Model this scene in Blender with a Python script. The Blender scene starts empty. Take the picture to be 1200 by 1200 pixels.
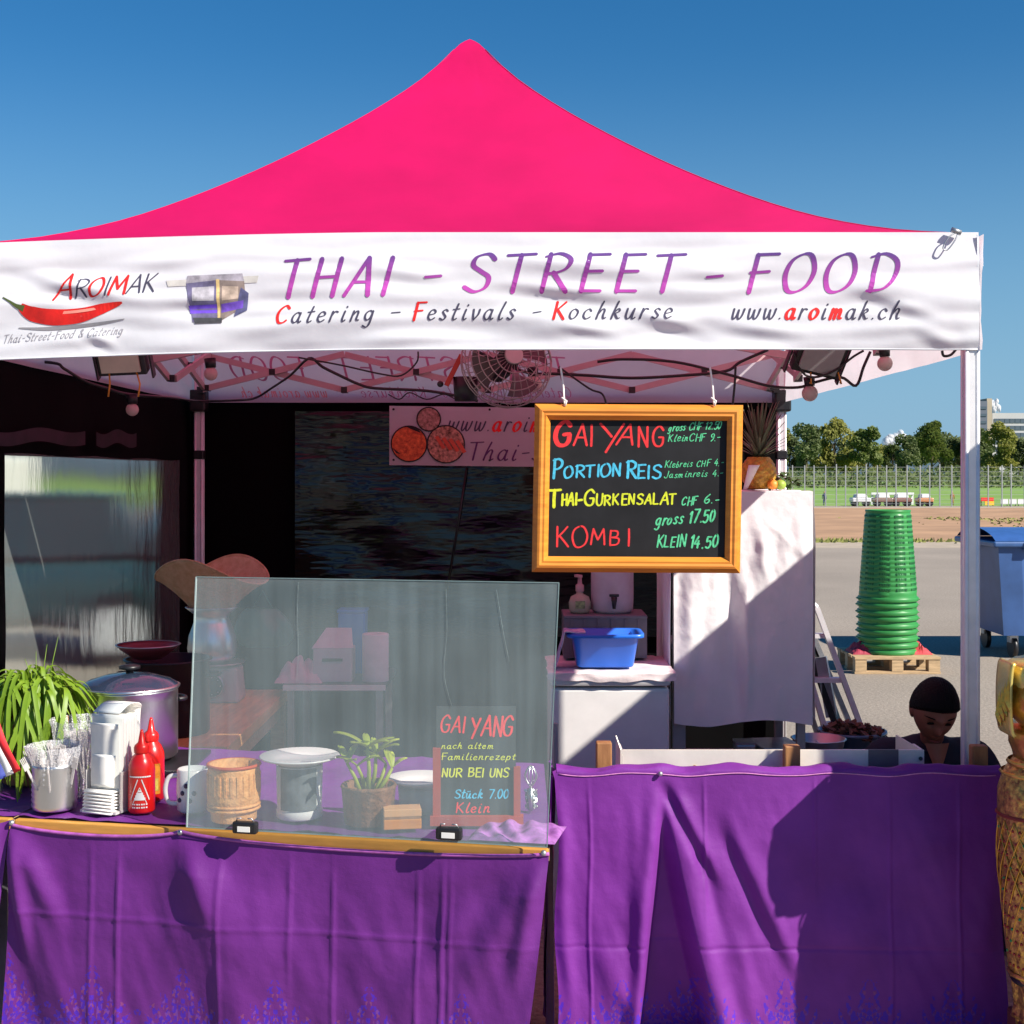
import bpy, bmesh, math, random
from math import pi, sin, cos, tan, sqrt, radians as R
from mathutils import Vector, Matrix, noise
random.seed(7)
S = bpy.context.scene
C = S.collection
# ------------------------------------------------------------------ camera
F = 1608.0; CX = 606.0; HY = 555.0; CAMZ = 1.6       # focal length and horizon in photograph pixels
cam = bpy.data.objects.new('camera', bpy.data.cameras.new('camera')); C.objects.link(cam)
cam.location = (0, 0, CAMZ); cam.rotation_euler = (R(90), 0, 0)
cam.data.sensor_width = 36; cam.data.lens = 36*F/1200
cam.data.shift_x = -(CX-600)/1200; cam.data.shift_y = -(600-HY)/1200
cam.data.clip_start = .05; cam.data.clip_end = 9000
S.camera = cam
# ------------------------------------------------------------------ light
AZ, EL = R(58), R(38)                                # sun to the right behind the camera
sd = Vector((sin(AZ)*cos(EL), -cos(AZ)*cos(EL), sin(EL)))
sun = bpy.data.objects.new('sun', bpy.data.lights.new('sun', 'SUN')); C.objects.link(sun)
sun.data.energy = 5.0; sun.data.angle = R(.5); sun.data.color = (1, .93, .83)
sun.rotation_euler = sd.to_track_quat('Z', 'Y').to_euler()
w = bpy.data.worlds.new('World'); S.world = w; w.use_nodes = True
nt = w.node_tree; bg = nt.nodes['Background']
sky = nt.nodes.new('ShaderNodeTexSky'); sky.sky_type = 'NISHITA'; sky.sun_disc = False
sky.sun_elevation = EL; sky.sun_rotation = math.atan2(sd.x, sd.y)
sky.air_density = 1.1; sky.dust_density = 0; sky.ozone_density = 5.5
hs = nt.nodes.new('ShaderNodeHueSaturation'); hs.inputs['Saturation'].default_value = 1.3; hs.inputs['Value'].default_value = 1.0
nt.links.new(sky.outputs[0], hs.inputs['Color']); tcw = nt.nodes.new('ShaderNodeTexCoord'); sxw = nt.nodes.new('ShaderNodeSeparateXYZ'); nt.links.new(tcw.outputs['Generated'], sxw.inputs[0])
hz = nt.nodes.new('ShaderNodeMapRange'); nt.links.new(sxw.outputs[2], hz.inputs[0]); hz.inputs[1].default_value = 0; hz.inputs[2].default_value = .30; hz.inputs[3].default_value = .85; hz.inputs[4].default_value = 0; hz.interpolation_type = 'SMOOTHSTEP'
hm_ = nt.nodes.new('ShaderNodeMix'); hm_.data_type = 'RGBA'; hm_.inputs[7].default_value = (2.1, 4.3, 6.6, 1)     # pale blue haze low in the sky, all the way round
nt.links.new(hz.outputs[0], hm_.inputs[0]); nt.links.new(hs.outputs[0], hm_.inputs[6]); nt.links.new(hm_.outputs[2], bg.inputs[0]); bg.inputs[1].default_value = .062
S.view_settings.view_transform = 'Standard'; S.view_settings.look = 'None'
S.view_settings.exposure = .72; S.view_settings.gamma = 1
S.render.engine = 'CYCLES'
S.cycles.max_bounces = 8; S.cycles.transparent_max_bounces = 12

# ------------------------------------------------------------------ helpers
def P(px, py, Y): return Vector(((px-CX)*Y/F, Y, CAMZ-(py-HY)*Y/F))
def PX(px, Y): return (px-CX)*Y/F
def PZ(py, Y): return CAMZ-(py-HY)*Y/F
def onz(px, py, z):
    Y = (CAMZ-z)*F/(py-HY); return Vector(((px-CX)*Y/F, Y, z))
def lin(c): return tuple(((v/255/12.92) if v <= 10 else ((v/255+.055)/1.055)**2.4) for v in c)
def nz(x, y=0, z=0): return noise.noise(Vector((x, y, z)))
def vary(o, h): return h

class MB:
    def __init__(s): s.v = []; s.f = []; s.sm = []; s.uv = {}
    def add(s, vs, fs, smooth=False, uvs=None):
        b = len(s.v); s.v += [tuple(v) for v in vs]
        for f in fs: s.f.append(tuple(i+b for i in f)); s.sm.append(smooth)
        if uvs:
            for i, u in enumerate(uvs): s.uv[b+i] = u
        return s
    def box(s, c, d, rz=0, M=None, taper=1):
        x, y, z = d[0]/2, d[1]/2, d[2]/2; t = taper
        vs = [Vector(p) for p in ((-x*t,-y*t,-z),(x*t,-y*t,-z),(x*t,y*t,-z),(-x*t,y*t,-z),(-x,-y,z),(x,-y,z),(x,y,z),(-x,y,z))]
        m = M if M is not None else Matrix.Rotation(rz, 3, 'Z')
        c = Vector(c)
        return s.add([c+(m@v) for v in vs], [(0,3,2,1),(4,5,6,7),(0,1,5,4),(1,2,6,5),(2,3,7,6),(3,0,4,7)])
    def bar(s, a, b, wx, wy=None):      # square bar from a to b
        a, b = Vector(a), Vector(b); d = b-a
        q = d.to_track_quat('Z', 'Y').to_matrix()
        return s.box((a+b)/2, (wx, wy or wx, d.length), M=q)
    def tube(s, pts, r, n=8, caps=True):
        pts = [Vector(p) for p in pts]; rr = r if isinstance(r, (list, tuple)) else [r]*len(pts)
        vs = []; fs = []; ref = None
        for i, p in enumerate(pts):
            t = (pts[min(i+1, len(pts)-1)]-pts[max(i-1, 0)])
            if t.length < 1e-9: t = Vector((0,0,1))
            t.normalize()
            if ref is None:
                ref = t.orthogonal().normalized()
            else:
                ref = (ref-t*ref.dot(t)); ref = ref.normalized() if ref.length > 1e-6 else t.orthogonal().normalized()
            b2 = t.cross(ref)
            for k in range(n):
                a = 2*pi*k/n; vs.append(p+(ref*cos(a)+b2*sin(a))*rr[i])
        for i in range(len(pts)-1):
            for k in range(n):
                fs.append((i*n+k, i*n+(k+1)%n, (i+1)*n+(k+1)%n, (i+1)*n+k))
        s.add(vs, fs, True)
        if caps:
            b = len(s.v)-len(vs)
            s.f.append(tuple(b+k for k in reversed(range(n)))); s.sm.append(False)
            s.f.append(tuple(b+(len(pts)-1)*n+k for k in range(n))); s.sm.append(False)
        return s
    def lathe(s, prof, c=(0,0,0), n=32, sx=1, sy=1, M=None, wob=None):   # prof: (r, z); closed ends where r = 0
        vs = []; fs = []; c = Vector(c)
        for j, (r, z) in enumerate(prof):
            for k in range(n):
                a = 2*pi*k/n; q = r*(wob(a, z) if wob else 1)
                v = Vector((q*cos(a)*sx, q*sin(a)*sy, z))
                vs.append(c+(M@v if M else v))
        for j in range(len(prof)-1):
            for k in range(n):
                fs.append((j*n+k, j*n+(k+1)%n, (j+1)*n+(k+1)%n, (j+1)*n+k))
        return s.add(vs, fs, True)
    def grid(s, f, nu, nv, smooth=True, uv=None):
        vs = []; us = []
        for j in range(nv+1):
            for i in range(nu+1):
                vs.append(f(i/nu, j/nv)); us.append(uv(i/nu, j/nv) if uv else (i/nu, j/nv))
        fs = [(j*(nu+1)+i, j*(nu+1)+i+1, (j+1)*(nu+1)+i+1, (j+1)*(nu+1)+i) for j in range(nv) for i in range(nu)]
        return s.add(vs, fs, smooth, us)
    def sphere(s, c, r, n=16, m=10, f=None):
        c = Vector(c); rr = r if isinstance(r, (tuple, list)) else (r, r, r)
        prof = []
        vs = []; fs = []
        for j in range(m+1):
            th = pi*j/m
            for k in range(n):
                a = 2*pi*k/n; d = Vector((sin(th)*cos(a), sin(th)*sin(a), cos(th)))
                q = f(d) if f else 1
                vs.append(c+Vector((d.x*rr[0], d.y*rr[1], d.z*rr[2]))*q)
        for j in range(m):
            for k in range(n): fs.append((j*n+k, (j+1)*n+k, (j+1)*n+(k+1)%n, j*n+(k+1)%n))
        return s.add(vs, fs, True)
    def poly(s, pts): return s.add(pts, [tuple(range(len(pts)))])
    def build(s, name, m, parent=None, local=False, bevel=0, solid=0, sub=0, kind=None):
        me = bpy.data.meshes.new(name)
        vs = s.v
        if parent is not None and not local:
            M = Matrix.Identity(4); p = parent
            while p is not None: M = p.matrix_basis @ M; p = p.parent
            I = M.inverted(); vs = [tuple(I@Vector(v)) for v in vs]
        me.from_pydata(vs, [], s.f); me.update()
        for i, p in enumerate(me.polygons): p.use_smooth = s.sm[i]
        if s.uv:
            l = me.uv_layers.new(name='UVMap')
            for lp in me.loops:
                if lp.vertex_index in s.uv: l.data[lp.index].uv = s.uv[lp.vertex_index]
        me.materials.append(m)
        o = bpy.data.objects.new(name, me); C.objects.link(o)
        if parent is not None: o.parent = parent
        if bevel:
            b = o.modifiers.new('bevel', 'BEVEL'); b.width = bevel; b.segments = 2; b.limit_method = 'ANGLE'; b.angle_limit = R(35)
        if solid:
            b = o.modifiers.new('solid', 'SOLIDIFY'); b.thickness = solid; b.offset = 0
        if sub:
            b = o.modifiers.new('sub', 'SUBSURF'); b.levels = b.render_levels = sub
        if kind: o['kind'] = kind
        return o

def thing(name, label, cat, loc=(0,0,0), rz=0, group=None):
    o = bpy.data.objects.new(name, None); C.objects.link(o); o.empty_display_size = .1
    o.location = loc; o.rotation_euler = (0, 0, rz)
    o.matrix_basis = Matrix.Translation(Vector(loc)) @ Matrix.Rotation(rz, 4, 'Z')
    o['label'] = label; o['category'] = cat
    if group: o['group'] = group
    return o
def tag(o, label, cat, group=None):
    o['label'] = label; o['category'] = cat
    if group: o['group'] = group
    return o
def dup(root, loc, rz=0, label=None, scale=None):
    def cp(o, par):
        c = o.copy(); C.objects.link(c); c.parent = par
        for ch in list(o.children): cp(ch, c)
        return c
    r = cp(root, None); r.location = loc; r.rotation_euler = (0, 0, rz)
    if scale: r.scale = (scale,)*3 if not isinstance(scale, tuple) else scale
    if label: r['label'] = label
    return r
def smooth(pts, k=6, closed=False):
    pts = [Vector(p) for p in pts]; out = []; n = len(pts)
    for i in range(n-1):
        if closed: p0 = pts[i-1] if i > 0 else pts[-2]; p3 = pts[i+2] if i+2 < n else pts[1]
        else: p0 = pts[max(i-1, 0)]; p3 = pts[min(i+2, n-1)]
        p1, p2 = pts[i], pts[i+1]
        for j in range(k):
            t = j/k; out.append(.5*((2*p1)+(p2-p0)*t+(2*p0-5*p1+4*p2-p3)*t*t+(3*p1-p0-3*p2+p3)*t**3))
    out.append(pts[-1]); return out

# ------------------------------------------------------------------ materials
def mat(name, col, rough=.6, metal=0, nscale=0, namt=.15, bscale=0, bamt=.1, trans=0, col2=None, stretch=None, coat=0, sheen=0, spec=.5, uvc=False):
    m = bpy.data.materials.new(name); m.use_nodes = True
    N = m.node_tree.nodes; L = m.node_tree.links; b = N['Principled BSDF']
    c = tuple(col)+(1,)
    b.inputs['Base Color'].default_value = c; b.inputs['Roughness'].default_value = rough
    b.inputs['Metallic'].default_value = metal; b.inputs['Specular IOR Level'].default_value = spec
    b.inputs['Coat Weight'].default_value = coat; b.inputs['Sheen Weight'].default_value = sheen
    tc = N.new('ShaderNodeTexCoord'); src = tc.outputs['UV' if uvc else 'Object']
    if stretch:
        mp = N.new('ShaderNodeMapping'); mp.inputs['Scale'].default_value = stretch; L.new(src, mp.inputs[0]); src = mp.outputs[0]
    colout = None
    if nscale:
        n = N.new('ShaderNodeTexNoise'); n.inputs['Scale'].default_value = nscale; n.inputs['Detail'].default_value = 6; n.inputs['Roughness'].default_value = .6
        L.new(src, n.inputs['Vector'])
        cr = N.new('ShaderNodeValToRGB'); cr.color_ramp.elements[0].position = .32; cr.color_ramp.elements[1].position = .68
        c2 = col2 or tuple(v*(1-namt) for v in col); c1 = col if col2 else tuple(min(1, v*(1+namt*.6)) for v in col)
        cr.color_ramp.elements[0].color = tuple(c2)+(1,); cr.color_ramp.elements[1].color = tuple(c1)+(1,)
        L.new(n.outputs[0], cr.inputs[0]); L.new(cr.outputs[0], b.inputs['Base Color']); colout = cr.outputs[0]
    if bscale:
        n2 = N.new('ShaderNodeTexNoise'); n2.inputs['Scale'].default_value = bscale; n2.inputs['Detail'].default_value = 5
        L.new(src, n2.inputs['Vector'])
        bp = N.new('ShaderNodeBump'); bp.inputs['Strength'].default_value = bamt; bp.inputs['Distance'].default_value = .01
        L.new(n2.outputs[0], bp.inputs['Height']); L.new(bp.outputs[0], b.inputs['Normal'])
    if trans:
        t = N.new('ShaderNodeBsdfTranslucent'); t.inputs[0].default_value = c
        if colout: L.new(colout, t.inputs[0])
        mx = N.new('ShaderNodeMixShader'); mx.inputs[0].default_value = trans
        L.new(b.outputs[0], mx.inputs[1]); L.new(t.outputs[0], mx.inputs[2]); L.new(mx.outputs[0], N['Material Output'].inputs[0])
    return m

pink = mat('pink canvas', (.80, .006, .15), .8, nscale=2, namt=.16, bscale=7, bamt=.25, trans=.46, spec=.1)
[n for n in pink.node_tree.nodes if n.type == 'BSDF_TRANSLUCENT'][0].inputs[0].default_value = (.93, .20, .36, 1)
for l_ in [l for l in pink.node_tree.links if l.to_node.type == 'BSDF_TRANSLUCENT']: pink.node_tree.links.remove(l_)
white_canvas = mat('white canvas', (.78, .79, .83), .8, nscale=4, namt=.05, bscale=14, bamt=.12, trans=.14, spec=.2)
valance_inner = mat('white canvas inside', (.8, .76, .8), .8, nscale=4, namt=.06, bscale=14, bamt=.1, trans=.5)
black_canvas = mat('black canvas', (.0025, .0025, .003), .9, bscale=6, bamt=.3, spec=.08)
alu = mat('aluminium', (.80, .79, .80), .42, .25, nscale=20, namt=.08)
steel = mat('stainless steel', (.66, .66, .66), .33, 1, bscale=60, bamt=.03, stretch=(1, 1, .05))
dull_steel = mat('dull steel', (.45, .46, .48), .42, .8, nscale=14, namt=.2)
white_metal = mat('white painted metal', (.78, .76, .74), .45, nscale=8, namt=.08)
truss_m = mat('pale steel truss', (.55, .42, .42), .5, .2, nscale=9, namt=.1)
black_pl = mat('black plastic', (.012, .012, .014), .4, nscale=20, namt=.3)
bulb_m = mat('milky bulb', (.75, .62, .58), .3, trans=.4)
orange_wood = mat('orange pine', (.80, .30, .035), .45, nscale=5, namt=.2, col2=(.62, .2, .02), stretch=(1, 6, 14), coat=.2)
wood = mat('brown wood', (.40, .19, .07), .6, nscale=8, col2=(.26, .11, .04), stretch=(6, 6, 1.2), bscale=30, bamt=.1)
pale_wood = mat('pale wood', (.52, .36, .2), .65, nscale=10, namt=.3, stretch=(1, 6, 6))
batten_m = mat('yellow batten', (.62, .3, .06), .5, nscale=8, namt=.2, stretch=(1, 8, 8))
slate = mat('black slate', (.012, .012, .014), .65, nscale=7, namt=.5, spec=.3)
gold = mat('gold paint', (.80, .50, .10), .3, .75, nscale=14, col2=(.38, .19, .03), bscale=45, bamt=.35)
green_pl = mat('green plastic', (.035, .24, .055), .4, nscale=5, namt=.12)
blue_pl = mat('blue plastic', (.02, .16, .72), .3, nscale=6, namt=.06)
bin_m = mat('blue bin plastic', (.04, .10, .27), .45, nscale=4, namt=.2)
leaf_m = mat('bright leaf', (.28, .42, .03), .45, nscale=6, col2=(.15, .28, .02), trans=.3)
dark_leaf = mat('dark leaf', (.06, .11, .03), .5, nscale=6, namt=.3, trans=.2)
crown_leaf = mat('yellow green leaf', (.62, .66, .06), .45, nscale=8, col2=(.40, .48, .04), trans=.3)
terracotta = mat('terracotta', (.36, .15, .08), .8, nscale=9, namt=.2, bscale=30, bamt=.1)
ceramic = mat('white ceramic', (.82, .78, .74), .25, coat=.3)
paper = mat('white paper', (.84, .82, .77), .8, nscale=12, namt=.05)
sauce = mat('red sauce bottle', (.75, .012, .008), .3, nscale=4, namt=.15, coat=.5)
cloth_w = mat('white cloth', (.88, .86, .87), .85, nscale=4, namt=.05, bscale=13, bamt=.5, trans=.1)
def plain(n, c, r=.7, **k): return mat(n, c, r, nscale=k.pop('nscale', 12), namt=k.pop('namt', .12), **k)
# ------------------------------------------------------------------ brush lettering (strokes as ribbons)
G = {
'A':(66,'l 0,0 40,100;l 40,100 60,0;l 13,36 54,36'),'B':(60,'l 8,0 8,100;s 8,98 42,96 48,76 38,58 10,54;s 10,54 50,48 55,26 42,6 8,2'),
'C':(60,'s 55,84 36,100 10,75 3,40 16,5 38,2 55,16'),'D':(66,'l 14,0 14,100;s 0,92 30,101 58,82 62,45 42,8 6,1'),
'E':(54,'l 8,0 8,100;l 8,98 52,100;l 8,53 44,54;l 8,2 50,2'),'F':(54,'l 8,-2 8,98;l 6,98 54,100;l 0,50 42,54'),
'G':(62,'s 55,80 36,100 10,78 2,40 14,6 38,0 52,16 54,44;l 54,44 32,44'),'H':(62,'l 6,0 6,100;l 56,0 56,100;l 5,50 57,52'),
'I':(20,'l 9,0 9,100'),'K':(58,'l 6,0 6,100;l 50,100 6,44;l 16,54 54,0'),'L':(50,'l 6,100 6,2;l 6,2 46,2'),
'M':(76,'l 0,0 10,100;l 10,100 36,30;l 36,30 64,100;l 64,100 72,0'),'N':(58,'l 5,0 5,100;l 5,100 50,0;l 50,0 50,100'),
'O':(66,'c 32,100 8,82 1,45 12,6 32,0 54,18 62,55 50,92'),'P':(56,'l 8,0 8,100;s 0,94 30,100 52,86 50,62 30,48 8,48'),
'R':(62,'l 8,0 8,100;s -2,92 28,101 54,86 50,62 28,50 8,48;l 24,50 60,0'),'S':(54,'s 52,86 36,100 12,92 8,70 28,54 48,38 46,12 24,0 0,12'),
'T':(62,'l 30,0 30,98;l 0,96 62,100'),'U':(56,'s 5,100 5,30 16,2 36,2 48,30 50,100'),'Y':(60,'l 0,100 28,50;l 58,100 14,-12'),
'a':(54,'s 40,50 24,58 7,40 5,14 18,0 32,12 40,48;s 41,56 37,16 43,0 52,8'),'c':(46,'s 38,46 26,58 8,42 5,15 20,0 40,12'),
'd':(54,'s 38,50 22,56 6,36 7,8 22,0 37,20;l 46,100 39,2'),'e':(44,'s 8,28 34,36 36,50 22,58 8,42 6,14 20,0 40,12'),
'f':(46,'s 46,92 36,100 26,80 18,0 8,-28;l 8,56 40,56'),'g':(50,'s 40,50 24,58 7,42 7,16 20,5 34,20 40,50;s 41,56 36,-10 22,-34 2,-26'),
'h':(54,'s 24,100 12,50 5,0;s 9,26 26,56 38,50 35,20 40,2 50,8'),'i':(28,'s 14,58 8,14 14,0 24,8;l 19,80 20,84'),
'k':(50,'s 24,100 11,40 5,0;s 9,28 30,58 38,44 16,30;s 18,30 34,4 46,6'),'l':(30,'s 26,100 11,40 10,4 20,0 28,8'),
'm':(68,'s 12,58 5,0;s 7,26 22,56 30,46 26,2;s 28,26 44,56 52,45 49,8 62,6'),'n':(50,'s 12,58 5,0;s 7,26 26,56 36,48 33,10 46,6'),
'o':(48,'c 24,58 7,42 5,14 18,0 35,14 41,42'),'p':(50,'s 14,58 0,-34;s 9,40 28,58 42,42 34,6 16,0 6,14'),
'r':(40,'s 12,58 5,0;s 7,26 22,56 38,54'),'s':(38,'s 36,50 24,58 12,46 20,32 31,16 20,0 3,8'),
't':(38,'s 26,90 13,20 18,0 32,8;l 4,58 38,62'),'u':(52,'s 7,58 5,18 14,0 28,12 38,50;s 41,58 36,12 42,0 52,8'),
'v':(44,'s 6,58 10,22 16,0;s 16,0 34,28 38,58'),'w':(66,'s 7,58 6,14 14,0 26,20 32,52;s 32,50 32,12 42,0 54,22 60,58'),
'z':(44,'l 6,56 38,56;l 38,56 4,2;l 4,2 40,2'),'.':(18,'l 6,2 8,5'),'-':(46,'l 6,40 38,44'),'&':(56,'s 52,6 12,72 20,94 34,80 6,30 14,2 34,6 50,40'),
'0':(50,'c 24,100 5,70 5,25 20,0 40,28 42,72'),'1':(30,'l 4,78 20,100;l 20,100 18,0'),'2':(48,'s 4,85 22,100 42,82 32,48 2,2;l 2,2 46,2'),
'4':(50,'l 30,100 2,35;l 2,35 48,35;l 36,62 34,0'),'5':(48,'l 44,100 10,100;l 10,100 6,56;s 6,56 34,62 44,30 26,0 2,10'),
'6':(44,'s 38,98 10,60 4,22 20,0 40,18 34,44 10,36'),'7':(48,'l 2,100 46,100;l 46,100 14,0'),'9':(46,'s 38,62 16,54 6,80 24,100 42,82 36,30 14,0'),
' ':(40,''),'ü':(52,'s 7,58 5,18 14,0 28,12 38,50;s 41,58 36,12 42,0 52,8;l 16,80 17,84;l 34,80 35,84'),'J':(46,'s 40,100 36,30 26,2 6,4 0,20'),'b':(50,'s 22,100 10,50 6,6;s 8,36 26,54 40,42 34,8 18,0 6,10'),
}
def lettering(text, x0, x1, base, cap, mp, slant=.25, weight=9, pick=None, contrast=.5, gap=10, jit=0, b1=None, big=None):
    """mp(px, py, k) -> world point; pick(i, ch) chooses letters; returns a mesh builder. px runs right, py down."""
    rnd = random.Random(text)
    adv = []; x = 0
    for i, ch in enumerate(text):
        sc = big if (big and i == 0) else 1
        adv.append(x); x += (G[ch][0]+gap)*sc
    tot = x-gap; kx = (x1-x0)/tot; mb = MB(); lay = 0
    for i, ch in enumerate(text):
        jx = rnd.uniform(-jit, jit); jy = rnd.uniform(-jit, jit); js = 1+rnd.uniform(-jit, jit)*.02
        if pick and not pick(i, ch): continue
        sc = big if (big and i == 0) else 1
        for st in G[ch][1].split(';'):
            if not st: continue
            kind = st[0]; pts = [Vector([float(q) for q in p.split(',')]+[0]) for p in st[2:].split()]
            if kind == 's': pts = smooth(pts, 5)
            elif kind == 'c': pts = smooth(pts+[pts[0]], 5, True)
            else:
                if not jit: pts = [pts[0]+(pts[-1]-pts[0])*q_/8 for q_ in range(9)]
                if jit: pts = [pts[0], (pts[0]+pts[-1])/2+Vector((rnd.uniform(-jit, jit)*.4, rnd.uniform(-jit, jit)*.3, 0)), pts[-1]]
            bb = lambda q: base+((b1-base)*(q-x0)/(x1-x0) if b1 is not None else 0)
            q = []
            for p in pts:
                X = x0+(adv[i]+jx+p.x*sc*js)*kx+slant*(p.y/100*sc)*cap
                q.append(Vector((X, bb(X)-(p.y*js*sc+jy)*cap/100, 0)))
            vs = []; fs = []; n = len(q); hw = weight*cap/200
            for k, p in enumerate(q):
                t = (q[min(k+1, n-1)]-q[max(k-1, 0)]); t = t.normalized() if t.length > 1e-6 else Vector((1,0,0))
                a = math.atan2(-t.y, t.x); wd = hw*(1-contrast+contrast*1.5*abs(sin(a-.35)))
                nn = Vector((-t.y, t.x, 0))
                if k == 0: vs += [mp(*(p-t*wd*.8+nn*wd*.45).xy, lay), mp(*(p-t*wd*.8-nn*wd*.45).xy, lay)]
                vs += [mp(*(p+nn*wd).xy, lay), mp(*(p-nn*wd).xy, lay)]
                if k == n-1: vs += [mp(*(p+t*wd*.8+nn*wd*.45).xy, lay), mp(*(p+t*wd*.8-nn*wd*.45).xy, lay)]
            m = len(vs)//2
            for k in range(m-1): fs.append((2*k, 2*k+2, 2*k+3, 2*k+1))
            mb.add(vs, fs); lay = (lay+1) % 7
    return mb
def letters(name, m, parent, text, x0, x1, base, cap, mp, pick=None, **k):
    for j, c_ in enumerate(text):
        if c_ == ' ' or (pick and not pick(j, c_)): continue
        wgt = k.get('weight', 9)
        lettering(text, x0, x1, base, cap, mp, pick=lambda i, c, j=j: i == j, **k).build(name, m, parent)
def flat(mb, pts, mp, lay=0, n=0):
    mb.poly([mp(x, y, lay) for x, y in pts]); return mb

# ------------------------------------------------------------------ ground, field, hills
def sheet(name, x0, x1, y0, y1, z, m):
    o = MB().add([(x0,y0,z),(x1,y0,z),(x1,y1,z),(x0,y1,z)], [(0,1,2,3)]).build(name, m, kind='structure'); return o
asph = mat('asphalt', (.29, .245, .20), .9, nscale=.35, namt=.14, bscale=60, bamt=.5)
N = asph.node_tree.nodes; L = asph.node_tree.links; b = N['Principled BSDF']
cr0 = b.inputs['Base Color'].links[0].from_socket
sp = N.new('ShaderNodeTexNoise'); sp.inputs['Scale'].default_value = 45; sp.inputs['Detail'].default_value = 8
tc = [n for n in N if n.type == 'TEX_COORD'][0]; L.new(tc.outputs['Object'], sp.inputs['Vector'])
mm = N.new('ShaderNodeMix'); mm.data_type = 'RGBA'; mm.blend_type = 'OVERLAY'; mm.inputs[0].default_value = .7
L.new(cr0, mm.inputs[6]); L.new(sp.outputs[0], mm.inputs[7]); L.new(mm.outputs[2], b.inputs['Base Color'])
gravel = mat('pale gravel strip', (.40, .33, .25), .95, nscale=2, namt=.2, bscale=30, bamt=.5)
dirt = mat('brown dirt field', (.40, .235, .13), .95, nscale=.5, namt=.25, bscale=8, bamt=.5)
grass_m = mat('grass', (.22, .34, .07), .9, nscale=.12, col2=(.14, .26, .04), bscale=4, bamt=.5)
sheet('asphalt_yard', -80, 90, -60, 29.5, 0, asph)
sheet('gravel_strip', -80, 90, 29.5, 32.2, 0, gravel)
sheet('dirt_field', -80, 90, 32.2, 64, 0, dirt)
sheet('pale_path', -80, 90, 64, 68, .0, gravel)
sheet('grass_field', -160, 260, 68, 260, 0, grass_m)
gg = MB()
for (x0, x1, y0, y1) in ((-3000, 3000, 260, 4000), (-3000, -160, -60, 260), (260, 3000, -60, 260), (-160, -80, -60, 68), (90, 260, -60, 68), (-3000, 3000, -3000, -60)):
    if x0 == -160 or x0 == 90: gg.add([(x0,y0,0),(x1,y0,0),(x1,y1,0),(x0,y1,0)], [(0,1,2,3)])
    else: gg.add([(x0,y0,0),(x1,y0,0),(x1,y1,0),(x0,y1,0)], [(0,1,2,3)])
gg.build('distant_ground', mat('distant meadow', (.10, .15, .05), .95, nscale=.01, namt=.3), kind='structure')
# weeds along the edge of the dirt field
wd = MB(); rnd = random.Random(3)
for i in range(1500):
    x = rnd.uniform(3, 16); cl = max(0, nz(x*.9, 3.3)+.25)
    if rnd.random() > cl*1.6: continue
    y = 32.2+rnd.gauss(0, .22); h = rnd.uniform(.05, .2); a = rnd.uniform(0, pi); r = .05
    wd.add([(x-r*cos(a), y-r*sin(a), 0), (x+r*cos(a), y+r*sin(a), 0), (x+r*.6, y, h*.6)], [(0,1,2)])
for i in range(5000):                                # a greener patch at the right of the dirt
    x = rnd.uniform(11.5, 22); y = rnd.uniform(36, 50); q = nz(x*.25, y*.2, 5)+min(1, (x-12)/6)*.3-.05
    if rnd.random() > q*1.6: continue
    h = rnd.uniform(.02, .06); a = rnd.uniform(0, pi); r = .07
    wd.add([(x-r*cos(a), y-r*sin(a), 0), (x+r*cos(a), y+r*sin(a), 0), (x, y, h)], [(0,1,2)])
o = wd.build('weeds', mat('dull weeds', (.24, .26, .07), .9, nscale=2, namt=.4), kind='stuff'); tag(o, 'low green weeds along the edge of the brown dirt field', 'weeds')
# hills
hm = MB()
def hill(u, v):
    x = -2600+u*6400; t = sin(pi*v)
    h = (48+26*nz(x*.0013, 2.2)+14*nz(x*.004, 7.1))*t
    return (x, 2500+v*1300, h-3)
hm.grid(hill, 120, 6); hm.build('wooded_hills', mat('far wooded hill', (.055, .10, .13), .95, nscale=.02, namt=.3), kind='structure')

# ------------------------------------------------------------------ trees
bark = mat('bark', (.16, .12, .08), .9, nscale=3, namt=.4)
tree_ms = [mat('olive foliage', (.30, .29, .05), .7, nscale=.4, col2=(.16, .18, .03), trans=.4),
           mat('dark foliage', (.15, .19, .06), .7, nscale=.4, col2=(.08, .11, .035), trans=.35),
           mat('mid foliage', (.19, .24, .06), .7, nscale=.4, col2=(.11, .15, .03), trans=.4)]
def tree_meshes(seed, h, wdt, fm, n=4200):
    r = random.Random(seed); cr = MB(); tk = MB()
    blobs = []
    for i in range(15):
        t = r.uniform(0, 1); z = h*(.3+.62*t); rad = wdt*.5*(.35+.65*sin(pi*min(1, .18+t*.8)))
        a = r.uniform(0, 2*pi); q = rad*r.uniform(.25, .95)
        blobs.append((Vector((q*cos(a), q*sin(a), z)), wdt*r.uniform(.13, .24)))
    tk.tube([(0,0,0), (.05,0,h*.3), (0,.1,h*.6), (.1,0,h*.85)], [h*.022, h*.016, h*.01, .03], 7)
    for c, q in blobs:
        tk.tube([(0,0,c.z*.62), (c.x*.5, c.y*.5, c.z*.82), tuple(c)], [h*.009, h*.006, .02], 5)
    for i in range(n):
        c, q = r.choice(blobs)
        d = Vector((r.gauss(0,1), r.gauss(0,1), r.gauss(0,.8))).normalized()*q*r.uniform(.55, 1.12)
        p = c+d; s_ = r.uniform(.12, .27); u = Vector((r.gauss(0,1), r.gauss(0,1), r.gauss(0,1))).normalized(); v = u.orthogonal().normalized()
        cr.add([p-u*s_, p-v*s_*.7, p+u*s_, p+v*s_*.7], [(0,1,2,3)])
    return cr, tk
protos = []
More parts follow.
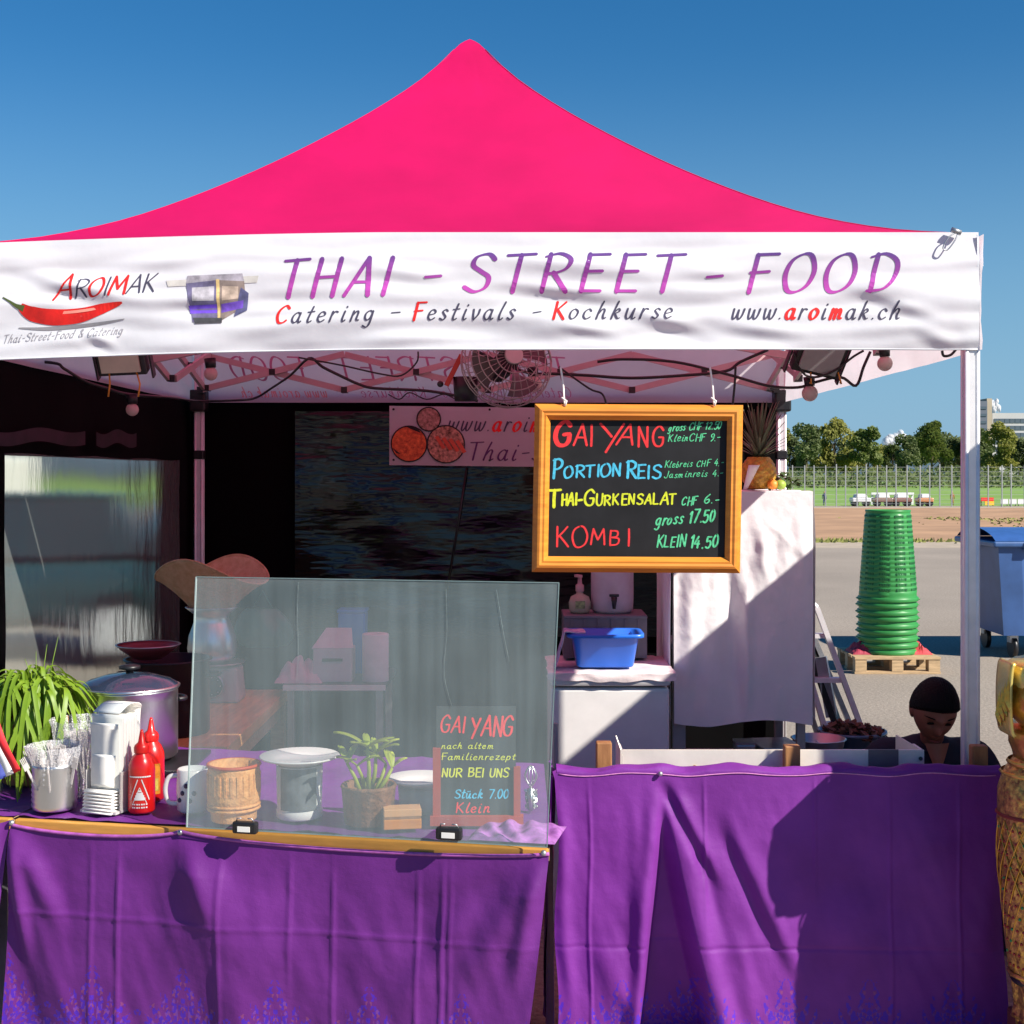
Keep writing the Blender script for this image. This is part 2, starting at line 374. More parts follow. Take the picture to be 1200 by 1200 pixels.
tspec = [(1, 9.0, 5.5, 0, 'bushy olive green tree'), (2, 8.2, 4.6, 1, 'dark green tree'), (3, 8.6, 4.4, 2, 'round mid green tree')]
trees = [(900, 186, 0, 1.02), (925, 190, 1, .86), (945, 178, 1, .98), (978, 185, 0, 1.0), (998, 192, 0, .82), (1018, 180, 2, .93), (1046, 196, 1, .72), (1062, 176, 1, .80),
         (1092, 184, 2, 1.04), (1103, 200, 1, .92), (1122, 188, 1, .82), (1143, 184, 1, .95), (1170, 175, 0, .9), (1194, 186, 1, .8), (910, 215, 2, .95), (960, 220, 0, .78), (988, 218, 1, .85), (1032, 224, 0, .70), (1078, 222, 2, .86), (1112, 226, 0, .80), (1132, 224, 2, .84), (1156, 222, 1, .76), (1182, 226, 2, .88), (1226, 182, 2, .9), (1260, 190, 1, .95), (1310, 180, 0, 1)]
names = ['olive green tree at the left end of the far row beside the rear tent leg', 'darker narrow tree second in the far row', 'dark green tree third from the rear tent leg in the far row',
 'big yellowish olive tree left of the bucket stack in the far row', 'low olive tree right of the big yellowish tree', 'round crowned tree standing alone behind the green bucket stack',
 'small dark tree in front of the blue hill', 'dark lower tree right of the small dark one', 'tallest tree of the far row with twin tops', 'dark tree hugging the tallest tree on its right',
 'low dark tree just left of the front tent pole', 'dark tree hidden behind the front tent pole', 'round olive tree in front of the white office block', 'dark tree at the right edge of the photo',
 'mid green tree half hidden behind the left end of the far row', 'small olive tree behind the dark third tree', 'dark tree peeking out behind the big olive tree', 'low olive tree in front of the blue hill, left part', 'mid green tree right of the blue hill, behind the row', 'olive tree behind the twin topped tallest tree', 'mid green tree behind the low dark tree by the tent pole', 'dark tree just right of the front tent pole, behind the row', 'mid green tree below the office block windows',
 'tree outside the right edge, nearest to it', 'second tree outside the right edge', 'third tree outside the right edge']
tdata = {}
for (px, Y, k, sc), nm in zip(trees, names):
    t = thing('tree', nm, 'tree', (PX(px, Y), Y, 0), rz=px*.7, group='row of trees beyond the fence')
    t.scale = (sc*1.0, sc, sc)
    if k not in tdata:
        cr, tk = tree_meshes(*tspec[k][:3], tspec[k][3])
        a = cr.build('crown', tree_ms[tspec[k][3]], t, local=True); b_ = tk.build('trunk', bark, t, local=True); tdata[k] = (a.data, b_.data)
    else:
        for nm2, d in zip(('crown', 'trunk'), tdata[k]):
            o = bpy.data.objects.new(nm2, d); C.objects.link(o); o.parent = t
# undergrowth behind the fence
ug = MB(); r = random.Random(5)
for i in range(9000):
    x = r.uniform(25, 95); y = r.uniform(150, 172); top = 2.0+1.3*nz(x*.25, 1)+.9*nz(x*.9, 4)
    z = r.uniform(0, max(.5, top)); s_ = r.uniform(.12, .3)
    u = Vector((r.gauss(0,1), r.gauss(0,1), r.gauss(0,1))).normalized()*s_; v = u.orthogonal().normalized()*s_*.7
    p = Vector((x, y, z)); ug.add([p-u, p-v, p+u, p+v], [(0,1,2,3)])
o = ug.build('undergrowth', tree_ms[1], kind='stuff'); tag(o, 'dark undergrowth below the far trees behind the fence', 'undergrowth')

# ------------------------------------------------------------------ far fence
fm = mat('grey fence post', (.34, .36, .36), .6, .3, nscale=2)
fen = thing('mesh_fence', 'tall grey wire mesh fence across the field in front of the trees', 'fence', (PX(1060, 66), 66, 0))
pm = None; x = PX(905, 66)
while x < PX(1320, 66):
    tall = (round(x*10) % 7 == 0)
    if pm is None:
        o = MB().box((0,0,1.0), (.05, .05, 2.0)).build('fence_post', fm, fen, local=True); pm = o.data
    else: o = bpy.data.objects.new('fence_post', pm); C.objects.link(o); o.parent = fen
    o.location = (x-fen.location.x, 0, 0); o.scale = (1, 1, 1.0 if not tall else 1.03)
    x += .55+random.uniform(-.12, .12)
wr = MB()
for k in range(9): wr.box((PX(1112, 66), 66, .15+k*.22), (PX(1320, 66)-PX(905, 66), .012, .012))
wr.build('wires', fm, fen)
# ------------------------------------------------------------------ far buildings
conc = mat('pale concrete', (.50, .50, .50), .8, nscale=.1, namt=.08); win = mat('dark window', (.10, .13, .16), .2, nscale=.2)
tw_grey = mat('dark grey facade', (.13, .15, .19), .6, nscale=.1)
bY = 620
bld = thing('office_block', 'white office block with rows of windows behind the trees at right', 'building', (PX(1180, bY), bY, 0))
x0, x1, zt = PX(1163, bY), PX(1203, bY), PZ(484, bY)
MB().box(((x0+x1)/2, bY+8, zt/2), (x1-x0, 16, zt)).build('wall', conc, bld)
wmesh = None
for j in range(7):
    for i in range(6):
        if wmesh is None: o = MB().box((0,0,0), ((x1-x0)/7.2, .3, 1.9)).build('window', win, bld, local=True); wmesh = o.data
        else: o = bpy.data.objects.new('window', wmesh); C.objects.link(o); o.parent = bld
        o.location = (x0+(x1-x0)*(i+.75)/6.5-bld.location.x, -.1, zt-3.5-j*3.2)
tw = thing('tower_block', 'slim dark grey and beige tower left of the white office block', 'building', (PX(1156, bY-10), bY-10, 0))
a0, a1, a2, tz = PX(1146, bY-10), PX(1157, bY-10), PX(1163, bY-10), PZ(470, bY-10)
MB().box(((a0+a1)/2, bY-4, tz/2), (a1-a0-.02, 12, tz)).build('wall', tw_grey, tw)
MB().box(((a1+a2)/2, bY-3, tz/2+.6), (a2-a1, 13, tz+1.2)).build('stair_shaft', mat('beige concrete', (.46, .38, .28), .8, nscale=.1), tw)
gm = None
for j in range(9):
    if gm is None: o = MB().box((0,0,0), (a1-a0-.8, .3, 1.2)).build('window_band', win, tw, local=True); gm = o.data
    else: o = bpy.data.objects.new('window_band', gm); C.objects.link(o); o.parent = tw
    o.location = ((a0+a1)/2-tw.location.x, -.12, tz-3-j*3.2)
# clouds: far white cumulus as real puffs
cl_m = bpy.data.materials.new('cloud'); cl_m.use_nodes = True; n_ = cl_m.node_tree.nodes; l_ = cl_m.node_tree.links
bb = n_['Principled BSDF']; bb.inputs['Base Color'].default_value = (.85, .84, .84, 1); bb.inputs['Roughness'].default_value = 1
lw = n_.new('ShaderNodeLayerWeight'); lw.inputs[0].default_value = .35; tr = n_.new('ShaderNodeBsdfTransparent'); mx = n_.new('ShaderNodeMixShader')
pw = n_.new('ShaderNodeMath'); pw.operation = 'MULTIPLY_ADD'; pw.inputs[1].default_value = .7; pw.inputs[2].default_value = .32; pw.use_clamp = True; l_.new(lw.outputs['Facing'], pw.inputs[0])
l_.new(pw.outputs[0], mx.inputs[0]); l_.new(bb.outputs[0], mx.inputs[1]); l_.new(tr.outputs[0], mx.inputs[2]); l_.new(mx.outputs[0], n_['Material Output'].inputs[0])
cY = 3900
for px, py, ww, hh, lb in ((1053, 512, 34, 22, 'small white cloud low over the blue hill'), (1166, 474, 16, 24, 'small white puff of cloud above the grey tower'), (1204, 494, 26, 30, 'white cloud behind the office block at the right edge'), (1050, 522, 60, 8, 'flat faint cloud streak low over the hill')):
    r = random.Random(px); mb = MB(); k = cY/F
    for i in range(16):
        q = r.uniform(-.5, .5); p = P(px+q*ww*.8, py+hh*.25-(1-4*q*q)*hh*.45*r.random(), cY)
        mb.sphere(p, (ww*k*r.uniform(.10, .2), ww*k*.2, hh*k*r.uniform(.14, .26)), 14, 9, lambda d: 1+.25*nz(d.x*2+i, d.y*2, d.z*2))
    tag(mb.build('cloud', cl_m), lb, 'cloud')

# ------------------------------------------------------------------ things on the field edge
lot = thing('white_barrier', 'long low white barrier with two posts on the far grass', 'barrier', onz(1045, 592, 0))
Yb = lot.location.y
m_w = plain('white board', (.75, .75, .75))
MB().box(P(1046, 578.5, Yb), (PX(1070, Yb)-PX(1020, Yb), .05, .12)).build('top_rail', m_w, lot)
for px in (1022, 1069): MB().box(P(px, 585, Yb+.1), (.11, .1, .55)).build('post', m_w, lot)
MB().box(P(1046, 586, Yb+.12), (1.85, .05, .12)).build('lower_panel', m_w, lot)
def far_car(px, lab, col, wpx=22):
    p = onz(px, 593, 0); t = thing('parked_car', lab, 'car', p); s_ = wpx*p.y/F; m = plain('car paint '+lab[:6], col, .3)
    MB().box(p+Vector((0,0,.3)), (s_, .7, .22)).build('body', m, t, bevel=.05)
    MB().box(p+Vector((0,0,.5)), (s_*.55, .6, .2), taper=1.15).build('cabin', m_w, t, bevel=.05)
    for q in (-.3, .3): MB().tube([p+Vector((q*s_, -.34, .13)), p+Vector((q*s_, .34, .13))], .13, 10).build('wheel', black_pl, t)
far_car(1008, 'tiny white car left of the white barrier', (.7, .7, .72)); far_car(1034, 'tiny brown and white car behind the white barrier', (.25, .16, .13)); far_car(1056, 'tiny dark red car at the right of the barrier', (.24, .12, .1)); far_car(1083, 'tiny orange brown car right of the white barrier', (.55, .25, .12), 18)
p = onz(1157, 593, 0); t = thing('advertising_flag', 'small red and yellow board on the far field edge', 'board', p)
MB().box(p+Vector((0,0,.33)), (.62, .06, .18)).build('red_panel', plain('red', (.75, .03, .02)), t); MB().box(p+Vector((.1,0,.14)), (.45, .06, .19)).build('yellow_panel', plain('yellow', (.8, .5, .03)), t)
for q in (-.29, .29): MB().box(p+Vector((q, .05, .2)), (.04, .03, .4)).build('leg', black_pl, t)
for i, px in enumerate((1177, 1187, 1197)):
    p = onz(px, 593, 0); t = thing('banner_board', 'low white advertising board at the far edge, %s of three' % ('left', 'middle', 'right')[i], 'board', p, group='white boards on the field edge')
    MB().box(p+Vector((0,0,.22)), (.36, .04, .26)).build('panel', m_w, t)
    for q in (-.14, .14): MB().box(p+Vector((q, .03, .12)), (.03, .03, .24)).build('leg', black_pl, t)
for px, lab in ((966, 'tiny person in dark blue far left on the field edge'), (1126, 'tiny person in rust red left of the tent pole far away')):
    p = onz(px-10 if px > 1100 else px, 592.5, 0); t = thing('person', lab, 'person', p); mm_ = plain('far clothes', (.05, .07, .16) if px < 1000 else (.3, .1, .03))
    mb = MB().tube([p+Vector((0,0,.75)), p+Vector((0,0,1.1)), p+Vector((0,0,1.38)), p+Vector((0,0,1.45))], [.13, .12, .17, .06], 10)
    for q in (-1, 1):
        mb.tube([p+Vector((.07*q,0,.78)), p+Vector((.09*q,0,.42)), p+Vector((.1*q,0,.02))], [.09, .065, .045], 8)
        mb.tube([p+Vector((.17*q,0,1.34)), p+Vector((.23*q,0,1.05)), p+Vector((.24*q,-.08,.8))], [.055, .045, .035], 8)
    mb.build('body', mm_, t); MB().sphere(p+Vector((0,0,1.57)), (.085, .1, .125), 12, 8).build('head', plain('far skin', (.4, .22, .15)), t); t.scale = (.42,)*3
# ------------------------------------------------------------------ the tent
XL, XR, YF, YB = -1.64, 1.35, 4.02, 7.0
CXT, CYT = (XL+XR)/2-.045, (YF+YB)/2
EAVE, VB = 2.30, 1.9625
tent = thing('canopy_tent', 'pop-up market tent with pink roof, white lettered valance and black walls', 'tent', (CXT, CYT, 0))
hp = [(0,0), (.15,.06), (.3,.16), (.5,.352), (.7,.586), (.85,.79), (.93,.925), (.975,1.015), (1,1.045)]
def hprof(t):
    for (a, ha), (b_, hb) in zip(hp, hp[1:]):
        if t <= b_:
            i = hp.index((a, ha)); q = (t-a)/(b_-a)
            p0 = hp[max(i-1,0)]; p3 = hp[min(i+2, len(hp)-1)]
            m0 = (hb-p0[1])/max(b_-p0[0], 1e-6)*(b_-a); m1 = (p3[1]-ha)/max(p3[0]-a, 1e-6)*(b_-a)
            return (2*q**3-3*q*q+1)*ha+(q**3-2*q*q+q)*m0+(-2*q**3+3*q*q)*hb+(q**3-q*q)*m1
    return hp[-1][1]
def sagL(px): return 0 if px > 460 else .030*((460-px)/460)**1.5
roof = MB()
def sagR(x, y, t): return sagL(CX+x*F/YF)*(1-t)**3*max(0, 1-(y-YF)/(YB-YF))
corners = [(XL,YF),(XR,YF),(XR,YB),(XL,YB)]
for k in range(4):
    a, b_ = corners[k], corners[(k+1)%4]
    def rf(u, v):
        t = v; x = a[0]+(b_[0]-a[0])*u; y = a[1]+(b_[1]-a[1])*u
        X = x+(CXT-x)*t; Y = y+(CYT-y)*t
        q = 4*u*(1-u); z = EAVE+hprof(t)-.05*q*sin(pi*t)*(1-t*.4)
        z += .010*nz(X*2.2+k, Y*2.2, 3)*(1-t)*q*2
        if t > .96: z = min(z, EAVE+1.045)
        z -= sagR(x, y, t)
        z += .0035*nz(X*7+Y*2, Y*9, k)*(1-t)*min(1, q*4)+.004*sin(u*26+3*nz(u*5, t*3, k))*t*(1-t)*q*3*abs(nz(t*4, k, 2))
        return (X, Y, z)
    roof.grid(rf, 90, 80)
roof.build('roof', pink, tent)
# seams along the hips
for k in range(4):
    cx_, cy_ = corners[k]
    pts = [(cx_+(CXT-cx_)*t, cy_+(CYT-cy_)*t, EAVE+hprof(t)+.001-sagR(cx_, cy_, t)) for t in [i/24 for i in range(24)]]
    MB().tube(pts, .0015, 6).build('seam', pink, tent)
# front valance
CR = [(0,300,160,345,.010,9),(160,345,330,352,.009,8),(200,290,470,305,.006,7),(380,300,560,335,.007,9),(520,290,800,318,.007,10),(560,330,760,352,.008,7),(700,352,860,398,.009,8),(820,380,960,392,.007,7),(800,295,1060,296,.006,6),(960,330,1100,352,.011,8),(1000,345,1110,372,.009,7),(980,325,1090,338,.007,6),(0,400,180,380,.008,9),(30,318,210,350,.007,8),(340,390,640,402,.006,8),(640,380,740,392,.007,6),(1060,385,1125,400,.008,8),(90,375,150,405,.006,6),(730,300,900,330,.006,9)]
def crease(px, py):
    d = 0
    for x0, y0, x1, y1, a, w_ in CR:
        dx, dy = x1-x0, y1-y0; l2 = dx*dx+dy*dy; t = ((px-x0)*dx+(py-y0)*dy)/l2
        e = (py-y0)*dx-(px-x0)*dy; e /= sqrt(l2)
        f = sin(pi*min(1, max(0, t)))**2; d += a*.8*f*math.exp(-(e/w_)**2)-a*.5*f*math.exp(-((e-w_*1.8)/w_)**2)
    return d
def val(px, py, k=0, off=0):
    X = PX(px, YF); z = PZ(py, YF)
    s_ = sagL(px)
    d = crease(px, py)+.012*nz(px*.006, py*.03, 1)+.006*nz(px*.012+py*.02, py*.06, 9)
    v = (py-272)/(410-272)
    return Vector((X, YF-.012-d*min(1, max(0, v*4))-.010*sin(pi*min(1, max(0, v)))-off-(.0012+k*.00012 if off else 0), z-s_))
vm = MB().grid(lambda u, v: val(-52+u*(1145+52), 273+v*(410.5-273)), 600, 69, uv=lambda u, v: (u*3, v*.34))
vm.build('front_valance', white_canvas, tent)
# hem line along the lower edge
MB().tube([val(-52+i*(1197)/80, 409.5)+Vector((0,.001,0)) for i in range(81)], .0028, 6).build('hem', white_canvas, tent)
def side_val(name, a, b_, n=60):
    mb = MB(); a = Vector(a); b_ = Vector(b_); nrm = Vector((b_.y-a.y, a.x-b_.x)).normalized()
    def f(u, v):
        x = a.x+(b_.x-a.x)*u; y = a.y+(b_.y-a.y)*u; d = .012+.012*nz(u*6, v*1.5, a.x)+.004*nz(u*20, v*6)
        return (x+nrm.x*d, y+nrm.y*d, EAVE-v*(EAVE-VB))
    mb.grid(f, n, 12); return mb.build(name, valance_inner, tent)
side_val('side_valance', (XR, YF-.012), (XR, YB)); side_val('side_valance', (XL, YB), (XL, YF-.012)); side_val('rear_valance', (XR, YB), (XL, YB))
# the corner flap and the cord tied at the right corner
MB().add([P(1145,275,YF-.02), P(1152,312,YF+.05), P(1145,312,YF-.02), P(1146,275,YF+.06)], [(0,1,2),(3,2,1)]).build('corner_flap', white_canvas, tent, solid=.002)
MB().tube(smooth([P(1121,272,YF-.03), P(1112,278,YF-.035), P(1105,290,YF-.035), P(1110,293,YF-.035), P(1119,282,YF-.035), P(1123,272,YF-.03)], 5), .0022, 6).build('cord', dull_steel, tent)
MB().tube([P(1115,269,YF-.03), P(1126,273,YF-.03)], .008, 8).build('clip', dull_steel, tent)
# lettering on the front valance
vmap = lambda px, py, k: val(px, py, k, .00005)
purp = bpy.data.materials.new('purple print'); purp.use_nodes = True
n_ = purp.node_tree.nodes; l_ = purp.node_tree.links; tc = n_.new('ShaderNodeTexCoord'); sx = n_.new('ShaderNodeSeparateXYZ'); mr = n_.new('ShaderNodeMapRange'); cr = n_.new('ShaderNodeValToRGB')
l_.new(tc.outputs['Object'], sx.inputs[0]); l_.new(sx.outputs[2], mr.inputs[0]); mr.inputs[1].default_value = 2.13; mr.inputs[2].default_value = 2.24; l_.new(mr.outputs[0], cr.inputs[0]); l_.new(cr.outputs[0], n_['Principled BSDF'].inputs[0])
cr.color_ramp.elements[0].color = (.50, .06, .42, 1); cr.color_ramp.elements[1].color = (.10, .035, .22, 1); cr.color_ramp.elements[0].position = .1; n_['Principled BSDF'].inputs['Roughness'].default_value = .8
red_p = plain('red print', (.80, .012, .012), .8); dark_p = plain('dark print', (.06, .055, .10), .8); grey_p = plain('grey print', (.34, .33, .36), .8)
def tentword(mb, name, m): return mb.build(name, m, tent)
for tx, a, b_, y0, y1, cp in (('THAI', 325, 455, 348, 347, 44), ('-', 491, 517, 344, 344, 44), ('STREET', 543, 792, 343, 343, 44), ('-', 819, 845, 344, 344, 44), ('FOOD', 872, 1044, 343, 343, 44)):
    letters('purple_letter', purp, tent, tx, a, b_, y0, cp, vmap, slant=.26, weight=11, b1=y1, contrast=.55, gap=24)
for tx, a, b_, y0, y1 in (('Catering', 324, 438, 378, 377), ('-', 456, 470, 376, 376), ('Festivals', 484, 602, 376, 375), ('-', 621, 634, 376, 375), ('Kochkurse', 647, 786, 375, 374)):
    if len(tx) > 1: letters('red_letter', red_p, tent, tx, a, b_, y0, 20.5, vmap, lambda i, c: i == 0, slant=.25, weight=14, b1=y1, gap=20)
    letters('dark_letter', dark_p, tent, tx, a, b_, y0, 20.5, vmap, lambda i, c: i > 0 or len(tx) == 1, slant=.25, weight=10, b1=y1, gap=20)
tx = 'www.aroimak.ch'; redi = (4, 6, 8)
letters('dark_letter', dark_p, tent, tx, 855, 1052, 375, 21, vmap, lambda i, c: i not in redi, slant=.25, weight=10, gap=15)
letters('red_letter', red_p, tent, tx, 855, 1052, 375, 21, vmap, lambda i, c: i in redi, slant=.25, weight=16, gap=15)
tx = 'AROIMAK'; redi = (0, 2, 4)
letters('red_letter', red_p, tent, tx, 65, 183, 343, 21, vmap, lambda i, c: i in redi, slant=.3, weight=13, b1=337, gap=6, big=1.35)
letters('dark_letter', dark_p, tent, tx, 65, 183, 343, 21, vmap, lambda i, c: i not in redi, slant=.3, weight=9, b1=337, gap=6, big=1.35)
tentword(lettering('Thai-Street-Food & Catering', 5, 145, 391, 9.5, vmap, .3, 10, b1=385), 'grey_lettering', grey_p)
def ribbon(pts, wds, k=2):
    mb = MB(); q = smooth([(x, y, 0) for x, y in pts], 6); n = len(q); vs = [];
    for i, p in enumerate(q):
        t = (q[min(i+1,n-1)]-q[max(i-1,0)]).normalized(); nn = Vector((-t.y, t.x, 0)); f = i/(n-1)*(len(wds)-1); j = min(int(f), len(wds)-2); w_ = wds[j]+(wds[j+1]-wds[j])*(f-j)
        vs += [vmap(*(p+nn*w_).xy, k), vmap(*(p-nn*w_).xy, k)]
    return mb.add(vs, [(2*i, 2*i+2, 2*i+3, 2*i+1) for i in range(n-1)])
tentword(ribbon([(24,374),(60,376),(110,373),(148,368)], [.6,2.2,2,.5], 1), 'chili_shadow', plain('grey shade print', (.25, .24, .26)))
tentword(ribbon([(27,349),(40,358),(65,363),(95,362),(122,355),(146,349)], [4,8.5,9.5,8.5,6,1], 3), 'chili_print', plain('chili red print', (.68, .012, .008), .5, nscale=18, namt=.35))
tentword(ribbon([(42,354),(70,358),(105,356),(138,350)], [.5,1.6,1.6,.3], 4), 'chili_highlight', plain('pink highlight print', (.9, .28, .22)))
tentword(ribbon([(7,338),(15,343),(22,348),(31,352)], [.7,1.2,2,4], 5), 'chili_stem', plain('green stem print', (.07, .10, .02)))
def fl(name, q, col, k, n2=.5):
    q = [Vector((*p, 0)) for p in q]
    mb = MB().grid(lambda u, v: vmap(*((q[0]*(1-u)+q[1]*u)*(1-v)+(q[3]*(1-u)+q[2]*u)*v).xy, k), 14, 14); mb.build(name, plain('%s ink %d' % (name, k), col, .8, nscale=25, namt=n2), tent)
fl('vehicle_roof_print', [(197,325),(305,322),(303,330),(199,332)], (.66, .62, .58), 1, .2)
fl('vehicle_roof_print', [(222,320),(286,319),(288,328),(220,329)], (.42, .38, .44), 2)
fl('vehicle_body_print', [(220,329),(256,326),(258,375),(228,374)], (.16, .14, .26), 3)
fl('vehicle_side_print', [(258,326),(288,328),(290,356),(258,375)], (.26, .20, .18), 3)
fl('vehicle_side_print', [(284,335),(293,342),(291,362),(276,369)], (.10, .10, .22), 4)
fl('vehicle_window_print', [(227,334),(253,333),(253,350),(228,350)], (.50, .47, .52), 5)
fl('vehicle_window_print', [(262,333),(281,334),(281,348),(262,350)], (.55, .42, .34), 5)
fl('vehicle_purple_print', [(223,355),(256,354),(256,364),(225,364)], (.16, .07, .62), 6)
fl('vehicle_purple_print', [(261,354),(287,350),(286,359),(261,364)], (.18, .08, .55), 6)
fl('vehicle_pole_print', [(255,325),(259,325),(260,375),(257,375)], (.80, .56, .25), 7)
fl('vehicle_bumper_print', [(228,369),(262,370),(262,376),(231,376)], (.07, .07, .08), 8)
# mirrored lettering showing through on the inside of the rear valance
ghost = plain('faint show-through print', (.50, .22, .38), .9); ghost2 = plain('faint red show-through', (.72, .30, .32), .9)
def gmap(px, py, k): return Vector((PX(px, YB), YB-.034-k*.0001, PZ(py, YB)))
def gm(px, py, k): return gmap(2*cxm-px, py, k)
for tx, a, b_, y0, cp, m, wt in (('FOOD', 275, 360, 446, 27, ghost, 9), ('STREET', 398, 540, 446, 27, ghost, 9), ('THAI', 585, 668, 446, 27, ghost, 9), ('www.aroimak.ch', 285, 385, 466, 12, ghost2, 9), ('Kochkurse', 425, 500, 466, 12, ghost, 8), ('Festivals', 520, 590, 466, 12, ghost, 8), ('Catering', 610, 670, 466, 12, ghost, 8)):
    cxm = (a+b_)/2; lettering(tx, a, b_, y0, cp, gm, .26, wt, gap=18).build('reversed_lettering', m, tent)
# and on the inside of the right side valance
def rmap(q, py, k): return Vector((XR-.012-k*.0001-.012, q, py))
for tx, a, b_, z0, cp, m in (('THAI', 6.75, 6.1, 2.1, .10, ghost), ('STREET', 5.8, 4.9, 2.1, .10, ghost)):
    def rm2(u, v, k): return Vector((XR-.03-k*.0002, a+(b_-a)*u/100, z0-(v-100)*.001))
    lettering(tx, 0, 100, 100, 100, rm2, .2, 8).build('reversed_lettering', m, tent)
# legs
def leg(x, y, h, nm='leg'):
    mb = MB()
    for dx, dy in ((-1,-1),(1,-1),(1,1),(-1,1)): mb.tube([(x+dx*.016, y+dy*.016, .01), (x+dx*.016, y+dy*.016, h)], .0075, 8)
    mb.box((x, y, h/2+.005), (.032, .040, h-.01)); mb.box((x, y, h/2+.0045), (.040, .032, h-.012))
    o = mb.build(nm, alu, tent); MB().box((x, y, .006), (.09, .09, .008)).build('foot', dull_steel, tent)
leg(PX(1137, YF+.02), YF+.02, VB+.25); leg(XL+.03, YF+.02, VB+.25); leg(PX(915.5, YB-.03), YB-.03, VB+.25); leg(PX(233.5, YB-.03), YB-.03, VB+.25)
MB().tube(smooth([P(1104,411,YF+.05), P(1106,417,YF+.05), P(1114,416,YF+.05), P(1120,410,YF+.05)], 5), .004, 6).build('leg_hook', black_pl, tent)
for px, Y in ((233.5, YB-.03), (915.5, YB-.03)):
    p = P(px, 470, Y); MB().box(p+Vector((0,-.01,0)), (.085, .085, .11)).build('bracket', black_pl, tent, bevel=.01)
    MB().box(P(px, 533, Y), (.055, .055, .045)).build('collar', black_pl, tent, bevel=.006)
# scissor truss along the four sides
def truss(a, b_, n=2, zt=2.2, zb=1.99):
    a, b_ = Vector(a), Vector(b_)
    for i in range(n):
        p0 = a+(b_-a)*i/n; p1 = a+(b_-a)*(i+1)/n; off = Vector((-(b_-a).y, (b_-a).x, 0)).normalized()*.014
        MB().bar((*(p0.xy+off.xy), zt), (*(p1.xy+off.xy), zb), .016, .03).build('truss_bar', truss_m, tent)
        MB().bar((*(p0.xy-off.xy), zb), (*(p1.xy-off.xy), zt), .016, .03).build('truss_bar', truss_m, tent)
    for i in range(n*2+1):
        p = a+(b_-a)*i/(2*n); z = (zt+zb)/2 if i % 2 else zb
        MB().box((p.x, p.y, z), (.03, .05, .03)).build('truss_joint', black_pl, tent)
truss((XL+.05, YB-.1, 0), (XR-.05, YB-.1, 0), 4, 2.2, 2.02); truss((XL+.06, YF+.1, 0), (XR-.06, YF+.1, 0), 4, 2.2, 2.02)
truss((XL+.08, YF+.1, 0), (XL+.08, YB-.1, 0), 4, 2.2, 2.03); truss((XR-.08, YF+.1, 0), (XR-.08, YB-.1, 0), 4, 2.2, 2.03)
# struts from the joints up to the hub and the centre pole
for (x, y) in ((CXT, YF+.1), (CXT, YB-.1), (XL+.08, CYT), (XR-.08, CYT)):
    MB().bar((x, y, 2.04), (CXT+(x-CXT)*.04, CYT+(y-CYT)*.04, 2.30), .02, .03).build('roof_strut', truss_m, tent)
MB().tube([(CXT, CYT, 2.24), (CXT, CYT, 3.31)], .018, 10).build('centre_pole', alu, tent)
MB().box((CXT, CYT, 2.26), (.12, .12, .10)).build('hub', black_pl, tent, bevel=.01)
# black side wall on the left with its clear window, black rear wall with its window
def wall_w(name, a, b_, zt, zb, amp=.02, mt=black_canvas):
    a, b_ = Vector(a), Vector(b_); n = Vector(((b_-a).y, -(b_-a).x)).normalized()
    def f(u, v):
        x = a.x+(b_.x-a.x)*u; y = a.y+(b_.y-a.y)*u; z = zt(u)-(zt(u)-zb)*v if callable(zt) else zt-(zt-zb)*v
        d = amp*(nz(u*7, v*2, a.x)+.4*nz(u*20, v*5))
        return (x+n.x*d, y+n.y*d, z)
    return MB().grid(f, 60, 20).build(name, mt, tent)
wall_w('rear_wall', (XR, YB+.05), (XL-.08, YB+.05), VB+.04, .01)
def lwall(y0, y1, z0, z1):
    MB().grid(lambda u, v: (XL-.03+.02*nz((y0+(y1-y0)*u)*2.3, (z0+(z1-z0)*v)*1.2, 4), y0+(y1-y0)*u, z0+(z1-z0)*v), 30, 14).build('left_wall', black_canvas, tent)
lwall(YF, YB+.05, 1.66, VB+.02); lwall(YF, YB+.05, .01, .58); lwall(YF, 4.50, .575, 1.665); lwall(6.60, YB+.05, .575, 1.665)
def pvc(name, dark, rough, bs, amt, fac):
    m = bpy.data.materials.new(name); m.use_nodes = True; n = m.node_tree.nodes; l = m.node_tree.links; b = n['Principled BSDF']
    b.inputs['Base Color'].default_value = (*dark, 1); b.inputs['Roughness'].default_value = rough; b.inputs['IOR'].default_value = fac; b.inputs['Coat Weight'].default_value = .25; b.inputs['Coat Roughness'].default_value = rough*.8
    tc = n.new('ShaderNodeTexCoord'); mp = n.new('ShaderNodeMapping'); mp.inputs['Scale'].default_value = (bs*.35, bs, bs*1.6); no = n.new('ShaderNodeTexNoise'); no.inputs['Scale'].default_value = 1; no.inputs['Detail'].default_value = 3
    bp = n.new('ShaderNodeBump'); bp.inputs['Strength'].default_value = amt; bp.inputs['Distance'].default_value = .02
    l.new(tc.outputs['Object'], mp.inputs[0]); l.new(mp.outputs[0], no.inputs['Vector']); l.new(no.outputs[0], bp.inputs['Height']); l.new(bp.outputs[0], b.inputs['Normal']); l.new(bp.outputs[0], b.inputs['Coat Normal'])
    return m
side_pvc = bpy.data.materials.new('cloudy clear sheet'); side_pvc.use_nodes = True; n_ = side_pvc.node_tree.nodes; l_ = side_pvc.node_tree.links
bq = n_['Principled BSDF']; bq.inputs['Base Color'].default_value = (.42, .46, .44, 1); bq.inputs['Roughness'].default_value = .12; bq.inputs['Transmission Weight'].default_value = 0
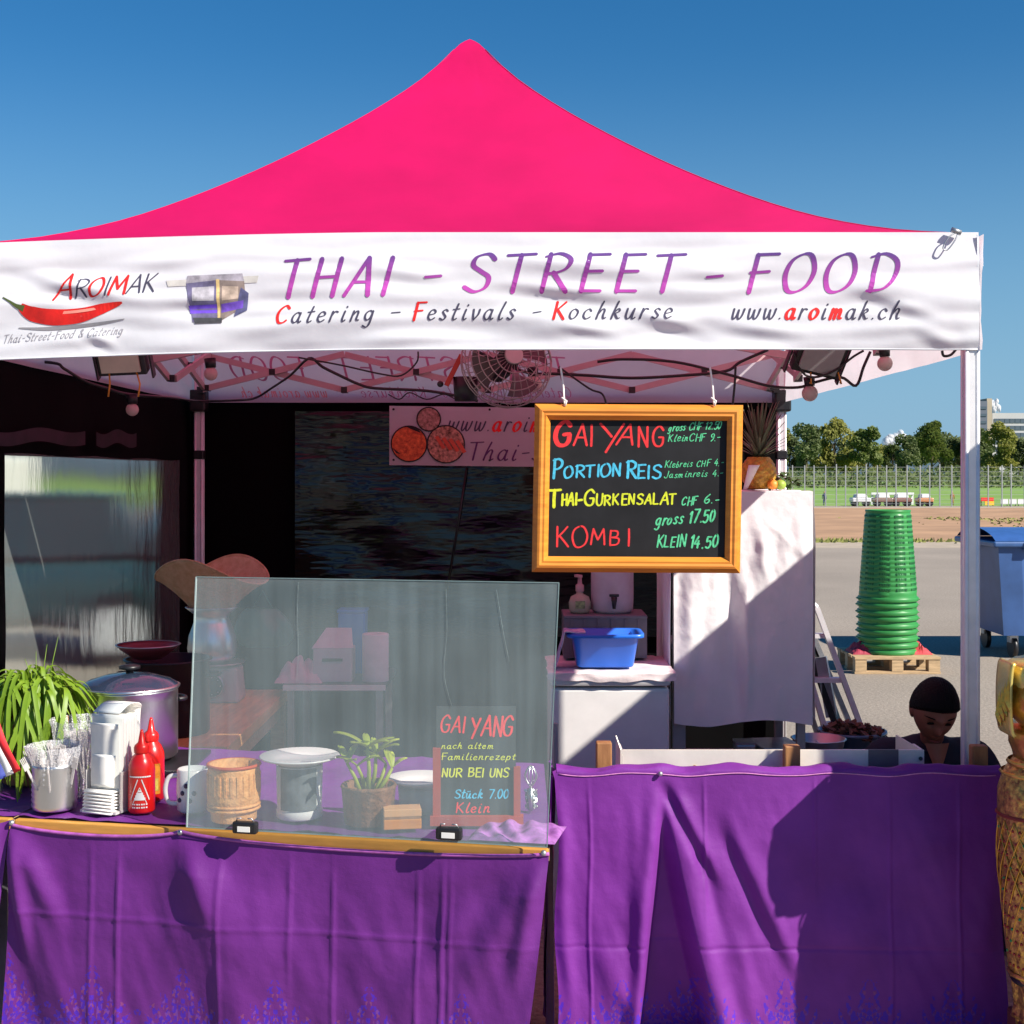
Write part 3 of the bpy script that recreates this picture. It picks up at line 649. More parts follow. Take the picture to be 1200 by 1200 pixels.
tc = n_.new('ShaderNodeTexCoord'); mp = n_.new('ShaderNodeMapping'); mp.inputs['Scale'].default_value = (3, 5, 1.6); no = n_.new('ShaderNodeTexNoise'); no.inputs['Scale'].default_value = 1.6; no.inputs['Detail'].default_value = 5
bp = n_.new('ShaderNodeBump'); bp.inputs['Strength'].default_value = .3; bp.inputs['Distance'].default_value = .015; l_.new(tc.outputs['Object'], mp.inputs[0]); l_.new(mp.outputs[0], no.inputs['Vector']); l_.new(no.outputs[0], bp.inputs['Height'])
rf_ = n_.new('ShaderNodeBsdfRefraction'); rf_.inputs['IOR'].default_value = 1.03; rf_.inputs['Roughness'].default_value = .19; rf_.inputs['Color'].default_value = (.72, .78, .74, 1); l_.new(bp.outputs[0], rf_.inputs['Normal']); l_.new(bp.outputs[0], bq.inputs['Normal'])
mx = n_.new('ShaderNodeMixShader'); mx.inputs[0].default_value = .24; l_.new(rf_.outputs[0], mx.inputs[1]); l_.new(bq.outputs[0], mx.inputs[2]); l_.new(mx.outputs[0], n_['Material Output'].inputs[0])
rear_pvc = pvc('dark rear window', (.003, .0035, .004), .10, 6, .6, 1.42)
def lw_(u, v):
    y = 4.36+u*(6.62-4.36); z = 1.664+.003*sin(u*19)-v*(1.69-.55)
    return (XL+.012+.006*nz(u*4, v*3), y, z)
MB().grid(lw_, 50, 24).build('side_window', side_pvc, tent)
for k in range(3): MB().box((XL-.005, 5.49, .62+.45*k), (.012, 2.2, .012)).build('window_seam', black_canvas, tent) if k == 0 else None
def rw_(u, v):
    x = PX(346, YB)+u*(PX(800, YB)-PX(346, YB)); return (x, YB-.01+.012*nz(u*6, v*4, 3), PZ(482, YB)-v*1.15)
MB().grid(rw_, 50, 24).build('rear_window', rear_pvc, tent)
MB().tube([P(547, 548, YB-.05), P(537, 612, YB-.05), P(524, 690, YB-.05)], .006, 6).build('wall_zip', black_pl, tent)
# rolled edge of the wall with its bright lining, top left
lining = plain('purple and red lining', (.02, .006, .014), .7, nscale=9, namt=.8)
for i, (a, b_, c) in enumerate(((-12, 100, 512), (113, 160, 514))):
    def g(u, v):
        px = a+(b_-a)*u; Y = 1608*(-XL-.03)/(CX-px)
        return (XL+.03, Y, PZ(c-8+v*16+3*sin(u*9), Y))
    MB().grid(g, 20, 3).build('wall_lining', lining, tent)

# ------------------------------------------------------------------ rear banner
bn = thing('hanging_banner', 'pink lit white banner with food pictures and Thai-Street lettering at the rear', 'banner', P(590, 548, 6.88))
bY_ = 6.9
def bmap(px, py, k=0): return Vector((PX(px, bY_), bY_-.03-.003-k*.0004+.012*nz(px*.02, py*.02), PZ(py+.012*(px-457), bY_)))
MB().grid(lambda u, v: bmap(457+u*350, 476+v*69, -6), 50, 10).build('sheet', valance_inner, bn)
bm_ = lambda px, py, k: bmap(px, py, k+1)
letters('dark_letter', dark_p, bn, 'www.aroimak.ch', 524, 690, 504, 19, bm_, lambda i, c: i not in (4,6,8), slant=.25, weight=9, gap=14)
letters('red_letter', red_p, bn, 'www.aroimak.ch', 524, 690, 504, 19, bm_, lambda i, c: i in (4,6,8), slant=.25, weight=14, gap=14)
lettering('Thai-Street-Food', 547, 780, 538, 21, bm_, .25, 9, gap=14).build('purple_lettering', plain('plum print', (.10, .03, .13), .8), bn)
fc = [mat('picture of orange curry', (.85, .20, .05), .7, nscale=55, col2=(.30, .03, .01)), mat('picture of grilled meat', (.75, .40, .28), .7, nscale=60, col2=(.06, .03, .01)), mat('picture of rice dish', (.6, .35, .3), .7, nscale=60, col2=(.10, .05, .02))]
for (px, py, rr, m, k) in ((480, 520, 20, fc[0], 8), (523, 520, 21, fc[1], 10), (503, 491, 13, fc[2], 12)):
    mb = MB(); mb.poly([bmap(px+(rr+1.5)*cos(a*pi/16), py+(rr+1.5)*sin(a*pi/16), k-1) for a in range(32)]); mb.build('picture_rim', slate, bn)
    mb = MB(); mb.poly([bmap(px+rr*cos(a*pi/16), py+rr*sin(a*pi/16), k) for a in range(32)]); mb.build('food_picture', m, bn)
for i in range(4):
    a = (510+i*8, 512+i*1.5); mb = MB(); mb.poly([bmap(a[0], a[1], 16), bmap(a[0]+4, a[1]-2, 16), bmap(a[0]+13, a[1]+12, 16), bmap(a[0]+9, a[1]+14, 16)]); mb.build('meat_strip_print', plain('meat red', (.6, .10, .05)), bn)
for px, py in ((462,480),(462,539),(574,479),(574,538),(690,479)): MB().tube([bmap(px, py, 6), bmap(px, py, 22)], .006, 8).build('eyelet', black_pl, bn)

# ------------------------------------------------------------------ lights, cables and the wire fan under the roof
def cable(label, pts, r=.005, bulbs=(), name='cable'):
    t = thing(name, label, 'cable' if not bulbs else 'string light', P(*pts[0]))
    MB().tube(smooth([P(*p) for p in pts], 5), r, 6).build('cord', black_pl, t)
    for px, py, Y, rr in bulbs:
        s_ = Y/F; MB().tube([P(px-1, py-rr-10, Y), P(px, py-rr+1, Y)], [7*s_, 6*s_], 10).build('socket', black_pl, t)
        MB().sphere(P(px, py, Y), rr*s_, 16, 12).build('bulb', bulb_m, t)
cable('festoon cable with two milky bulbs sagging along the left of the tent', [(-20,420,4.8),(60,425,4.8),(75,432,4.8),(100,447,4.9),(125,455,5),(150,462,5.1),(200,466,5.6),(232,470,6.6),(280,469,6.5),(300,466,6.2),(318,455,6),(340,440,5.6),(362,420,5.2),(378,430,5.2),(398,440,5.2),(420,450,5.2),(440,455,5.2),(500,458,5.2),(545,466,5.2),(560,470,5.2)],
      .0055, ((155,480,5.1,7.5), (247,438,5.4,8)), 'string_light')
cable('festoon cable with three milky bulbs above the chalkboard', [(560,412,4.7),(585,424,4.7),(620,437,4.7),(650,438,4.7),(690,440,4.7),(740,443,4.7),(800,440,4.7),(850,435,4.7),(868,424,4.7),(900,410,4.7)],
      .0055, ((625,450,4.7,10), (949,461,4.6,9.5), (1037,426,4.5,9)), 'string_light')
cable('thin black cable drooping from the fan over the chalkboard', [(655,430,4.6),(690,455,4.6),(706,462,4.6),(712,480,4.6)], .0035)
cable('black cable crossing above the right side of the chalkboard', [(700,424,4.6),(730,421,4.6),(790,424,4.6),(850,438,4.6),(900,452,4.6),(935,454,4.6),(955,448,4.6),(985,442,4.6),(1003,452,4.6),(1012,430,4.6),(1020,412,4.6)], .005)
cable('short black cable hanging down behind the chalkboard corner', [(862,430,4.6),(861,450,4.6),(858,480,4.6)], .004)
cable('black cable looping beside the right floodlight', [(930,412,4.5),(936,430,4.5),(950,442,4.5),(975,436,4.5),(1000,418,4.5),(1012,411,4.5)], .004)
cable('curly wire looping under the rear valance left of the fan', [(455,462,5.3),(468,468,5.3),(480,460,5.3),(500,468,5.3),(520,462,5.3),(536,468,5.3),(548,463,5.3)], .0025)
cable('thin brown cable arching down from the front valance', [(490,412,4.6),(488,425,4.6),(470,440,4.6),(445,438,4.6),(400,428,4.6),(350,419,4.6)], .003)
for px, lab in ((140, 'dark framed floodlight with pale glass at the left under the valance'), (962, 'tilted dark framed floodlight with cables at the right under the valance')):
    Y = 4.5; t = thing('floodlight', lab, 'floodlight', P(px, 425, Y)); q = Y/F; tilt = .25 if px > 500 else -.05
    M = Matrix.Rotation(R(28), 3, 'X') @ Matrix.Rotation(tilt, 3, 'Y'); c = P(px, 418, Y)
    MB().box(c+M@Vector((0,.02,0)), (58*q, .05, 48*q), M=M).build('housing', black_pl, t, bevel=.006)
    MB().box(c+M@Vector((0,-.012,0)), (46*q, .01, 36*q), M=M).build('lens', plain('pale lens', (.55, .50, .40) if px < 500 else (.30, .30, .31), .25), t)
    for s_ in (-1, 1): MB().box(c+M@Vector((s_*33*q,.03,-.01)), (.006, .03, 56*q), M=M).build('bracket_arm', black_pl, t)
    for k in range(4): MB().box(c+M@Vector(((k-1.5)*.03,.055,0)), (.006, .03, 40*q), M=M).build('cooling_fin', black_pl, t)
    for s_ in (-.3, .5): MB().tube([P(px+s_*40, 436, Y+.02), P(px+s_*44+2, 450, Y+.03), P(px+s_*44, 465 if px < 500 else 448, Y+.03)], .003, 5).build('tie_strap', orange_wood, t)
fan = thing('wire_fan', 'round wire cage fan hanging from the middle of the roof frame', 'fan', P(592, 425, 4.55))
fc_ = P(594, 424, 4.55); wire_m = mat('tarnished wire', (.42, .38, .36), .4, .8, nscale=20)
Mf = Matrix.Rotation(R(18), 3, 'Z') @ Matrix.Rotation(R(-12), 3, 'X')
mb = MB()
for rr, dy in ((.155,0),(.150,-.02),(.138,-.045),(.115,-.06),(.088,-.07),(.06,-.076),(.03,-.078),(.15,.03),(.12,.05)):
    mb.tube([fc_+Mf@Vector((rr*cos(a*pi/16), dy, rr*sin(a*pi/16))) for a in range(33)], .0022, 5)
mb.build('cage_rings', wire_m, fan)
mb = MB()
for k in range(28):
    a = k*2*pi/28; mb.tube([fc_+Mf@Vector((r_*cos(a), d, r_*sin(a))) for r_, d in ((.02,-.078),(.09,-.07),(.138,-.045),(.155,0),(.13,.045),(.05,.06))], .0014, 4)
mb.build('cage_wires', wire_m, fan)
MB().tube([fc_+Mf@Vector((0,-.085,0)), fc_+Mf@Vector((0,-.07,0))], .03, 16).build('badge', plain('pale badge', (.6, .5, .5)), fan)
for k in range(4):
    a = k*pi/2+.4; mbb = MB()
    def bl(u, v):
        r_ = .03+.10*u; an = a+(v-.5)*1.1*(.5+u*.5); return fc_+Mf@Vector((r_*cos(an), -.02+.035*(v-.5), r_*sin(an)))
    mbb.grid(bl, 6, 6).build('blade', plain('smoky blade', (.10, .08, .08), .3), fan)
MB().tube([P(546,442,4.62), P(546,470,4.62)], [.045, .038], 16).build('motor', black_pl, fan)
MB().tube([fc_+Mf@Vector((0,.0,0)), fc_+Mf@Vector((0,.11,0))], .04, 16).build('hub', black_pl, fan)
MB().bar(P(523,452,4.6), P(541,416,4.6), .016).build('arm', plain('red arm', (.5, .06, .04)), fan)
MB().sphere(P(516,450,4.6), .011, 10, 8).build('knob', black_pl, fan)
# ------------------------------------------------------------------ tables and purple cloths
def satin(name, bt=.335, shade_k=1):
    m = bpy.data.materials.new(name); m.use_nodes = True; n = m.node_tree.nodes; l = m.node_tree.links; b = n['Principled BSDF']
    def math_(op, a, b_=None, c=None, clamp=False):
        q = n.new('ShaderNodeMath'); q.operation = op; q.use_clamp = clamp
        for i, s_ in enumerate((a, b_, c)):
            if s_ is None: continue
            if isinstance(s_, (int, float)): q.inputs[i].default_value = s_
            else: l.new(s_, q.inputs[i])
        return q.outputs[0]
    uv = n.new('ShaderNodeUVMap'); uv.uv_map = 'UVMap'; sx = n.new('ShaderNodeSeparateXYZ'); l.new(uv.outputs[0], sx.inputs[0]); u, z = sx.outputs[0], sx.outputs[1]
    no = n.new('ShaderNodeTexNoise'); no.inputs['Scale'].default_value = 5; no.inputs['Detail'].default_value = 4; l.new(uv.outputs[0], no.inputs['Vector'])
    # woven border: mirrored plumes of small blue and orange cells
    pu = math_('PINGPONG', u, .115)                       # 0 .. .115
    cell = n.new('ShaderNodeTexVoronoi'); cell.inputs['Scale'].default_value = 1; cell.distance = 'CHEBYCHEV'
    cb = n.new('ShaderNodeCombineXYZ'); l.new(math_('MULTIPLY', pu, 150), cb.inputs[0]); l.new(math_('MULTIPLY', z, 120), cb.inputs[1]); l.new(cb.outputs[0], cell.inputs['Vector'])
    cs = n.new('ShaderNodeSeparateColor'); l.new(cell.outputs['Color'], cs.inputs[0])
    prof = math_('MULTIPLY_ADD', math_('COSINE', math_('MULTIPLY', pu, 27.3)), .045, bt)    # height of the plume outline
    ray = math_('SINE', math_('ADD', math_('MULTIPLY', math_('ARCTAN2', math_('SUBTRACT', pu, .0), math_('SUBTRACT', z, bt-.14)), 26), math_('MULTIPLY', z, 60)))
    dens = math_('MULTIPLY', math_('SUBTRACT', prof, z), 11, clamp=True)
    m1 = math_('MULTIPLY', math_('GREATER_THAN', math_('ADD', math_('MULTIPLY', dens, .50), math_('MULTIPLY', ray, .25)), math_('MULTIPLY_ADD', cs.outputs[0], .75, .08)), math_('GREATER_THAN', dens, .03))
    prof2 = math_('ADD', prof, .025); d2 = math_('MULTIPLY', math_('SUBTRACT', prof2, z), 8, clamp=True)
    m2 = math_('MULTIPLY', math_('GREATER_THAN', math_('MULTIPLY', d2, .5), math_('ADD', cs.outputs[1], .16)), math_('GREATER_THAN', ray, -.3))
    cr = n.new('ShaderNodeValToRGB'); cr.color_ramp.elements[0].color = (.150*shade_k, .020*shade_k, .225*shade_k, 1); cr.color_ramp.elements[1].color = (.195*shade_k, .030*shade_k, .285*shade_k, 1); cr.color_ramp.elements[0].position = .35; cr.color_ramp.elements[1].position = .65
    l.new(no.outputs[0], cr.inputs[0])
    a = n.new('ShaderNodeMix'); a.data_type = 'RGBA'; a.inputs[7].default_value = (.075, .02, .44, 1); l.new(math_('MULTIPLY', m1, .9), a.inputs[0]); l.new(cr.outputs[0], a.inputs[6])
    c = n.new('ShaderNodeMix'); c.data_type = 'RGBA'; c.inputs[7].default_value = (.40, .11, .12, 1); l.new(math_('MULTIPLY', m2, .32), c.inputs[0]); l.new(a.outputs[2], c.inputs[6])
    l.new(c.outputs[2], b.inputs['Base Color'])
    b.inputs['Roughness'].default_value = .58; b.inputs['Specular IOR Level'].default_value = .3; b.inputs['Sheen Weight'].default_value = .06; b.inputs['Sheen Tint'].default_value = (.9, .5, .9, 1); b.inputs['Sheen Roughness'].default_value = .4
    # weave
    wv = n.new('ShaderNodeTexNoise'); wv.inputs['Scale'].default_value = 1; wv.inputs['Detail'].default_value = 3
    mp = n.new('ShaderNodeMapping'); mp.inputs['Scale'].default_value = (420, 420, 1); l.new(uv.outputs[0], mp.inputs[0]); l.new(mp.outputs[0], wv.inputs['Vector'])
    n3 = n.new('ShaderNodeTexNoise'); n3.inputs['Scale'].default_value = 16; n3.inputs['Detail'].default_value = 4; l.new(uv.outputs[0], n3.inputs['Vector'])
    bp = n.new('ShaderNodeBump'); bp.inputs['Strength'].default_value = .35; bp.inputs['Distance'].default_value = .01
    l.new(math_('ADD', math_('MULTIPLY', wv.outputs[0], .12), n3.outputs[0]), bp.inputs['Height']); l.new(bp.outputs[0], b.inputs['Normal'])
    return m
violet = satin('violet cloth', .40, .80); violet_r = satin('violet cloth right', .17)  # same cloth; the left one's weaker sunlight is put into a darker colour
LO = Vector((-1.228, 3.37, 0)); LE = Vector((.9792, -.203, 0)).normalized(); LN = Vector((-LE.y, LE.x, 0))
TL = 1.333; TZ = .762
def LP(u, v, z): return LO+LE*u+LN*v+Vector((0, 0, z))
def toL(p): d = Vector((p.x, p.y, 0))-LO; return d.dot(LE), d.dot(LN)
def px_of(p): return CX+p.x*F/p.y, HY+(CAMZ-p.z)*F/p.y
def trestle(label, u0, u1, depth=.86):
    t = thing('table', label, 'table', LP((u0+u1)/2, depth/2, 0), rz=math.atan2(LE.y, LE.x))
    rz = math.atan2(LE.y, LE.x)
    cut = .207*depth if u1 > 1 else 0; q = [LP(u0+.002, 0, 0), LP(u1-.004, 0, 0), LP(u1-.004-cut, depth, 0), LP(u0+.002, depth, 0)]
    MB().add([p+Vector((0,0,TZ-.037)) for p in q]+[p+Vector((0,0,TZ-.007)) for p in q], [(3,2,1,0),(4,5,6,7),(0,1,5,4),(1,2,6,5),(2,3,7,6),(3,0,4,7)]).build('tabletop', pale_wood, t)
    MB().box(LP((u0+u1)/2, -.011, TZ-.019), (u1-u0-.01, .02, .026), rz).build('batten', batten_m, t, bevel=.003)
    for a in (u0+.08, u1-.08):
        for v in (.07, depth-.07): a2 = a-(.2*v if a > 1 else 0); MB().bar(LP(a2, v, 0), LP(a2, v, TZ-.04), .04).build('leg', dull_steel, t)
    return t
trestle('front trestle table under the violet cloth with the glass screen', 0, TL)
trestle('trestle table at the far left under violet cloth', -1.25, -.004)
tc1 = thing('tablecloth', 'violet cloth with blue border hanging from the left table below the glass screen', 'tablecloth', LP(TL/2, 0, 0))
def topf(u0, u1, s_):
    def f(u, v):
        b_ = -.004+.86*v; a = u0+(u1-(.207*b_ if u1 > 1 else 0)-u0)*u
        return LP(a, b_, TZ-.004+.004*nz(a*7, b_*9, s_)+.003+(.006*nz(a*22, b_*14)))
    return f
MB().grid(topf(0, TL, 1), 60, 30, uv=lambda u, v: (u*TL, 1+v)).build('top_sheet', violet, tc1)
# drape: creases given in photograph pixels at the table's front plane
LC = [(113,960,118,1330,2.6,.0032),(146,960,148,1330,2.4,.004),(266,960,268,1330,2.6,.004),(345,980,346,1160,2.6,.0032),(395,980,396,1330,2.2,.0036),(495,980,492,1330,2.4,.0036),(524,980,520,1330,2.6,.0045),(533,980,530,1330,2.2,.003),
      (20,955,85,1090,12,.016),(20,955,40,1120,9,.020),(222,972,262,1095,12,.012),(222,972,330,1170,20,.012),(222,972,160,1010,14,.010),(640,990,560,1140,22,.022),(640,990,606,1150,12,.020),(640,990,480,1030,22,.012),
      (560,1050,470,1180,18,.010),(-100,1053,760,1115,2.2,.0028),(222,980,310,1260,26,.016),(230,990,470,1260,30,.010),(20,960,120,1290,24,.016)]
def smst(a, b_, x): t = min(1, max(0, (x-a)/(b_-a))); return t*t*(3-2*t)
def crs(px, py, LCs):
    d = 0
    for x0, y0, x1, y1, w_, a in LCs:
        dx, dy = x1-x0, y1-y0; l = sqrt(dx*dx+dy*dy); t = ((px-x0)*dx+(py-y0)*dy)/l/l
        if t < -.1 or t > 1.15: continue
        e = ((py-y0)*dx-(px-x0)*dy)/l; f = smst(-.1, .25, t)*(1-smst(.6, 1.15, t))
        d += a*f*math.exp(-(e/w_)**2)
    return d
def pinsag(u, pins, dep):
    for a, b_ in zip(pins, pins[1:]):
        if a <= u <= b_: q = (u-a)/(b_-a); return dep*(4*q*(1-q))**.6
    return 0
pinsL = [-.02, .445, TL+.02]
def drapeL(u, v):
    zt = TZ-.008-pinsag(u*TL, pinsL, .024); z = zt-(zt-.03)*v; a = u*TL
    a -= .10*max(0, v-.0)**1.2*u**6*.9 if u > .6 else 0            # right edge drawn in
    a -= .03*v*(1-u)**6
    p0 = LP(a, 0, z); px, py = px_of(p0)
    low = min(1, v*3)
    d = crs(px, py, LC)*min(1, v*7+.15)+low*(.026*nz(a*3.2, z*.7, 2)+.008*nz(a*10+z*2, z*1.6, 5)+.0022*nz(a*30+z*9, z*9, 3)+.02*v)
    return LP(a, -.026-max(-.002, d*.9), z)
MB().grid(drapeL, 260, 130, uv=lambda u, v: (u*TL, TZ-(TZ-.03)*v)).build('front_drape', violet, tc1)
MB().tube([drapeL(i/120, 0)+Vector((0, -.001, 0)) for i in range(121)], .0045, 6).build('hem', mat('lilac hem', (.42, .10, .42), .6, nscale=40, namt=.3), tc1)
for u in (.004, .445, TL-.012):
    MB().sphere(LP(u, -.030, TZ-.012), .007, 10, 8).build('pin', dull_steel, tc1)
# crumpled spare cloth at the right end of the table
def crum(u, v):
    a = TL-.19+.20*u; b_ = -.012+.16*v; e = (sin(pi*u)*sin(pi*v))**.5 if 0 < u < 1 and 0 < v < 1 else 0
    return LP(a, b_, TZ+.004+e*(.016+.006*sin(a*120+b_*60+5*nz(a*9, b_*9))+.016*nz(a*26, b_*22)))
tag(MB().grid(crum, 50, 30, uv=lambda u, v: (u, 1+v)).build('folded_cloth', mat('lilac cloth', (.36, .13, .42), .6, nscale=60, namt=.35), None), 'crumpled lilac cloth lying on the table behind the right end of the glass', 'cloth')
MB().grid(lambda u, v: LP(TL-.207*.84*u+.006+.012*nz(u*5, v*3, 8), .84*u, TZ-.01-v*(TZ-.05)), 20, 14, uv=lambda u, v: (u*.86, TZ-.7*v)).build('side_drape', violet, tc1)  # unseen side added to keep the space under the table dark
tc2 = thing('tablecloth', 'violet cloth of the far left table, pinned at its corner', 'tablecloth', LP(-.6, 0, 0))
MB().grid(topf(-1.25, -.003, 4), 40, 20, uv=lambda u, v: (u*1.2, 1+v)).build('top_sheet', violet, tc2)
def drapeL2(u, v):
    zt = TZ-.006-pinsag(-1.25+u*1.25, [-1.3, -.45, .0], .02); z = zt-(zt-.03)*v; a = -1.25+1.247*u
    a -= .07*v*u**5
    d = .02*v+min(1, v*4)*(.03*nz(a*4, z, 7)+.015*nz(a*11, z*2, 3))+.02*math.exp(-((a+.045)/.02)**2)*(1-v)
    return LP(a, -.026-max(0, d), z)
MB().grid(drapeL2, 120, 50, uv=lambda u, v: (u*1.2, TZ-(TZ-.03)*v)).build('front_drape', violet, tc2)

# right table: a frame with wood posts, the grill trough and its cloth
RY = 3.85; RX0, RX1 = PX(652, RY), PX(1173, RY)
rt = thing('table', 'right table frame with wooden posts hidden under violet cloth', 'table', ((RX0+RX1)/2, RY+.35, 0))
MB().box(((RX0+1.28)/2, RY+.115, .70), (1.28-RX0-.03, .18, .03)).build('tabletop', pale_wood, rt)
for x in (RX0+.08, 1.25):
    for y in (RY+.05, RY+.19): MB().box((x, y, .343), (.05, .05, .684)).build('leg', pale_wood, rt)
for px in (707.5, 927.5, 1146.5):
    MB().box((PX(px, RY+.09), RY+.09, (.716+PZ(869 if px < 800 else 873, RY+.09))/2), (.045, .036, PZ(869 if px < 800 else 873, RY+.09)-.716)).build('post', wood, rt, bevel=.004)
rc = thing('tablecloth', 'violet cloth with blue border over the right table, half in dark shadow', 'tablecloth', ((RX0+RX1)/2, RY, 0))
RC = [(773,912,838,1040,8,-.026),(784,925,835,1030,12,.022),(838,960,918,1138,9,-.011),(852,960,935,1140,13,.012),(812,980,850,1100,8,-.008),(764,930,748,1100,10,.010),(690,890,692,1330,2.2,.0035),(824,890,826,1080,2.2,.003),(953,890,953,1060,2.2,.003),(1040,890,1042,1330,2.2,.003),(1120,890,1121,1330,2.2,.003),
      (600,1106,1250,1110,2.5,-.0025),(655,920,668,1200,9,.012),(742,930,750,1180,9,.007),(975,1050,1080,1180,40,.016),(1090,930,1140,1180,40,.02),(1172,930,1150,1150,22,.018),(700,1100,740,1190,18,.012),(860,1090,880,1200,14,.010)]
def smst(a, b_, x): t = min(1, max(0, (x-a)/(b_-a))); return t*t*(3-2*t)
def drapeR(u, v):
    X = RX0+(RX1-RX0)*u
    lump = .004*nz(X*9, 1)+.004*sin(X*23)
    zt = .762; z = zt-(zt-.004)*v
    p0 = Vector((X, RY, z)); px, py = CX+X*F/RY, HY+(CAMZ-z)*F/RY
    d = .018*v+crs(px, py, RC)*min(1, v*9+.1)+min(1, v*4)*(.014*nz(X*4, z*.8, 12)+.004*nz(X*10+z*3, z*1.6, 15)+.0018*nz(X*30+z*9, z*9))
    # deep triangular fold that opens below the pinch at 773, 915
    t = (py-905)/295
    if t > 0:
        xl = 773-26*max(0, t-.1)**1.3; xr = 774+62*min(1.6, t)**1.15; dep = .13*min(1.5, t)**1.1
        if t < .12: dep *= t/.12
        wd_ = max(1, xr-xl)
        d -= dep*smst(xl-5, xl+7, px)*(1-smst(xr-16, xr+4, px)); d += .030*min(1, t)*math.exp(-((px-xr-12)/16)**2)+.022*min(1,t)*math.exp(-((px-xl+9)/9)**2)
    px0 = 0
    X += .006*sin(z*14)*(1-u)**8+(.012*sin(z*9+1))*u**8
    zz = z-(.010+lump)*(1-min(1, v*12))*0
    return Vector((X, RY-.012-d, zz+lump*max(0, 1-v*6)))
MB().grid(drapeR, 460, 210, uv=lambda u, v: (u*(RX1-RX0)+.05, .762-.732*v)).build('front_drape', violet_r, rc)
def rollR(u, v):                 # rolled upper edge leading back to the grill
    X = RX0+(RX1-RX0)*u; lump = .004*nz(X*9, 1)+.004*sin(X*23)
    an = pi*.5*min(1, v*1.6);
    y = RY-.012+(1-cos(an))*.035+max(0, v-.625)*.10; z = .762+lump+sin(an)*.016*(1+.5*nz(X*6, 4))-max(0, v-.625)*.16+.008*nz(X*16, v*3, 2)*min(1, v*3)
    return (X, y, z)
MB().grid(rollR, 160, 16, uv=lambda u, v: (u*(RX1-RX0)+.05, .762+.06*v)).build('top_roll', violet_r, rc)
def backR(u, v):
    X = RX0+(RX1-RX0)*u; X = min(X, 1.295); return (X, RY+.06+.15*v, .722+.004*nz(X*8, v*6))
MB().grid(backR, 40, 20, uv=lambda u, v: (u, 1+v)).build('top_sheet', violet_r, rc)
def sideR(x, s_):
    def f(u, v): return (x+s_*(.01+.02*v+.02*nz(u*4, v*2, x)), RY-.01+u*.22, .755-v*.70)
    return f
MB().grid(sideR(RX1-.012, 1), 24, 20, uv=lambda u, v: (u*.6, .75-v*.7)).build('side_drape', violet_r, rc)
MB().grid(sideR(RX0, -1), 24, 20, uv=lambda u, v: (u*.6, .75-v*.7)).build('side_drape', violet_r, rc)
edge_glint = mat('lilac edge highlight', (.62, .24, .50), .6, nscale=40, namt=.3)  # highlight along the cloth's upper edge, drawn as a paler tube
MB().tube([Vector((PX(q, RY), RY-.0135, .7585+.004*nz(PX(q, RY)*9, 1)+.004*sin(PX(q, RY)*23))) for q in [655+(1165-655)*i/90 for i in range(91)]], .0016, 6).build('hem', edge_glint, rc)
MB().sphere((PX(773, RY), RY-.02, .762), .007, 10, 8).build('pin', dull_steel, rc)
# grill trough
gr = thing('grill_trough', 'long white steel grill trough with bolts behind the right table edge', 'grill', (PX(905, 4.15), 4.15, .738))
gz0, gz1 = .738, PZ(879, 3.97)
gx0, gx1 = PX(727, 3.97), PX(1083, 3.97)
gmt = mat('grey white steel', (.82, .78, .68), .45, .2, nscale=7, namt=.14)
MB().box(((gx0+gx1)/2, 3.975, (gz0+gz1)/2), (gx1-gx0, .01, gz1-gz0)).build('front_panel', gmt, gr)
MB().box((gx0+.004, 4.02, (gz0+gz1)/2), (.006, .09, gz1-gz0)).build('end_panel', gmt, gr)
MB().box((gx1-.004, 4.02, (gz0+gz1)/2), (.006, .09, gz1-gz0)).build('end_panel', gmt, gr)
MB().box(((gx0+gx1)/2, 4.02, gz0+.004), (gx1-gx0-.02, .08, .006)).build('bottom', dull_steel, gr)
MB().box((PX(1035, 3.97), 3.969, (gz0+gz1)/2), (PX(1049, 3.97)-PX(1014, 3.97), .006, gz1-gz0+.004)).build('dark_plate', plain('dark grey plate', (.16, .15, .17), .5, metal=.4), gr)
MB().add([P(1050, 861, 4.12), P(1082, 880, 3.972), P(1082, 887, 3.972), P(1050, 880, 4.12)], [(0,1,2,3)]).build('corner_flange', gmt, gr, solid=.003)
MB().add([P(722, 862, 4.0), P(730, 885, 3.97), P(730, 905, 3.97), P(722, 900, 4.0)], [(0,1,2,3)]).build('corner_flange', gmt, gr, solid=.003)
for px, py in ((814, 899), (999, 899), (1079, 889)): MB().tube([P(px, py, 3.972), P(px, py, 3.962)], .006, 10).build('bolt', wood if px != 1079 else black_pl, gr)
# ------------------------------------------------------------------ glass screen
gl = thing('glass_screen', 'large hazy acrylic splash screen clipped upright to the table front', 'glass screen', LP(.85, -.03, TZ))
ga = bpy.data.materials.new('hazy acrylic'); ga.use_nodes = True; n_ = ga.node_tree.nodes; l_ = ga.node_tree.links
for q in list(n_):
    if q.type == 'BSDF_PRINCIPLED': n_.remove(q)
tr = n_.new('ShaderNodeBsdfTransparent'); tr.inputs[0].default_value = (.93, .97, .96, 1)
df = n_.new('ShaderNodeBsdfDiffuse'); df.inputs[0].default_value = (.58, .74, .77, 1)
gs = n_.new('ShaderNodeBsdfGlossy'); gs.inputs[1].default_value = .06; gs.inputs[0].default_value = (1, 1, 1, 1)
tc = n_.new('ShaderNodeTexCoord'); mp = n_.new('ShaderNodeMapping'); mp.inputs['Scale'].default_value = (40, 40, 2.2); ns = n_.new('ShaderNodeTexNoise'); ns.inputs['Scale'].default_value = 1; ns.inputs['Detail'].default_value = 6
l_.new(tc.outputs['Object'], mp.inputs[0]); l_.new(mp.outputs[0], ns.inputs[0])
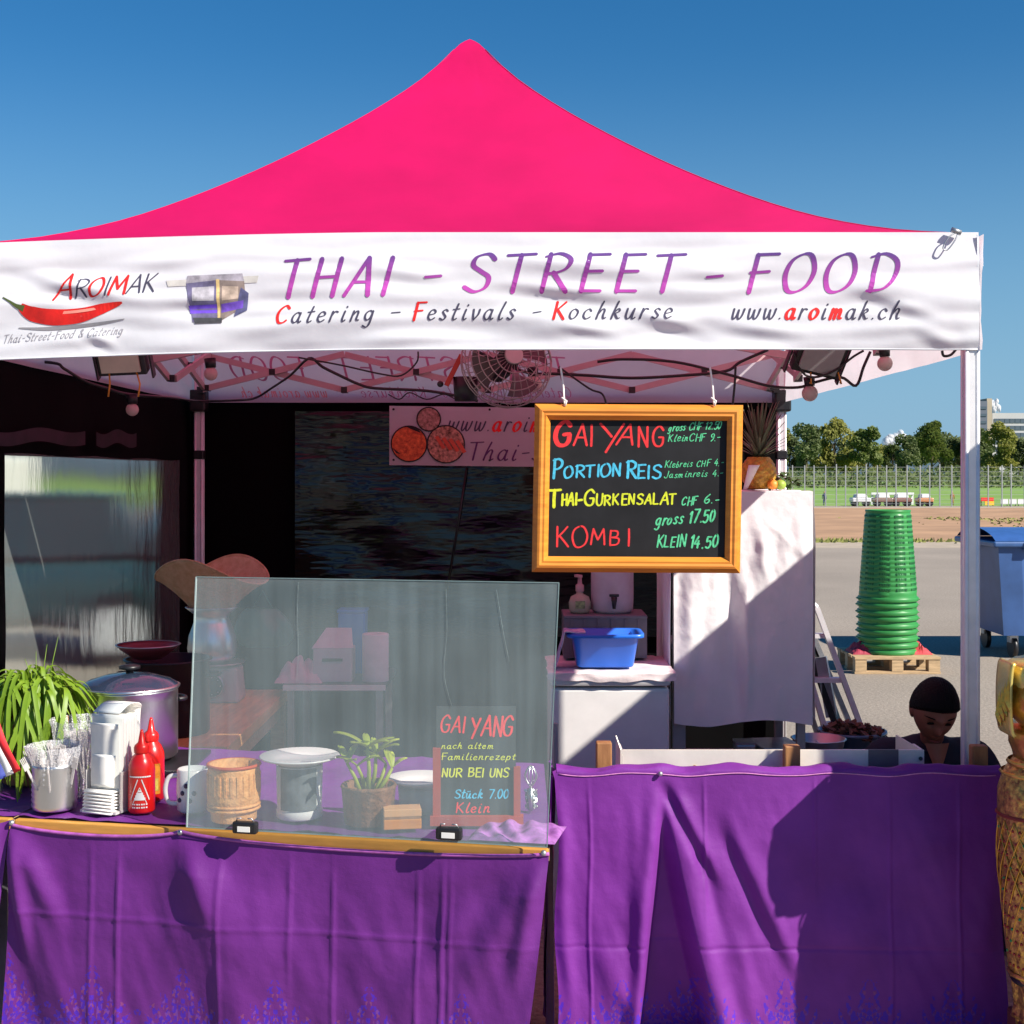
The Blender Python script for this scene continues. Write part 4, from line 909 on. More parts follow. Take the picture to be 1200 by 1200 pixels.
n2 = n_.new('ShaderNodeTexNoise'); n2.inputs['Scale'].default_value = 5; n2.inputs['Detail'].default_value = 5; l_.new(tc.outputs['Object'], n2.inputs[0])
ad = n_.new('ShaderNodeMath'); ad.operation = 'ADD'; l_.new(ns.outputs[0], ad.inputs[0]); l_.new(n2.outputs[0], ad.inputs[1])
mr = n_.new('ShaderNodeMapRange'); l_.new(ad.outputs[0], mr.inputs[0]); mr.inputs[1].default_value = .75; mr.inputs[2].default_value = 1.3; mr.inputs[3].default_value = .19; mr.inputs[4].default_value = .29
m1 = n_.new('ShaderNodeMixShader'); l_.new(mr.outputs[0], m1.inputs[0]); l_.new(tr.outputs[0], m1.inputs[1]); l_.new(df.outputs[0], m1.inputs[2])
lw2 = n_.new('ShaderNodeLayerWeight'); fp = n_.new('ShaderNodeMath'); fp.operation = 'POWER'; fp.inputs[1].default_value = 4; l_.new(lw2.outputs['Facing'], fp.inputs[0]); lw2.inputs[0].default_value = .5; fr = n_.new('ShaderNodeMath'); fr.operation = 'MULTIPLY_ADD'; fr.inputs[1].default_value = .8; fr.inputs[2].default_value = .05; l_.new(fp.outputs[0], fr.inputs[0]); m2 = n_.new('ShaderNodeMixShader'); l_.new(fr.outputs[0], m2.inputs[0]); l_.new(m1.outputs[0], m2.inputs[1]); l_.new(gs.outputs[0], m2.inputs[2]); l_.new(m2.outputs[0], n_['Material Output'].inputs[0])
def glp(px, py):                        # point on the pane, which stands upright on the table's front line
    dx = (px-CX)/F; v = -.045; base = LO+LN*v; Y = (base.x*LE.y-base.y*LE.x)/(dx*LE.y-LE.x);
    return Vector((dx*Y, Y, CAMZ-(py-HY)*Y/F))
A, B, C_, D = glp(219, 973), glp(641, 989), glp(655, 683), glp(230, 676)
zb = (A.z+B.z)/2; zt_ = (C_.z+D.z)/2
A.z = B.z = zb; C_.z = D.z = zt_
o = MB().add([A, B, C_, D], [(0,1,2,3)]).build('pane', ga, gl)
edge = mat('lit acrylic edge', (.42, .52, .50), .3, nscale=30); edge2 = mat('unlit acrylic edge', (.20, .29, .29), .3, nscale=30)  # same acrylic: brighter left edge and dimmer others put into the colour
for a, b_, m_, w_ in ((A, D, edge, .0032), (D, C_, edge2, .002), (C_, B, edge2, .002), (A, B, edge2, .002)): MB().bar(a, b_, w_).build('pane_edge', m_, gl)
scr = plain('white scratch', (.42, .50, .50), .6)
for pts in (((350,682),(349,720),(350,760),(348,800)), ((523,690),(524,740),(521,790),(530,828)), ((582,690),(590,740),(597,775))):
    mb = MB(); q = smooth([glp(*p)+LN*-.002 for p in pts], 8)
    mb.tube(q, [.0001+.00028*abs(nz(i_*.8, 3)) for i_ in range(len(q))], 4)
    mb.build('scratch', scr, gl)
for px, py in ((290, 968), (528, 975)):
    p = glp(px, py)+LN*-.012; t = thing('binder_clip', 'black binder clip with white label holding the glass, %s one' % ('left' if px < 400 else 'right'), 'clip', p); rz = math.atan2(LE.y, LE.x)
    MB().box(p, (.060, .020, .028), rz).build('body', black_pl, t, bevel=.005)
    MB().box(p+LN*-.0115+Vector((0,0,-.002)), (.030, .002, .012), rz).build('label', paper, t)
    for s_ in (-1, 1): MB().tube([p+LE*(.022*s_)+Vector((0,0,.012)), p+LE*(.018*s_)+LN*-.006+Vector((0,0,.022)), p+LE*(.008*s_)+LN*-.006+Vector((0,0,.022))], .0015, 5).build('lever', dull_steel, t)
# ------------------------------------------------------------------ things on the left table
TT = TZ+.006
def at(px, py): return onz(px, py, TT)
Zu = Vector((0, 0, 1))
# chalkboard hanging from the truss
def board_frame(mb_fn, x0, x1, z0, z1, y, wd, dp, m, parent):
    for k, (a, b_, c, d) in enumerate((((x0,z0),(x1,z0),(x1-wd,z0+wd),(x0+wd,z0+wd)), ((x0,z1),(x0+wd,z1-wd),(x1-wd,z1-wd),(x1,z1)), ((x0,z0),(x0+wd,z0+wd),(x0+wd,z1-wd),(x0,z1)), ((x1,z0),(x1,z1),(x1-wd,z1-wd),(x1-wd,z0+wd)))):
        prof = ((0, 0), (.12, -.35), (.30, -.9), (.45, -1.0), (.6, -.85), (.72, -.9), (.85, -.6), (1, -.2))
        mb = MB(); q = (a, b_, c, d)
        # outer edge and inner edge of this side
        o0, o1, i1, i0 = ((a, b_, c, d), (a, d, c, b_), (a, d, c, b_), (a, b_, c, d))[k]
        vs = []
        for t, e in prof:
            for s_, (oo, ii) in enumerate(((o0, i0), (o1, i1))):
                vs.append((oo[0]+(ii[0]-oo[0])*t, y+e*dp, oo[1]+(ii[1]-oo[1])*t))
        n = len(prof); fs = [(2*j, 2*j+1, 2*j+3, 2*j+2) for j in range(n-1)]
        vs += [(o0[0], y+.012, o0[1]), (o1[0], y+.012, o1[1])]; fs.append((2*n, 2*n+1, 1, 0))
        mb.add(vs, fs); mb.build('frame', m, parent)
BY = 4.06
cb = thing('chalkboard', 'orange framed menu chalkboard GAI YANG hanging from the tent roof', 'chalkboard', P(748, 672, BY))
ang = R(2.0)
bx0, bx1, bz0, bz1 = PX(625, BY), PX(869, BY), PZ(671, BY), PZ(474, BY)
cxb, czb = (bx0+bx1)/2, (bz0+bz1)/2
def brot(p): # hang it a touch tilted and skewed
    x, z = p[0]-cxb, p[2]-czb; a = R(-.35); return (cxb+x*cos(a)-z*sin(a)+z*.012, p[1], czb+x*sin(a)+z*cos(a))
class RB(MB): pass
def rebuild(o):
    for v in o.data.vertices:
        w_ = Vector(v.co)+Vector(o.parent.location); v.co = Vector(brot(w_))-Vector(o.parent.location)
k0 = len(cb.children)
board_frame(None, bx0, bx1, bz0, bz1, BY, .047, .022, orange_wood, cb)
MB().box((cxb, BY+.004, czb), (bx1-bx0-.07, .006, bz1-bz0-.07)).build('slate', slate, cb)
MB().box((cxb, BY+.014, czb), (bx1-bx0-.02, .004, bz1-bz0-.02)).build('backing', pale_wood, cb)
def bmp(px, py, k): return P(px, py, BY)+Vector((0, .0006-k*.00008, 0))
ch_red = plain('red chalk', (.80, .035, .04), .9, nscale=90, namt=.25); ch_blue = plain('blue chalk', (.07, .50, .72), .9, nscale=90, namt=.3); ch_yel = plain('yellow chalk', (.66, .72, .03), .9, nscale=90, namt=.25); ch_gr = plain('green chalk', (.10, .58, .28), .9, nscale=90, namt=.4)
for tx, a, b_, y0, cp, m, wt, sl, y1 in (('G', 649, 668, 524, 27, ch_red, 19, .05, 522), ('A', 672, 689, 522, 25, ch_red, 10, .0, 522), ('I', 690, 696, 522, 25, ch_red, 10, .0, 522), ('Y', 704, 731, 527, 28, ch_red, 10, .0, 527), ('A', 722, 743, 521, 24, ch_red, 10, .15, 521), ('NG', 746, 778, 523, 25, ch_red, 10, .0, 523), ('P', 647, 658, 562, 22, ch_blue, 13, .05, 561), ('ORTION', 660, 727, 561, 14, ch_blue, 17, .05, 558), ('R', 734, 746, 560, 20, ch_blue, 14, .03, 560), ('EIS', 747, 774, 561, 15, ch_blue, 16, .03, 560),
        ('T', 643, 657, 594, 20, ch_yel, 17, .03, 594), ('HAI', 658, 676, 593, 13, ch_yel, 19, .03, 592), ('-', 677, 684, 593, 16, ch_yel, 20, 0, 593), ('G', 685, 697, 593, 18, ch_yel, 14, .05, 593), ('URKENSALAT', 699, 793, 592, 12.5, ch_yel, 17, .05, 590), ('KO', 652, 690, 641, 24, ch_red, 9, .0, 641), ('MB', 694, 728, 639, 19, ch_red, 11, .03, 639), ('I', 736, 742, 639, 20, ch_red, 11, .0, 639),
        ('gross CHF 12.50', 782, 843, 505, 8.5, ch_gr, 14, .25, 502), ('KleinCHF 9.-', 782, 843, 517, 8.5, ch_gr, 13, .2, 516), ('Klebreis CHF 4.-', 778, 847, 548, 7.5, ch_gr, 12, .2, 545), ('Jasminreis 4.-', 778, 847, 560, 7.5, ch_gr, 12, .2, 557),
        ('CHF', 799, 817, 592, 10, ch_gr, 15, .2, 591), ('6.-', 825, 843, 590, 10, ch_gr, 15, .2, 589), ('gross', 769, 800, 616, 13, ch_gr, 14, .2, 613), ('17.50', 808, 838, 613, 14, ch_gr, 15, .15, 611), ('KLEIN', 771, 804, 641, 13, ch_gr, 14, .15, 640), ('14.50', 809, 842, 642, 14, ch_gr, 15, .15, 641)):
    lettering(tx, a, b_, y0, cp, bmp, sl, wt, jit=5, b1=y1, contrast=.25, gap=12).build('chalk_lettering', m, cb)
bpy.context.view_layer.update()
for o in cb.children: rebuild(o)
for px in (661, 836):
    mb = MB().tube(smooth([P(px-4, 430, BY+.02), P(px-1, 452, BY+.01), P(px, 468, BY), P(px+1, 474, BY-.002)], 4), .003, 6)
    mb.build('cord', paper, cb); MB().tube([P(px-3, 466, BY-.01), P(px+3, 470, BY-.012), P(px+1, 476, BY-.012)], .003, 6).build('hook', paper, cb)

# small slate in a red holder behind the glass
p0 = at(558, 966); t = thing('small_chalkboard', 'small slate menu in a red wooden holder behind the glass screen', 'chalkboard', p0)
sy = p0.y
def smp(px, py, k): return P(px, py, sy)+Vector((0, -.0035-k*.00008, 0))
red_w = plain('red painted wood', (.32, .035, .02), .5)
x0, x1 = PX(517, sy), PX(602, sy)
MB().box(((PX(510, sy)+PX(606, sy))/2, sy, (PZ(828, sy)+TT+.02)/2), (PX(604, sy)-PX(511, sy), .006, PZ(828, sy)-TT-.02)).build('slate', mat('dull slate', (.02, .026, .026), .7, nscale=9, namt=.4), t)
MB().box((PX(512, sy), sy-.004, (PZ(876, sy)+TT)/2), (.018, .016, PZ(876, sy)-TT)).build('holder_side', red_w, t)
MB().box((PX(606, sy), sy-.004, (PZ(898, sy)+TT)/2), (.016, .016, PZ(898, sy)-TT)).build('holder_side', red_w, t)
MB().box((PX(559, sy), sy-.006, TT+.012), (PX(606, sy)-PX(512, sy)+.03, .03, .022)).build('holder_foot', red_w, t)
for tx, a, b_, y0, cp, m, wt in (('GAI', 516, 545, 858, 19, ch_red, 11), ('YANG', 551, 600, 862, 22, ch_red, 11), ('nach altem', 517, 578, 877, 7, ch_yel, 13), ('Familienrezept', 517, 604, 890, 7.5, ch_yel, 13), ('NUR BEI UNS', 518, 596, 910, 10, ch_yel, 16), ('Stück 7.00', 533, 596, 935, 10, ch_blue, 15), ('Klein', 534, 574, 952, 12, ch_red, 13)):
    lettering(tx, a, b_, y0, cp, smp, .12, wt, jit=3, contrast=.3, gap=10).build('chalk_lettering', m, t)

# cutlery cup
c = at(64, 947); t = thing('cutlery_cup', 'ribbed steel cup full of wrapped plastic cutlery at the left of the table', 'cup', c); s_ = c.y/F
rc_ = 25*s_; hc = 53*s_
MB().lathe([(0,0.001),(rc_*.96,.001),(rc_,.004)]+[(rc_*(1+(.05 if i%2 else 0)), .006+i*(hc-.012)/16) for i in range(17)]+[(rc_*1.04,hc),(rc_*.97,hc),(rc_*.94,hc*.5),(rc_*.9,.006),(0,.006)], c, 36).build('cup', steel, t)
frk = mat('clear plastic cutlery', (.75, .72, .70), .25, trans=.35)
r = random.Random(2); fdat = None
for i in range(34):
    a = r.uniform(0, 2*pi); q = rc_*.7*sqrt(r.random()); ln = r.uniform(.9, 1.1); tx_ = r.gauss(0, .18); ty_ = r.gauss(0, .15)
    if fdat is None:
        mb = MB().box((0,0,.065), (.006, .0025, .13))
        mb.box((0,0,.137), (.015, .002, .02));
        for e in (-.006, -.002, .002, .006): mb.box((e, 0, .156), (.002, .002, .02))
        o = mb.build('fork', frk, t, local=True); fdat = o.data
    else: o = bpy.data.objects.new('fork', fdat); C.objects.link(o); o.parent = t
    o.location = (q*cos(a), q*sin(a), .012); o.rotation_euler = (ty_, tx_, a); o.scale = (1, 1, (hc+.03)/.167*ln)
bagm = bpy.data.materials.new('clear bag'); bagm.use_nodes = True; n_ = bagm.node_tree.nodes; l_ = bagm.node_tree.links
tr = n_.new('ShaderNodeBsdfTransparent'); mx = n_.new('ShaderNodeMixShader'); bq = n_['Principled BSDF']; bq.inputs['Base Color'].default_value = (.85, .85, .88, 1); bq.inputs['Roughness'].default_value = .2; ns = n_.new('ShaderNodeTexNoise'); ns.inputs['Scale'].default_value = 60
crp = n_.new('ShaderNodeValToRGB'); crp.color_ramp.elements[0].position = .45; crp.color_ramp.elements[1].position = .62; l_.new(ns.outputs[0], crp.inputs[0]); crp.color_ramp.elements[1].color = (.75,.75,.75,1); crp.color_ramp.elements[0].color = (.12,.12,.12,1)
l_.new(crp.outputs[0], mx.inputs[0]); l_.new(tr.outputs[0], mx.inputs[1]); l_.new(bq.outputs[0], mx.inputs[2]); l_.new(mx.outputs[0], n_['Material Output'].inputs[0])
MB().lathe([(rc_*.92, hc*.6), (rc_*1.0, hc+.004), (rc_*1.16, hc+.025), (rc_*1.25, hc+.045)], c, 60, wob=lambda a, z: 1+.12*nz(cos(a)*3, sin(a)*3, z*60)+.05*sin(a*17)).build('bag', bagm, t)
c2 = at(92, 930); t = thing('cutlery_bag', 'clear plastic bag of cutlery standing behind the napkins', 'bag', c2); s_ = c2.y/F
MB().lathe([(0,0.001),(24*s_,.002),(27*s_,.03),(26*s_,60*s_),(30*s_,80*s_),(33*s_,88*s_)], c2, 60, wob=lambda a, z: 1+.10*nz(cos(a)*3, sin(a)*3, z*40)+.04*sin(a*13)).build('bag', bagm, t)
for i in range(12):
    a = r.uniform(0, 2*pi); q = 17*s_*sqrt(r.random()); o = bpy.data.objects.new('fork', fdat); C.objects.link(o); o.parent = t; o.location = (q*cos(a), q*sin(a), .004); o.rotation_euler = (r.gauss(0,.1), r.gauss(0,.1), a); o.scale = (1,1,.98)

# napkin dispenser
c = at(122, 951); s_ = c.y/F; t = thing('napkin_stack', 'tall stack of white paper napkins in a clear holder next to the sauce', 'napkins', c)
W_ = 34*s_
def sheetm(pts, wd, dirv, nm='napkin', solid=.0014):
    mb = MB(); pts = smooth(pts, 4); vs = []
    for p in pts: vs += [p-dirv*wd/2, p+dirv*wd/2]
    mb.add(vs, [(2*i, 2*i+1, 2*i+3, 2*i+2) for i in range(len(pts)-1)], True); return mb.build(nm, paper, t, solid=solid)
dv = Vector((.94, -.34, 0)); bk = Vector((.34, .94, 0))
for i in range(9):                                    # upright napkins, one behind another
    b0 = c+bk*(.004+i*.011)+dv*(.002*nz(i, 2)); h = (116-6+r.uniform(-3, 3)-(6 if i < 1 else 0))*s_
    if i == 0: sheetm([b0+Zu*.045, b0+Zu*(h*.8), b0+Zu*h-bk*.004], W_*1.15, dv)
    elif i < 8: sheetm([b0+Zu*.002, b0+Zu*(h*.7)+bk*.001, b0+Zu*h], W_*1.25, dv, solid=.005)
    else: sheetm([b0+Zu*.002, b0+Zu*(h*.9), b0+Zu*(h+.020)-bk*.01+dv*.01, b0+Zu*(h+.024)-bk*.04+dv*.0, b0+Zu*(h+.004)-bk*.07-dv*.01], W_*1.1, dv)
for i in range(7):                                    # flat folded ones in front, sagging forward
    z = .004+i*.008; sheetm([c-bk*(.030-.001*i)+Zu*(z-.002+.004*nz(i)), c-bk*.015+Zu*(z+.002), c+bk*.002+Zu*z], W_*(1.2+.06*nz(i, 7)), dv, solid=.0035)
sheetm([c+bk*.002-bk*.002+Zu*.14, c-bk*.006+Zu*.10, c-bk*.006+Zu*.062], W_*.95, dv)
MB().box(c+bk*.03+Zu*.004, (W_*1.45, .11, .006), rz=math.atan2(-.34, .94)).build('holder_base', frk, t)
for sg in (-1, 1): MB().box(c+bk*.04+dv*sg*W_*.69+Zu*.05, (.002, .09, .1), rz=math.atan2(-.34, .94)).build('holder_side', frk, t)

# sauce bottles
def bottle(px, py, label, var):
    c = at(px, py); s_ = c.y/F; t = thing('sauce_bottle', label, 'bottle', c, group='red sauce bottles'); R_ = 15.5*s_
    h = 74*s_
    MB().lathe([(0,.001),(R_*.9,.001),(R_,.006),(R_*1.0,h*.3),(R_*.985,h*.62),(R_*1.0,h*.66),(R_*.95,h*.76),(R_*.75,h*.86),(R_*.5,h*.92),(R_*.45,h*.96),(0,h*.96)], c, 32).build('bottle', sauce, t)
    MB().lathe([(R_*.56,h*.94),(R_*.58,h*1.02),(R_*.5,h*1.06),(R_*.28,h*1.10),(R_*.14,h*1.26),(R_*.08,h*1.30),(0,h*1.30)], c, 24).build('cap', plain('red cap', (.65, .01, .006), .35) if var == 0 else sauce, t)
    def lm(u, v, k):   # label text wrapped round the bottle
        a = -pi/2+.12+(u-.5)*1.7; rr = R_+.0009+k*.0001; return c+Vector((rr*cos(a), rr*sin(a), h*(.10+.5*(1-v))))
    if var == 0:
        wp = plain('white print on bottle', (.85, .82, .8), .6)
        mb = MB()
        def rib(p0, p1, w_):
            p0 = Vector((*p0, 0)); p1 = Vector((*p1, 0)); d = (p1-p0).normalized(); nn = Vector((-d.y, d.x, 0))*w_
            k = 6; vs = []
            for i in range(k+1): p = p0+(p1-p0)*i/k; vs += [lm(*(p+nn).xy, 1), lm(*(p-nn).xy, 1)]
            mb.add(vs, [(2*i, 2*i+2, 2*i+3, 2*i+1) for i in range(k)])
        for i in range(10): rib((i/10, .02), ((i+.9)/10, .02), .022)
        rib((.08, .75), (.42, .1), .02); rib((.92, .75), (.58, .1), .02); rib((.2, .85), (.5, .35), .012); rib((.8, .85), (.5, .35), .012)
        for k in range(3): rib((.36-.05*k, .55+.08*k), (.64+.05*k, .55+.08*k), .04)
        rib((.43, .46), (.57, .46), .03)
        for yy in (.88, .98):
            for q in range(7): rib((.16+q*.10, yy), (.16+q*.10+(.05 if q % 2 else .07), yy), .022)
        mb.build('emblem', wp, t)
    else:
        mb = MB(); mb.grid(lambda u, v: lm(.0+u, .0+v*.95, 0), 12, 4); mb.build('label', plain('orange label', (.8, .28, .02), .5, nscale=40, namt=.4), t)
        mb = MB(); mb.grid(lambda u, v: lm(.5+u*.4, .45+v*.4, 2), 6, 4); mb.build('label_panel', plain('yellow label', (.75, .6, .1), .5, nscale=60, namt=.5), t)
        mb = MB().poly([lm(.55+.16*cos(a*pi/8), .5+.16*sin(a*pi/8), 5) for a in range(16)]); mb.build('label_emblem', sauce, t)
bottle(166, 951, 'red sauce bottle with white triangular print, nearest the table edge', 0)
bottle(177, 937, 'red sauce bottle with orange label behind the white printed one', 1)

# stock pot on a burner
c = Vector((PX(152, 3.92), 3.92, TT)); s_ = 3.92/F
t = thing('gas_burner', 'black flat burner under the steel stock pot', 'burner', c)
MB().box(c+Vector((.03,0,.008)), (.34, .30, .014)).build('body', black_pl, t, bevel=.004)
MB().lathe([(0,.0165),(.10,.0165),(.11,.02),(.10,.024),(.05,.02),(0,.02)], c, 30).build('plate', dull_steel, t)
for q in (-.1, .0, .1): MB().tube([c+Vector((q+.03,-.15,.010)), c+Vector((q+.03,-.162,.010))], .008, 10).build('knob', dull_steel, t)
t = thing('stock_pot', 'big stainless stock pot with dark glass lid behind the napkins', 'pot', c+Zu*.026)
c = c+Zu*.026; rp = 55*s_; hp_ = (886-806)*s_
MB().lathe([(0,0),(rp*.96,0),(rp,.006),(rp,hp_*.85),(rp*1.0,hp_*.97),(rp*1.03,hp_),(rp*.98,hp_),(rp*.97,hp_*.5),(rp*.95,.008),(0,.008)], c, 48).build('body', steel, t)
MB().lathe([(rp*1.04,hp_+.001),(rp*1.05,hp_+.006),(rp*1.0,hp_+.009)], c, 48).build('lid_rim', steel, t)
lidm = mat('dark lid glass', (.03, .045, .08), .08, coat=.8, nscale=4)
MB().lathe([(rp*1.0,hp_+.009),(rp*.85,hp_+.022),(rp*.5,hp_+.036),(rp*.15,hp_+.042),(0,hp_+.042)], c, 48).build('lid', lidm, t)
MB().lathe([(rp*.08,hp_+.042),(rp*.08,hp_+.050),(rp*.22,hp_+.054),(rp*.22,hp_+.062),(rp*.1,hp_+.066),(0,hp_+.066)], c, 20).build('knob', black_pl, t)
for a0 in (-1.75, 2.6, .55):
    if a0 == -1.75: pass
    u_ = Vector((cos(a0), sin(a0), 0)); v_ = Vector((-sin(a0), cos(a0), 0)); b0 = c+Zu*(hp_*.80)
    MB().tube(smooth([b0+u_*rp*.98-v_*.036, b0+u_*(rp+.018)-v_*.03, b0+u_*(rp+.026), b0+u_*(rp+.018)+v_*.03, b0+u_*rp*.98+v_*.036], 5), .0065, 8).build('handle', black_pl, t)
# dark pot with red plate and pan behind
c = Vector((PX(197, 5.2), 5.2, .621));
t = thing('dark_pot', 'tall dark pot standing behind the stock pot on the wooden table', 'pot', c)
MB().lathe([(0,0),(.15,0),(.155,.01),(.155,.27),(.165,.275),(.165,.28),(.15,.28),(.148,.012),(0,.012)], c, 40).build('body', plain('blackened steel', (.03, .032, .04), .35, metal=.5), t)
for s2 in (-1, 1): MB().tube(smooth([c+Vector((s2*.15,-.04,.22)), c+Vector((s2*.19,-.03,.22)), c+Vector((s2*.19,.03,.22)), c+Vector((s2*.15,.04,.22))], 5), .007, 8).build('handle', black_pl, t)
c = c+Vector((-.07,-.02,.281)); t = thing('enamel_bowl', 'shallow dark red enamel bowl on top of the dark pot', 'bowl', c)
MB().lathe([(0,0),(.05,0),(.06,.006),(.10,.035),(.118,.052),(.114,.054),(.095,.04),(.055,.012),(0,.01)], c, 36).build('body', plain('dull red enamel', (.22, .04, .045), .3), t)
MB().lathe([(.112,.0535),(.118,.0555),(.121,.053),(.117,.0505)], c, 36).build('rim', steel, t)

# lush green plant in a terracotta pot
c = Vector((PX(38, 3.72), 3.72, TT)); t = thing('potted_plant', 'lush plant with long drooping bright green leaves in a terracotta pot', 'plant', c)
MB().lathe([(0,.001),(.075,.001),(.078,.006),(.098,.15),(.108,.155),(.108,.18),(.098,.18),(.09,.16),(.0,.158)], c, 32).build('pot', terracotta, t)
lm_ = []; r = random.Random(11)
for k in range(7):
    mb = MB(); L_ = r.uniform(.85, 1.1); dr = r.uniform(.65, 1.25); pts = smooth([(0,0,0), (.03,0,.075), (.068,0,.088-.015*dr), (.102,0,.045-.05*dr), (.118+.012*r.random(),0,-.045-.075*dr), (.122,0,-.10-.09*dr)], 4); n = len(pts)
    vs = []
    for i, p in enumerate(pts):
        q = i/(n-1); wd_ = .0060*(sin(pi*min(1, q*.95+.06)))**.6; cz = .3*wd_
        vs += [p+Vector((0,-wd_,cz)), p, p+Vector((0,wd_,cz))]
    fs = []
    for i in range(n-1): fs += [(3*i,3*i+1,3*i+4,3*i+3), (3*i+1,3*i+2,3*i+5,3*i+4)]
    mb.add(vs, fs, True); lm_.append(mb)
ld = []
for i in range(260):
    k = i % 7
    if k >= len(ld) : o = lm_[k].build('leaf', leaf_m, t, local=True); ld.append(o.data)
    else: o = bpy.data.objects.new('leaf', ld[k]); C.objects.link(o); o.parent = t
    a = r.uniform(0, 2*pi); q = .082*sqrt(r.random()); lay = r.random()
    o.location = (q*cos(a), q*sin(a), .17+.055*(1-q/.09)*r.uniform(.5, 1.2)); o.rotation_euler = (r.gauss(0,.2), r.gauss(0,.22), a+r.gauss(0,.45)); o.scale = (r.uniform(.55, 1.12),)*2+(r.uniform(.7, 1.15),)
for i in range(4): MB().tube([c+Vector((.01*i,0,.16)), c+Vector((.02*i-.01,.0,.30)), c+Vector((.03*i-.02, 0, .33+.02*i))], [.002,.0015,.0005], 5).build('stem', leaf_m, t)

# striped flag leaning in from the left edge
c = at(-8, 952); t = thing('table_flag', 'small red, white and blue striped flag leaning at the left table edge', 'flag', c); Yf = c.y-.03
st = [plain('flag red', (.68, .02, .03)), plain('flag white', (.8, .8, .8)), plain('flag blue', (.03, .05, .28))]
# stripes run down to the right, the flag's lower right corner at 22, 905
pts_l = [(-70,835),(-52,812)]; d_ = Vector((38, 78)); nrm_ = Vector((-78, 38)).normalized()
o_ = Vector((-12, 822)); e_ = Vector((24, 903))
dirf = (e_-o_).normalized(); nf = Vector((-dirf.y, dirf.x))
wds_ = [0, 9.5, 19, 38, 47.5, 57]; cols_ = [0, 1, 2, 1, 0]
for k in range(5):
    a, b_ = wds_[k], wds_[k+1]
    def ff(u, v):
        s2 = -10+(e_-o_).length*u+10*u; q = e_*0+o_+dirf*s2*1.0+nf*(a+(b_-a)*v);
        return P(q.x, q.y, Yf)+Vector((0, .006*sin(u*7+ (a+(b_-a)*v)*.08), 0))
    MB().grid(ff, 20, 2).build('stripe', st[cols_[k]], t, solid=.0008)
MB().tube([P(-14, 952, Yf), P(-30, 800, Yf)], .003, 8).build('stick', pale_wood, t)

# tipped mug
c = at(226, 951); s_ = c.y/F; t = thing('mug', 'white patterned mug at the left edge of the glass screen', 'mug', c)
M = Matrix.Rotation(R(0), 3, 'Z'); rm = 18*s_
MB().lathe([(0,.001),(rm*.8,.001),(rm,.008),(rm*1.04,.05),(rm,.105),(rm*.94,.107),(rm*.9,.05),(0,.012)], c, 32).build('body', ceramic, t)
MB().tube(smooth([c+Vector((-rm*.95,0,.09)), c+Vector((-rm-.02,-.006,.085)), c+Vector((-rm-.028,-.008,.055)), c+Vector((-rm-.02,-.006,.025)), c+Vector((-rm*.95,0,.02))], 5), .006, 8).build('handle', ceramic, t)
for k in range(5): MB().sphere(c+Vector((rm*1.02*cos(-pi/2-.7+k*.25), rm*1.02*sin(-pi/2-.7+k*.25), .035+.018*(k%3))), .006, 8, 6).build('dot', plain('dark dot', (.10, .07, .12)), t)

# sticky rice basket
c = at(274, 960); s_ = c.y/F; t = thing('rice_basket', 'small round woven rice basket with red rim behind the glass', 'basket', c)
wov = mat('woven bamboo', (.92, .46, .16), .6, nscale=60, col2=(.70, .29, .08), bscale=90, bamt=.5)
rb = 30*s_; hb_ = 66*s_
MB().lathe([(0,.001),(rb*.86,.001),(rb*.88,.004),(rb*.88,hb_*.20),(rb*.97,hb_*.28),(rb*1.0,hb_*.30),(rb*1.03,hb_*.42),(rb*1.0,hb_*.9),(rb*.97,hb_),(rb*.9,hb_),(rb*.93,hb_*.5),(rb*.8,hb_*.3),(0,hb_*.3)], c, 64, wob=lambda a, z: 1+.008*sin(a*30+z*300)).build('body', wov, t)
for z, m_ in ((hb_*.98, plain('red rim cane', (.62, .08, .02), .5)), (hb_*.29, wov), (hb_*.22, wov)):
    MB().tube([c+Vector((rb*(1.0 if z > hb_*.5 else .98)*cos(a*pi/24), rb*(1.0 if z > hb_*.5 else .98)*sin(a*pi/24), z)) for a in range(49)], .0042, 6).build('rim', m_, t)
for k in range(26):
    a = k*2*pi/26; MB().box(c+Vector((rb*1.025*cos(a), rb*1.025*sin(a), hb_*.66)), (.002, .006, hb_*.36), rz=a).build('cane_strip', wov, t)

# plates and their stands
def plate(c, r0, lab, m=ceramic):
    t = thing('plate', lab, 'plate', c)
    MB().lathe([(0,.0),(r0*.55,.0),(r0*.6,.004),(r0*.97,.016),(r0,.019),(r0*.97,.021),(r0*.6,.009),(0,.007)], c, 48).build('dish', m, t); return t
c = at(351, 957); s_ = c.y/F; t = thing('plastic_tub', 'round white tub with grey label under the plate', 'tub', c); rt_ = 27*s_; ht = 62*s_
MB().lathe([(0,.001),(rt_*.95,.001),(rt_,.005),(rt_*1.0,.02),(rt_*.96,.024),(rt_*1.0,ht),(rt_*.96,ht),(rt_*.9,.01),(0,.01)], c, 36).build('body', ceramic, t)
mb = MB().grid(lambda u, v: c+Vector(((rt_+.001)*cos(-pi/2-.75+u*1.7), (rt_+.001)*sin(-pi/2-.75+u*1.7), ht*.20+v*(ht*.78))), 16, 3); mb.build('label', plain('grey label', (.16, .17, .18), .5, nscale=25, namt=.5), t)
plate(c+Vector((0,0,ht+.001)), 47*s_, 'white plate on the white tub behind the glass, left one')
c = at(492, 950); s_ = c.y/F; t = thing('plastic_tub', 'low pale tub half hidden behind the small slate', 'tub', c)
MB().lathe([(0,.001),(.05,.001),(.054,.06),(.050,.06),(.046,.01),(0,.01)], c, 32).build('body', frk, t)
